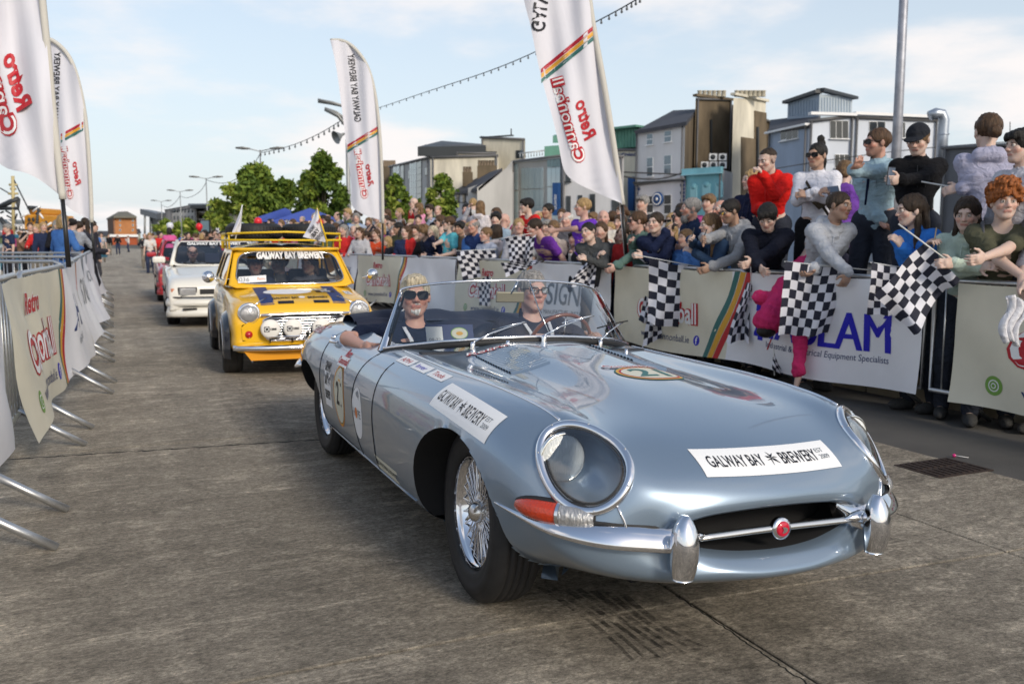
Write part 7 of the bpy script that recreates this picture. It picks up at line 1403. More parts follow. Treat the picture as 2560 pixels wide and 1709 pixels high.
# yellow car and white convertible crews
for(x,y,lab,kw)in((-1.02,-.30,'front passenger in a dark cap inside the yellow car',dict(tc=(.05,.06,.1),cap=(.02,.03,.06),skin='pink',hair=('short','brown'))),(-1.02,.30,'driver with wavy brown hair inside the yellow car',dict(tc=(.1,.1,.12),skin='tan',hair=('bob','brown'),head=(-.7,0,0))),(-1.38,.02,'rear passenger in a pale cap between the seats of the yellow car',dict(tc=(.2,.2,.2),cap=(.5,.48,.42),skin='fair',hair=('short','lbrown'),head=(-1.0,0,0)))):
 in_car(mini,(x,y,.22),lab,H=1.62,h=.013,pelvis=(0,0,.19),feet=[(-.1,.55,.1),(.1,.55,.1)],lean=-.15,hands=((-.12,.35,.36),(.12,.35,.36)),top='jacket',pc=(.03,.03,.05),**kw)
in_car(white_car,(-1.38,-.33,.25),'bald bearded man with glasses and grey scarf in the white convertible',H=1.78,h=.012,pelvis=(0,0,.14),feet=[(-.1,.7,.1),(.1,.7,.1)],lean=-.1,head=(0,-.05,0),hands=((-.15,.40,.44),(.15,.40,.44)),top='hoodie',tc=(.30,.32,.36),pc=(.03,.03,.05),skin='pink',hair=('bald_sides','brown'),beard=('full','brown'),specs=('clear',))
# ------------------------------------------------------------------ chequered flags
chk=[mat('flag_black',(.012,.014,.03),rough=.75,bump=.2,bscale=18),mat('flag_white',(.70,.70,.76),rough=.75,bump=.2,bscale=18)]
def cflag(corners,Y,label,nx=8,ny=8,stick=None,wave=.05,seed=0,sY=None,fold=0,sag=0):
 """corners TL, TR, BR, BL as photo points; Y their distance (or four distances)"""
 Ys=Y if isinstance(Y,(list,tuple))else[Y]*4;C=[dp(c[0],c[1],y_)for c,y_ in zip(corners,Ys)];r=random.Random(seed);ph=[r.uniform(0,6)for _ in range(4)]
 o0=C[0].copy();e=empty('chequered_flag',tuple(o0),0,label,'flag','chequered flags held over the barriers');
 def fn(u,v):
  u2=u+fold*math.sin(v*5+ph[0])*.06;v2=v+.02*math.sin(u*6+ph[1])
  p=(C[0]*(1-u2)+C[1]*u2)*(1-v2)+(C[3]*(1-u2)+C[2]*u2)*v2
  w_=wave*(.25+v)*math.sin(u*7.5+1.7*v+ph[0])+wave*.45*math.sin(u*15+3*v+ph[1])*v+wave*.5*math.sin(v*6+u*3+ph[2]);return p+Vector((.25*w_,w_,-.30*abs(w_)-sag*math.sin(PI*u)*v))-o0
 q=3;mb=MB();mb.grid(fn,nx*q,ny*q,True,lambda u,v:(int(u*nx)+int(v*ny))%2);c=mb.build('cloth',chk,e);
 if stick:
  a,b=dp(stick[0][0],stick[0][1],stick[0][2]if len(stick[0])>2 else Ys[0])-o0,dp(stick[1][0],stick[1][1],stick[1][2]if len(stick[1])>2 else Ys[1])-o0;MB().tube([a,b],.0055,8).build('stick',mat('stick_white',(.68,.68,.66),rough=.4),e)
 return e
YF=lambda px,t=5.55:ydepth(px,t)
cflag([(1623,647),(1744,667),(1723,819),(1618,805)],YF(1690),'hanging chequered flag in front of the red Retro lettering',5,8,((1583,636),(1775,672)),.035,1)
cflag([(1583,635),(1628,645),(1630,668),(1610,655)],YF(1600,5.6),'small pale corner of a chequered flag left of the big hanging one',3,2,None,.02,2)
cflag([(1618,790),(1652,808),(1656,840),(1605,868)],YF(1640,5.5),'lower twisted chequered flag tip below the big hanging one',4,4,None,.03,3)
cflag([(1612,740),(1634,745),(1655,812),(1596,800)],YF(1630,5.62),'chequered flag folded behind the big hanging one',4,5,None,.03,13)
cflag([(1868,700),(1880,712),(1872,850),(1816,852)],YF(1850),'furled chequered flag hanging on the slanted stripes',5,8,((1876,612),(1878,720)),.05,4,fold=1)
cflag([(1963,655),(2117,668),(2070,832),(1945,838)],YF(2040),'large flat chequered flag before the bending child in pink',8,8,((1961,654),(2184,676)),.035,5)
cflag([(2179,657),(2256,668),(2250,775),(2168,788)],YF(2210),'chequered flag hanging left of the tilted diamond one',5,7,((2176,656),(2250,668)),.03,6)
cflag([(2182,735),(2312,604),(2394,690),(2279,826)],YF(2290,5.35),'tilted chequered flag blown into a diamond over the blue letters',7,7,((2246,560),(2402,676)),.06,7)
cflag([(1934,872),(1942,900),(1962,940),(1930,920)],YF(1940),'tip of a chequered flag hanging below the pink sleeve',3,5,((1934,860),(1936,938)),.02,8)
T2=lambda px:ydepth(px,5.2)
cflag([(911,607),(988,632),(986,646),(925,652)],T2(950),'chequered flag at the barrier just right of the yellow car',7,5,None,.08,9)
cflag([(1142,627),(1236,624),(1255,687),(1162,697)],T2(1200),'chequered flag held level above the passenger',9,7,((1140,627),(1240,623)),.07,10)
cflag([(1263,596),(1341,582),(1330,650),(1282,655)],T2(1300),'chequered flag held by the outstretched arm of the boy in purple',8,7,((1205,604),(1343,581)),.07,11)
cflag([(1253,656),(1330,652),(1362,648),(1268,690)],T2(1300)-.2,'chequered flag draped on the barrier between the two men in the car',9,4,None,.05,12)
cflag([(1092,645),(1117,645),(1116,740),(1093,740)],T2(1100),'narrow chequered flag hanging beside the blond passenger',4,11,None,.03,14)
cflag([(1196,697),(1226,690),(1250,760),(1196,762)],T2(1220),'chequered flag hanging low behind the windscreen',6,7,None,.04,15)
cflag([(1462,655),(1492,650),(1488,713),(1418,716)],T2(1460),'gathered chequered flag hanging right of the driver',6,7,None,.06,16)
for k,(x,y,w,hh,Y)in enumerate(((712,548,18,12,30),(880,560,22,12,24),(536,568,14,22,36),(585,575,12,10,34),(668,560,20,10,33))):
 cflag([(x,y),(x+w,y+3),(x+w-3,y+hh),(x+2,y+hh)],Y,['small chequered flag by the far lamp pole','small chequered flag over the crowd by the whole feather flag','upright far chequered flag before the black board','tiny far chequered flag above the white convertible','small chequered flag left of the tyres'][k],5,4,None,.05,20+k)
# white pennants on the yellow car, dangling white cloth, loose stick
def pennant(tip,poly,Y,label,text=None):
 e=empty('car_flag',tuple(dp(*poly[0],Y)),0,label,'flag');o0=e.location.copy();n=len(poly);h_=n//2;L_=spline(np.array(poly[:h_],float),10);R_=spline(np.array(poly[h_:][::-1],float),10)
 f=lambda u,v,l=0:dp(*(L_[int(round(v*9))]*(1-u)+R_[int(round(v*9))]*u),Y+.03*math.sin(u*6+v*4))-o0
 mb=MB();mb.grid(f,8,9);mb.build('cloth',mat('flag_polyester',(.66,.66,.72)),e);MB().tube([dp(*tip[0],Y)-o0,dp(*tip[1],Y)-o0],.008,6).build('pole',mat('rack_yellow',(.72,.48,.02))if text else white(),e)
 if text:
  D=Decal(lambda a,b,l:dp(a,b,Y-.03-l*4)-o0)
  for i,t in enumerate(text):D.text('black',t,779+i*10,572+i*9,-11,22+2*i,rot=math.radians(-48),bold=.03)
  D.text('red','Retro',797,552,-8,14,rot=math.radians(-60),bold=.03);D.build('print',e)
pennant(((606,512),(588,600)),[(606,512),(592,550),(576,590),(600,586),(603,560),(607,513)],9.6,'white pennant flying at the left corner of the yellow car roof rack')
pennant(((792,520),(818,606)),[(791,520),(775,560),(757,592),(814,606),(805,560),(793,521)],9.0,'white pennant with black letters at the right corner of the roof rack',('GALWAY','BAY','BREWERY'))
a=dp(2303,454,7.4);b=dp(2462,482,7.2);tag(MB().tube([a,b],.0065,8).build('flag_stick',mat('stick_white',(.68,.68,.66))),'white flag stick held out level before the girl in lilac','stick')
# ------------------------------------------------------------------ front row on the right, leaning on the barrier
TF,TB,ZB=5.85,6.45,.497
FR,BK='spectators leaning on the right barriers','spectators standing on the wall behind'
S=stand
P=S(2510,508,TF,-25,-15,'curly ginger boy in an olive tee with grey backpack straps',lean=.35,tc=(.085,.085,.055),top='tee',skin='fair',hair=('curly','ginger'),hands=((2408,672,-.45),(2575,705,-.35)),h=.008,pitch=.05,group=FR,elbow=((-.2,-.2,-1),(.6,-.5,-.6)),hs=1.12)
q=lambda J,x,y,z:Vector(J['nb']+J['Rc']@(np.array([x,y,z])*J['s']))
for x in(-1,1):MB().tube([q(P,x*.12,-.10,-.02),q(P,x*.12,.02,.045),q(P,x*.115,.13,-.10),q(P,x*.11,.15,-.25)],[(.006,.022)]*4,6).build('backpack_strap',cloth((.10,.10,.11)),P['obj'])
P=S(2420,538,TF+.05,-30,-38,'girl with long straight dark brown hair in a mint green hoodie',lean=.3,tc=(.46,.56,.48),skin='fair',hair=('long','dbrown'),hands=((2385,660,-.3),(2450,668,-.3)),h=.009,pitch=.22,group=FR,hs=1.1)
P=S(2283,530,TF,-70,-88,'girl in profile with long brown hair and a bright blue jacket holding a phone',lean=.25,tc=(.03,.16,.52),top='jacket',skin='fair',hair=('long','dbrown'),hands=((2258,620,-.15),(2322,612,-.3)),elbow=((0,0,-1),(.3,0,-1)),h=.009,pitch=.1,group=FR,hs=1.12);phone(P,1,'phone in a gold case held upright by the girl in blue',(.1,0,1),(.6,-.3,0),(.30,.24,.16))
P=S(2092,512,TF,15,38,'smiling boy in a pale grey hoodie with white sleeve stripes leaning over the barrier',lean=.45,tc=(.42,.44,.48),skin='tan',hair=('short','dbrown'),hands=((2020,690,-.2),(2128,690,-.45)),hd=(None,((.2,-.2,-1),(0,-1,0))),elbow=((-.8,-.2,-.6),(.7,-.2,-.6)),h=.008,pitch=.05,tilt=-.12,group=FR,hs=1.1)
P=S(1922,528,TF,-15,-25,'dark haired boy in a black jacket looking down with purple wristband',lean=.62,tc=(.012,.014,.025),top='jacket',skin='fair',hair=('mop','black'),hands=((1868,664,-.35),(1900,668,-.4)),h=.008,pitch=.55,group=FR,hs=1.1);MB().tube([Vector(P['hands'][0][0]-P['hands'][0][1]*.13)+Vector((math.cos(a)*.034,0,math.sin(a)*.034))for a in np.linspace(0,2*PI,14,endpoint=False)],.007,5,closed=True).build('wristband',cloth((.16,.05,.35)),P['obj'])
P=S(1832,528,TF+.05,-60,-72,'black haired young man with glasses and a mottled grey hoodie filming on a phone',lean=.35,tc=(.30,.31,.33),skin='tan',hair=('short','black'),beard=('stubble','black'),specs=('clear',),hands=((1778,668,-.25),(1756,598,-.35)),h=.009,pitch=.25,group=FR,hs=1.1);phone(P,1,'dark phone tilted in the hand of the man in mottled grey',(.35,0,1),(1,-.2,0))
P=S(1778,566,TF-.05,-60,-82,'woman in profile with long fair brown hair filming on her phone',lean=.2,tc=(.03,.06,.12),skin='fair',hair=('long','lbrown'),hands=((1738,632,-.2),(1728,600,-.3)),h=.010,pitch=.05,group=FR);phone(P,1,'phone held by the woman with fair brown hair',(.25,0,1),(1,-.2,0))
P=S(1728,520,TF+.45,-75,-85,'grey haired man with a long grey beard and navy jacket in profile',lean=.1,tc=(.02,.035,.08),top='jacket',skin='ruddy',hair=('short','grey'),beard=('full','grey'),hands=((1715,620,-.2),(1745,630,-.2)),h=.010,group=FR,hs=1.16)
P=S(1640,560,TF-.1,-15,-38,'boy in a navy sports top with red and yellow badges lifting a phone',lean=.25,tc=(.012,.018,.05),skin='fair',hair=('short','dbrown'),hands=((1610,640,-.3),(1668,578,-.15)),elbow=((-.5,0,-1),(.9,0,-.7)),h=.009,group=FR);phone(P,1,'phone at the ear of the boy in the navy sports top',(0,0,1),(1,0,0))
D=Decal(lambda u,v,l,P=P:q(P,u,.150,-.16+v)+Vector((0,l*3,0)));D.patch('wht',rect(-.06,.05,.05,.035));D.patch('red',rect(.06,.05,.05,.03));D.patch('gold',oval(.07,-.01,.035,.018));D.build('badges',P['obj'])
P=S(1594,556,TF-.05,-65,-84,'man in profile with black sunglasses and a sage green top raising a phone',lean=.2,tc=(.10,.17,.15),skin='pink',hair=('short','brown'),specs=('sun',),hands=((1538,668,-.35),(1580,605,-.3)),h=.010,group=FR);phone(P,1,'black phone of the man in sunglasses and sage green',(0,0,1),(1,-.2,0))
P=S(1803,518,TF+1.0,-45,-60,'older man with thin white hair between the bearded man and the young man',tc=(.3,.3,.35),skin='ruddy',hair=('bald_sides','wgrey'),h=.011,group=BK)
P=S(1700,545,TF+1.1,-80,-80,'man in pale grey with black sunglasses behind the bearded man',tc=(.45,.46,.5),skin='pink',hair=('short','black'),specs=('sun',),h=.012,group=BK)
P=S(1680,556,TF+1.6,-40,-50,'woman in sunglasses seen between two boys farther back',tc=(.3,.3,.3),skin='fair',hair=('bob','blond'),specs=('sun',),h=.013,group=BK)
# child in pink hanging head down over the barrier
def pink():
 Y=ydepth(1950,5.62);g=lambda px,py,d=0:np.array(dp(px,py,Y+d));o=g(1990,640,.45);L=lambda*a:g(*a)-o;pk=cloth((.58,.035,.14));v=Vox((-1,-1.0,-1.6),(1,1,1),.010)
 v.cap(L(2015,690,.12),L(1975,735,0),.13,.14,.05);v.cap(L(1975,735,-.05),L(1935,775,-.12),.13,.09,.05);v.ell(L(1920,805,-.14),(.105,.11,.125),None,.03);v.cap(L(1985,745,-.1),L(2000,850,-.34),.062,.052,.04);v.cap(L(2000,850,-.34),L(1995,925,-.38),.05,.035,.02);v.cap(L(2015,690,.1),L(2040,640,.45),.14,.13,.05);v.cap(L(2040,640,.45),L(2060,900,.6),.10,.06,.04);v.cap(L(1960,750,.0),L(1895,740,.05),.05,.045,.03)
 for q_ in(0,.07):v.cap(L(1996,945-q_*100,-.38),L(1990,965,-.38),.028,.018,.01)
 P_,Q_=v.mesh();me=npmesh('person',P_,Q_);C=np.tile(SKIN['fair'],(len(P_),1));a_=me.color_attributes.new('Col','FLOAT_COLOR','POINT');a_.data.foreach_set('color',np.column_stack([C,np.ones(len(C))]).astype(np.float32).ravel());r=link('person',me,vcol_mat('skin'));r.location=o;tag(r,'child in a bright pink hoodie hanging head down over the barrier','person',FR)
 t=Vox((-1,-1.0,-1.6),(1,1,1),.010);t.cap(L(2015,690,.12),L(1975,735,0),.15,.16,.06);t.cap(L(1975,735,-.05),L(1935,775,-.12),.15,.115,.06);t.ell(L(1922,800,-.14),(.128,.13,.135),None,.035);t.cap(L(1985,745,-.1),L(2000,850,-.34),.085,.07,.05);t.cap(L(2000,850,-.34),L(1996,925,-.38),.070,.058,.02);t.cap(L(2015,690,.1),L(2045,655,.45),.16,.15,.05);t.cap(L(1960,750,.0),L(1900,742,.05),.075,.06,.03);t.cap(L(1945,770,-.1),L(1895,800,-.12),.06,.05,.04);t.rough(.009,22,6);t.rough(.004,50,2)
 p,q_=t.mesh();link('hoodie',npmesh('hoodie',p,q_),pk,r);t=Vox((-1,-1,-1.8),(1,1.5,.5),.014);t.cap(L(2045,640,.5),L(2060,900,.6),.13,.09,.04);t.cap(L(2100,660,.5),L(2085,1010,.6),.12,.07,.04);p,q_=t.mesh();link('trousers',npmesh('trousers',p,q_),cloth((.03,.03,.05)),r)
 t=Vox((-1,-1,-1.6),(.6,.6,.2),.010);t.ell(L(1915,828,-.16),(.085,.10,.06),None,.02);p,q_=t.mesh();link('hair',npmesh('hair',p,q_),hairmat('black'),r)
pink()
# ------------------------------------------------------------------ back row on the low wall
P=S(1926,402,TB,-25,-62,'young man in a bright red hoodie with a fade haircut and fist at his mouth',zg=ZB,lean=.28,tc=(.60,.015,.012),skin='fair',hair=('fade','dbrown'),hands=((1906,436,-.28),(1905,520,-.2)),elbow=((-.3,.2,-1),(-.2,.5,-1)),h=.008,pitch=.25,group=BK,hs=1.1,curl=(.95,.9),build=1.1)
P=S(1880,452,TB+.1,-50,-72,'blonde woman in navy with sunglasses pushed up on her head',zg=ZB-.25,tc=(.015,.02,.05),skin='fair',hair=('bun','blond'),hands=((1870,560,-.2),(1890,570,-.2)),h=.009,group=BK,hs=1.06)
P=S(2045,392,TB,-25,-50,'woman in a white sweatshirt with topknot ponytail and big black sunglasses',zg=ZB,tc=(.68,.68,.74),top='sweatshirt',pc=(.01,.01,.012),skin='tan',hair=('topknot','black'),specs=('sun',),hands=((2020,488,-.25),(2046,480,-.3)),elbow=((-.9,0,-.8),(.7,.2,-1)),h=.008,pitch=.05,group=BK,hs=1.08,curl=(.8,.8));phone(P,1,'phone in brown case held level by the woman in white',(1,-.2,.15),(.1,-.8,.6),(.12,.08,.06))
MB().tube([q(P,.16,-.02,.02),q(P,.05,.17,-.14),q(P,-.08,.20,-.32),q(P,-.16,.16,-.45)],[(.004,.015)]*4,6).build('bag_strap',cloth((.05,.04,.03)),P['obj']);bx=MB();bx.tube([q(P,.10,.175,-.16),q(P,.0,.21,-.22),q(P,-.08,.205,-.33)],[(.02,.04),(.035,.07),(.02,.05)],10);bx.build('cross_bag',mat('patterned_bag',(.06,.045,.03),rough=.5,noise=.6,nscale=60),P['obj'])
P=S(2112,436,TB+.5,150,160,'child with dark blond hair turned away between the white and blue hoodies',zg=ZB-.1,tc=(.16,.06,.35),skin='fair',hair=('bun','lbrown'),h=.011,group=BK)
P=S(2196,362,TB,-40,-84,'man in a light blue hoodie with wraparound sunglasses pointing ahead',zg=ZB,tc=(.30,.42,.49),skin='ruddy',hair=('short','brown'),beard=('stubble','brown'),specs=('sun',),hands=((2066,430,-.5),(2205,560,-.2)),elbow=((-.3,0,-1),(.6,-.4,-1)),hd=(((-.7,.6,.5),(0,0,1)),None),h=.008,group=BK,hs=1.14,build=1.12,curl=(.35,.5))
D=Decal(lambda u,v,l,P=P:q(P,u,.168-.9*u*u,-.17+v)+Vector((0,l*3,0)));D.text('grey','TOMMY',.085,0,.018,.09,mirror=True);D.text('grey','HILFIGER',-.075,0,.018,.12,mirror=True);D.build('chest_lettering',P['obj']);MB().tube([q(P,.03,.14,-.03),q(P,.02,.185,-.16),q(P,.03,.20,-.36)],[(.012,.004),(.014,.004),(.010,.004)],6).build('drawcord',cloth((.01,.015,.05)),P['obj'])
P=S(2300,352,TB-.1,-10,-40,'teenage boy in a black cap and black hoodie looking down at his phone',zg=ZB,tc=(.010,.010,.012),skin='fair',hair=('short','lbrown'),cap=(.02,.022,.028),hands=((2250,450,-.3),(2300,600,-.2)),elbow=((-.6,0,-1),(.6,0,-1)),h=.008,pitch=.35,group=BK,hs=1.12,curl=(.7,.6));phone(P,0,'black phone held up by the boy in the black cap',(.05,0,1),(.3,-1,0))
P=S(2470,336,TB-.1,160,175,'girl with auburn hair in a bun and lilac grey hoodie, back to the camera',zg=ZB-.02,tc=(.38,.38,.50),skin='fair',hair=('bun','brown'),hands=((2400,470,.0),(2550,470,0)),elbow=((.6,-.3,-1),(-.6,-.3,-1)),h=.009,group=BK,hs=1.18)
P=S(2556,372,TB-.35,-70,-84,'dark haired youth in white and navy cut off by the right edge',zg=ZB-.15,tc=(.5,.5,.55),skin='fair',hair=('mop','black'),h=.009,group=BK,hs=1.1)
P=S(2625,560,TF+.1,-60,-60,'person at the right edge whose hands hold a crumpled white cloth',tc=(.3,.3,.34),top='tee',skin='fair',hair=('short','brown'),lean=.3,hands=((2518,738,-.35),(2545,742,-.3)),hd=(((-.8,.3,-.5),(0,0,-1)),None),h=.009,group=FR,curl=(.8,.8))
def rag():
 o=dp(2530,790,ydepth(2530,5.35));mb=MB();mb.grid(lambda u,v:(-.05+.13*u*(1-.3*v)+.02*math.sin(v*7),.02*math.sin(u*16+v*3),.12-.30*v+.02*math.sin(u*5)),14,16);r=mb.build('white_cloth',cloth((.68,.68,.72)),None,tuple(o));r.modifiers.new('s','SOLIDIFY').thickness=.01;tag(r,'crumpled white cloth hanging from the hands at the right edge','cloth')
rag()
# ------------------------------------------------------------------ middle of the crowd
R3=random.Random(11);MID='spectators along the middle of the right barriers'
mid=[
(1343,568,5.45,-60,-70,'dark haired boy in a purple and orange jersey bent over the barrier',dict(lean=.7,tc=(.15,.04,.32),top='jersey',hair=('short','dbrown'),pitch=.3)),
(1458,522,5.6,-50,-78,'blond boy in a purple tee with his arm stretched out holding a flag stick',dict(tc=(.14,.04,.45),top='tee',hair=('short','blond'),hands=((1345,583,-.3),(1465,640,-.2)),zg=.2)),
(1478,582,5.35,-20,-40,'laughing dark haired child in grey with a bright yellow wristband',dict(lean=.5,tc=(.06,.065,.07),hair=('short','black'),hands=((1470,648,-.3),(1495,640,-.2)),tilt=.3)),
(1185,568,5.6,-40,-48,'bald older man in a navy jacket over red leaning forward',dict(lean=.3,tc=(.02,.04,.13),top='jacket',hair=('bald_sides','grey'),skin='ruddy')),
(1150,573,5.6,-20,-30,'smiling person with short black hair in a brown jacket',dict(tc=(.14,.10,.07),top='jacket',hair=('mop','black'),skin='tan')),
(1122,560,5.45,-60,-82,'man with cropped hair, sunglasses and a turquoise tee',dict(tc=(.10,.42,.50),top='tee',hair=('short','brown'),specs=('sun',),hands=((1100,640,-.2),(1085,612,-.4)))),
(1082,583,5.35,-30,-35,'woman with pale blonde hair in navy lifting a phone',dict(tc=(.015,.02,.05),hair=('bob','pblond'),lean=.3,hands=((1070,640,-.2),(1078,592,-.25)))),
(1013,583,5.3,-5,-8,'small boy with short fair hair in navy looking at the camera',dict(tc=(.02,.03,.08),hair=('fade','lbrown'),skin='fair')),
(995,572,5.5,-50,-70,'woman with dark curls in an olive jacket',dict(tc=(.07,.075,.04),top='jacket',hair=('long','black'),skin='tan')),
(978,553,6.0,-50,-70,'bald man with sunglasses in a dark navy vest',dict(tc=(.02,.03,.07),top='tee',hair=('fade','dbrown'),specs=('sun',))),
(1046,522,6.4,-70,-95,'girl with very long brown hair in a pink top standing high',dict(tc=(.62,.26,.38),hair=('long','lbrown'),zg=.35)),
(1034,498,6.8,-60,-72,'bald man with sunglasses and a red tracksuit top standing high',dict(tc=(.55,.02,.025),top='jacket',hair=('bald','grey'),specs=('sun',),zg=.45)),
(1166,527,6.4,-20,-20,'black haired girl filming with a phone above the crowd',dict(tc=(.5,.5,.55),hair=('bob','black'),zg=.3,hands=((1168,560,-.2),(1172,520,-.3)))),
(1202,520,6.5,150,165,'girl with long straight fair hair seen from behind in white',dict(tc=(.62,.58,.60),hair=('long','lbrown'),zg=.35)),
(1183,512,7.0,160,180,'blonde child behind the girl with long straight hair',dict(tc=(.5,.5,.5),hair=('short','blond'),zg=.35)),
(1318,517,6.1,-50,-85,'boy with thick black hair in a red tee raised above the others',dict(tc=(.58,.02,.02),top='tee',hair=('mop','black'),zg=.35,lean=.3)),
(1370,530,6.4,-30,-50,'dark haired man with heavy brows behind the boy in red',dict(tc=(.2,.2,.22),hair=('short','black'),skin='tan',zg=.15)),
(1297,568,5.7,10,5,'woman with blonde hair tied back and a broad smile',dict(tc=(.35,.36,.42),hair=('bun','blond'),skin='pink')),
(1244,583,5.75,150,165,'woman with dark auburn hair and a pale pink top, back turned',dict(tc=(.55,.50,.52),hair=('bob','dbrown'))),
(1240,550,6.0,-10,-15,'man with bushy black hair behind the woman with auburn hair',dict(tc=(.3,.4,.5),hair=('mop','black'))),
(1262,552,6.4,120,130,'bald man with his head turned away',dict(tc=(.35,.38,.40),hair=('bald','grey'),skin='pink')),
(1508,550,6.1,-10,-10,'bald man with a ginger beard and white tee',dict(tc=(.62,.60,.55),top='tee',hair=('bald','brown'),beard=('stubble','ginger'),skin='pink',zg=.1)),
(1532,550,7.0,150,160,'person with cropped brown hair and magenta top walking away',dict(tc=(.25,.04,.22),hair=('short','brown'),zg=.1)),
(1502,582,5.7,-20,-20,'woman with brown hair and dark patterned scarf',dict(tc=(.06,.06,.07),hair=('long','brown'))),
(1418,552,6.3,-20,-30,'man with thin hair hidden behind the outstretched arm',dict(tc=(.10,.10,.12),hair=('bald_sides','wgrey'),skin='pink')),
(1385,575,5.8,160,170,'person with fair hair and striped top facing away',dict(tc=(.40,.35,.32),hair=('bun','lbrown'))),
(1550,560,6.8,-30,-40,'woman with light hair behind the flag pole',dict(tc=(.5,.25,.2),hair=('bob','brown'))),
(1100,545,6.0,-60,-70,'woman with brown hair and sunglasses behind the man in turquoise',dict(tc=(.2,.15,.12),hair=('bob','brown'),specs=('sun',))),
(868,540,6.2,-50,-60,'woman with wavy blonde hair above the yellow car mirror',dict(tc=(.30,.38,.52),hair=('long','pblond'),zg=.25)),
(892,536,6.2,-60,-92,'woman with dark tied hair in an olive parka turned left',dict(tc=(.06,.06,.045),top='jacket',hair=('bun','dbrown'),zg=.25)),
(893,576,5.3,150,160,'child with pale blond hair and a pale blue top, back turned',dict(tc=(.25,.40,.58),hair=('bob','pblond'))),
(861,588,5.0,-30,-60,'girl with brown hair and a mustard top in front of the blonde woman',dict(tc=(.35,.20,.04),hair=('long','brown'))),
(838,570,5.3,-50,-85,'woman in denim blue with her hand at her mouth',dict(tc=(.10,.20,.38),hair=('long','brown'),hands=((836,590,-.2),(850,620,-.2)))),
(914,592,5.1,-40,-60,'boy with dark hair in black bent over the barrier',dict(tc=(.012,.012,.015),hair=('short','dbrown'),lean=.5)),
(940,588,5.1,-20,-30,'boy in a red orange tee next to the feather flag pole',dict(tc=(.60,.08,.03),top='tee',hair=('short','brown'))),
(812,592,5.0,-40,-50,'person with tied brown hair just above the yellow car roof',dict(tc=(.1,.08,.2),hair=('bun','brown'))),
(1215,590,5.4,-40,-55,'child in a grey blue hoodie squeezed against the barrier',dict(tc=(.32,.36,.46),hair=('short','lbrown'))),
(1060,585,5.3,-60,-75,'woman with sandy curls in dark navy bowed over the rail',dict(tc=(.015,.018,.035),hair=('curly','lbrown'),lean=.4)),
(1565,585,5.9,-40,-60,'woman in red with dark hair beside the flag pole',dict(tc=(.45,.03,.03),hair=('bob','dbrown'))),
]
for px,py,t,b,f,lab,k in mid:
 k=dict(k);k.setdefault('skin',R3.choice(['pale','pink','fair']));k.setdefault('pc',R3.choice([(.03,.04,.08),(.02,.02,.025),(.05,.05,.06)]));zg=k.pop('zg',-.088)
 S(px,py,t,b,f,lab,zg=zg,h=.012 if t<5.7 and px>980 else.014,group=MID,eyes=px>1150,**k)
# ------------------------------------------------------------------ distant crowd: a few figures copied with their own clothes, hair and size
PAL=[(.02,.03,.07),(.012,.012,.015),(.45,.45,.48),(.55,.03,.03),(.06,.16,.42),(.58,.10,.28),(.30,.32,.36),(.62,.60,.58),(.10,.13,.07),(.20,.12,.08),(.03,.03,.04),(.35,.42,.55),(.48,.36,.20)]
PN=['navy','black','light grey','red','blue','pink','grey','white','olive','brown','charcoal','pale blue','tan'];HN={'short':'short','long':'long','mop':'thick','bob':'bobbed','bald_sides':'thinning','bun':'tied'}
protos=[]
for k,(hs_,top,pose)in enumerate((('short','jacket',0),('long','hoodie',1),('mop','tee',0),('bob','jacket',1),('bald_sides','hoodie',2),('bun','tee',2))):
 r,_=person((0,-40-k,0),0,'x',H=1.72,h=.022,top=top,hair=(hs_,'brown'),eyes=False,hands=[(None,None),((-.15,.3,1.05),(.15,.3,1.1)),((-.3,.0,.75),(.1,.25,1.35))][pose],lean=(0,.1,0)[pose]);protos.append((r,hs_,top))
FREE=list(range(6));rr=random.Random(77);HC=['black','dbrown','brown','lbrown','blond','grey'];seen={}
def far_person(x,y,z,rz,where,group,pi=None,ci=None,sc_=None,pcol=None):
 p0,c0=pi,ci
 for _ in range(60):
  pi=rr.randrange(6)if p0 is None else p0;src,hs_,top=protos[pi];ci=rr.randrange(len(PAL))if c0 is None else c0;hcI=rr.choice(HC)
  lab='spectator in %s with %s %s hair %s'%(PN[ci],HN[hs_],{'dbrown':'dark brown','lbrown':'light brown','blond':'blond'}.get(hcI,hcI),where)
  if lab not in seen and len(lab.split())<17:break
 seen[lab]=1
 c=copy_tree(src);c.location=(x,y,z);c.rotation_euler=(0,0,rz);sc_=sc_ or rr.uniform(.9,1.08);c.scale=(sc_,sc_,sc_)
 for ch in c.children:
  nm=ch.name.split('.')[0];m=None
  if nm in('jacket','hoodie','shirt'):m=cloth(PAL[ci])
  elif nm=='trousers':m=cloth(pcol or rr.choice([(.03,.04,.08),(.015,.015,.02),(.05,.05,.06),(.2,.18,.15)]))
  elif nm=='hair':m=hairmat(hcI)
  if m:ch.material_slots[0].link='OBJECT';ch.material_slots[0].material=m
 tag(c,lab,'person',group);return c
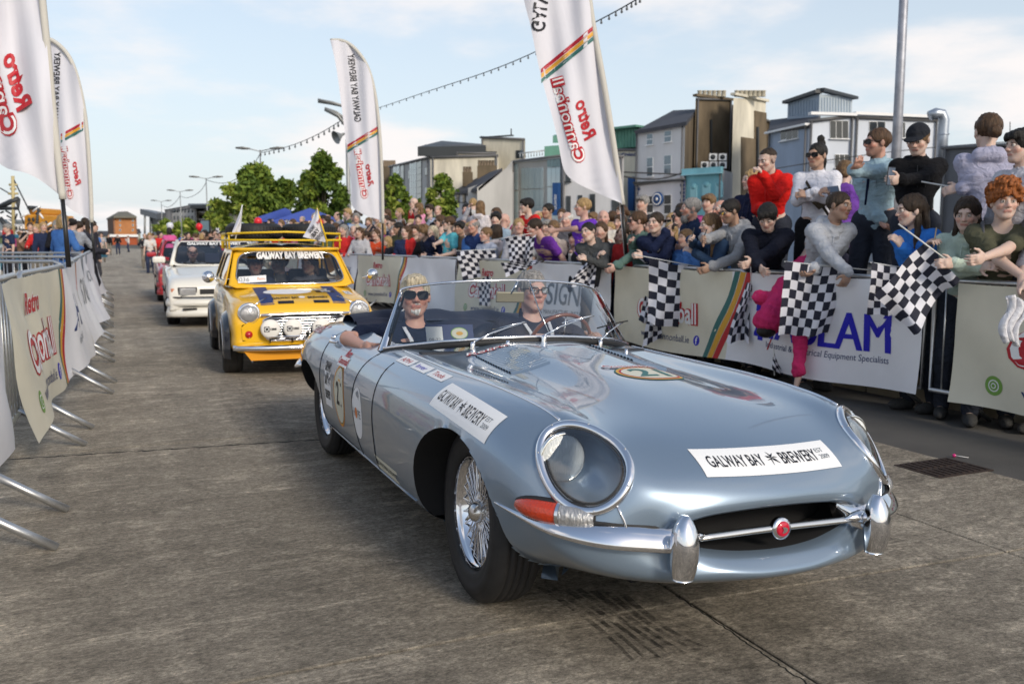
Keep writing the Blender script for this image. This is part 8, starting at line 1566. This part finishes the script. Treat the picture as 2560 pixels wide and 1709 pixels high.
# fillers between the detailed people, then dense far rows behind the right barriers
for row,(t,z)in enumerate(((5.95,-.088),(6.5,.0),(7.1,.25))):
 s_=8.6+.2*row
 while s_<18.5:x,y=st(s_,t-max(0,s_-12)*.10+rr.uniform(-.1,.1));far_person(x,y,z,facing(-40+rr.uniform(-45,30)),'in the %s, mid crowd'%('second row','third row','back row')[row],MID,sc_=rr.uniform(.86,1.0));s_+=rr.uniform(.6,.95)
n=0
for row,t in enumerate((4.75,5.2,5.7,6.3,7.0)):
 s_=18.5+row*.25
 while s_<46:
  s2=s_+rr.uniform(-.15,.15);tt=t+rr.uniform(-.12,.12)-(.9 if s2>24 else.45*(s2-18)/6);x,y=st(s2,tt);px=1280+FPX*x/y
  far_person(x,y,-.088+(.25 if row==3 else.45 if row==4 else 0),facing(-35+rr.uniform(-40,40)),('at the barrier past the yellow car' if s2<26 else 'in the crowd above the white convertible' if s2<36 else 'in the far end of the crowd'),'distant spectators on the right');n+=1
  s_+=.62 if s_<30 else.9
for k in range(26):
 s_,t=rr.uniform(34,60),rr.uniform(1.2,4.2);x,y=st(s_,t);far_person(x,y,-.06,rr.uniform(0,6.28),'standing in the road beyond the red car','distant people on the road')
for px,py,ci,pi,lab in((478,632,5,1,'in the road, in pink'),(455,640,4,0,'in the road beside the one in pink'),(385,645,6,0,'alone in the road by the mirror'),(257,655,6,2,'by the last left banner'),(296,636,1,1,'on the open road left of centre'),(274,638,1,0,'walking on the left of the road'),(322,630,7,4,'walking away in the middle of the road'),(243,660,4,5,'at the end of the left banners'),(410,642,10,3,'in the road left of the one in blue'),(432,640,3,2,'in the road behind the one in blue')):
 x,y=at(px,py,0);far_person(x,y,0,facing(rr.choice([-150,170,20,-60])),lab,'distant people on the road',pi,ci,1.0)
for px,Y,ci,b in((148,22,1,60),(168,21,9,100),(180,22,1,-20),(205,19,9,170),(222,20,10,-160),(118,22,0,40),(240,23,7,90),(196,24,4,10),(85,26,1,30),(60,27,9,100),(30,25,0,-30),(160,16.5,4,160),(190,17,6,-170),(228,17.5,10,120),(104,24,3,0),(135,25,2,50)):
 x=(px-1280)/FPX*Y;far_person(x,Y,0,facing(b),'behind steel barriers on the quay','people on the left quay',None,ci)
for k in range(16):x,y=st(rr.uniform(38,70),rr.uniform(-7,-1.5));far_person(x,y,0,rr.uniform(0,6.28),'far off on the left quay','people on the left quay')
for r,_,_ in protos:
 for c in list(r.children):bpy.data.objects.remove(c)
 bpy.data.objects.remove(r)
# black information board far off
b=dp(513,560,38);e=empty('information_board',(b.x,b.y,-.09),0,'black framed information board standing over the far crowd','board');MB().box((0,0,b.z),(.42,.08,.55)).build('frame',blackpl(),e);MB().box((0,-.045,b.z),(.34,.01,.46)).build('panel',mat('board_blue',(.12,.18,.22),rough=.3),e);MB().tube([(0,0,0),(0,0,b.z-.25)],.04,8).build('post',blackpl(),e)
for px,py,Y,c,lab in((425,566,36,(.62,.64,.7),'white helium balloon over the far crowd'),(795,560,24,(.65,.02,.03),'red balloon above the crowd by the car flag'),(498,568,36,(.6,.02,.02),'small red balloon over the far crowd'),(645,556,30,(.6,.02,.02),'red balloon top left of the roof tyres')):
 p=dp(px,py,Y);mb=MB();mb.lathe([(0,-.17),(.03,-.15),(.10,-.08),(.14,.02),(.12,.11),(.06,.16),(0,.17)],14);r=mb.build('balloon',mat('balloon_%d'%int(c[1]*100),c,rough=.3),None,tuple(p));tag(r,lab,'balloon');MB().tube([(0,0,-.17),(.02,0,-1.0)],.004,4).build('string',white(),r)
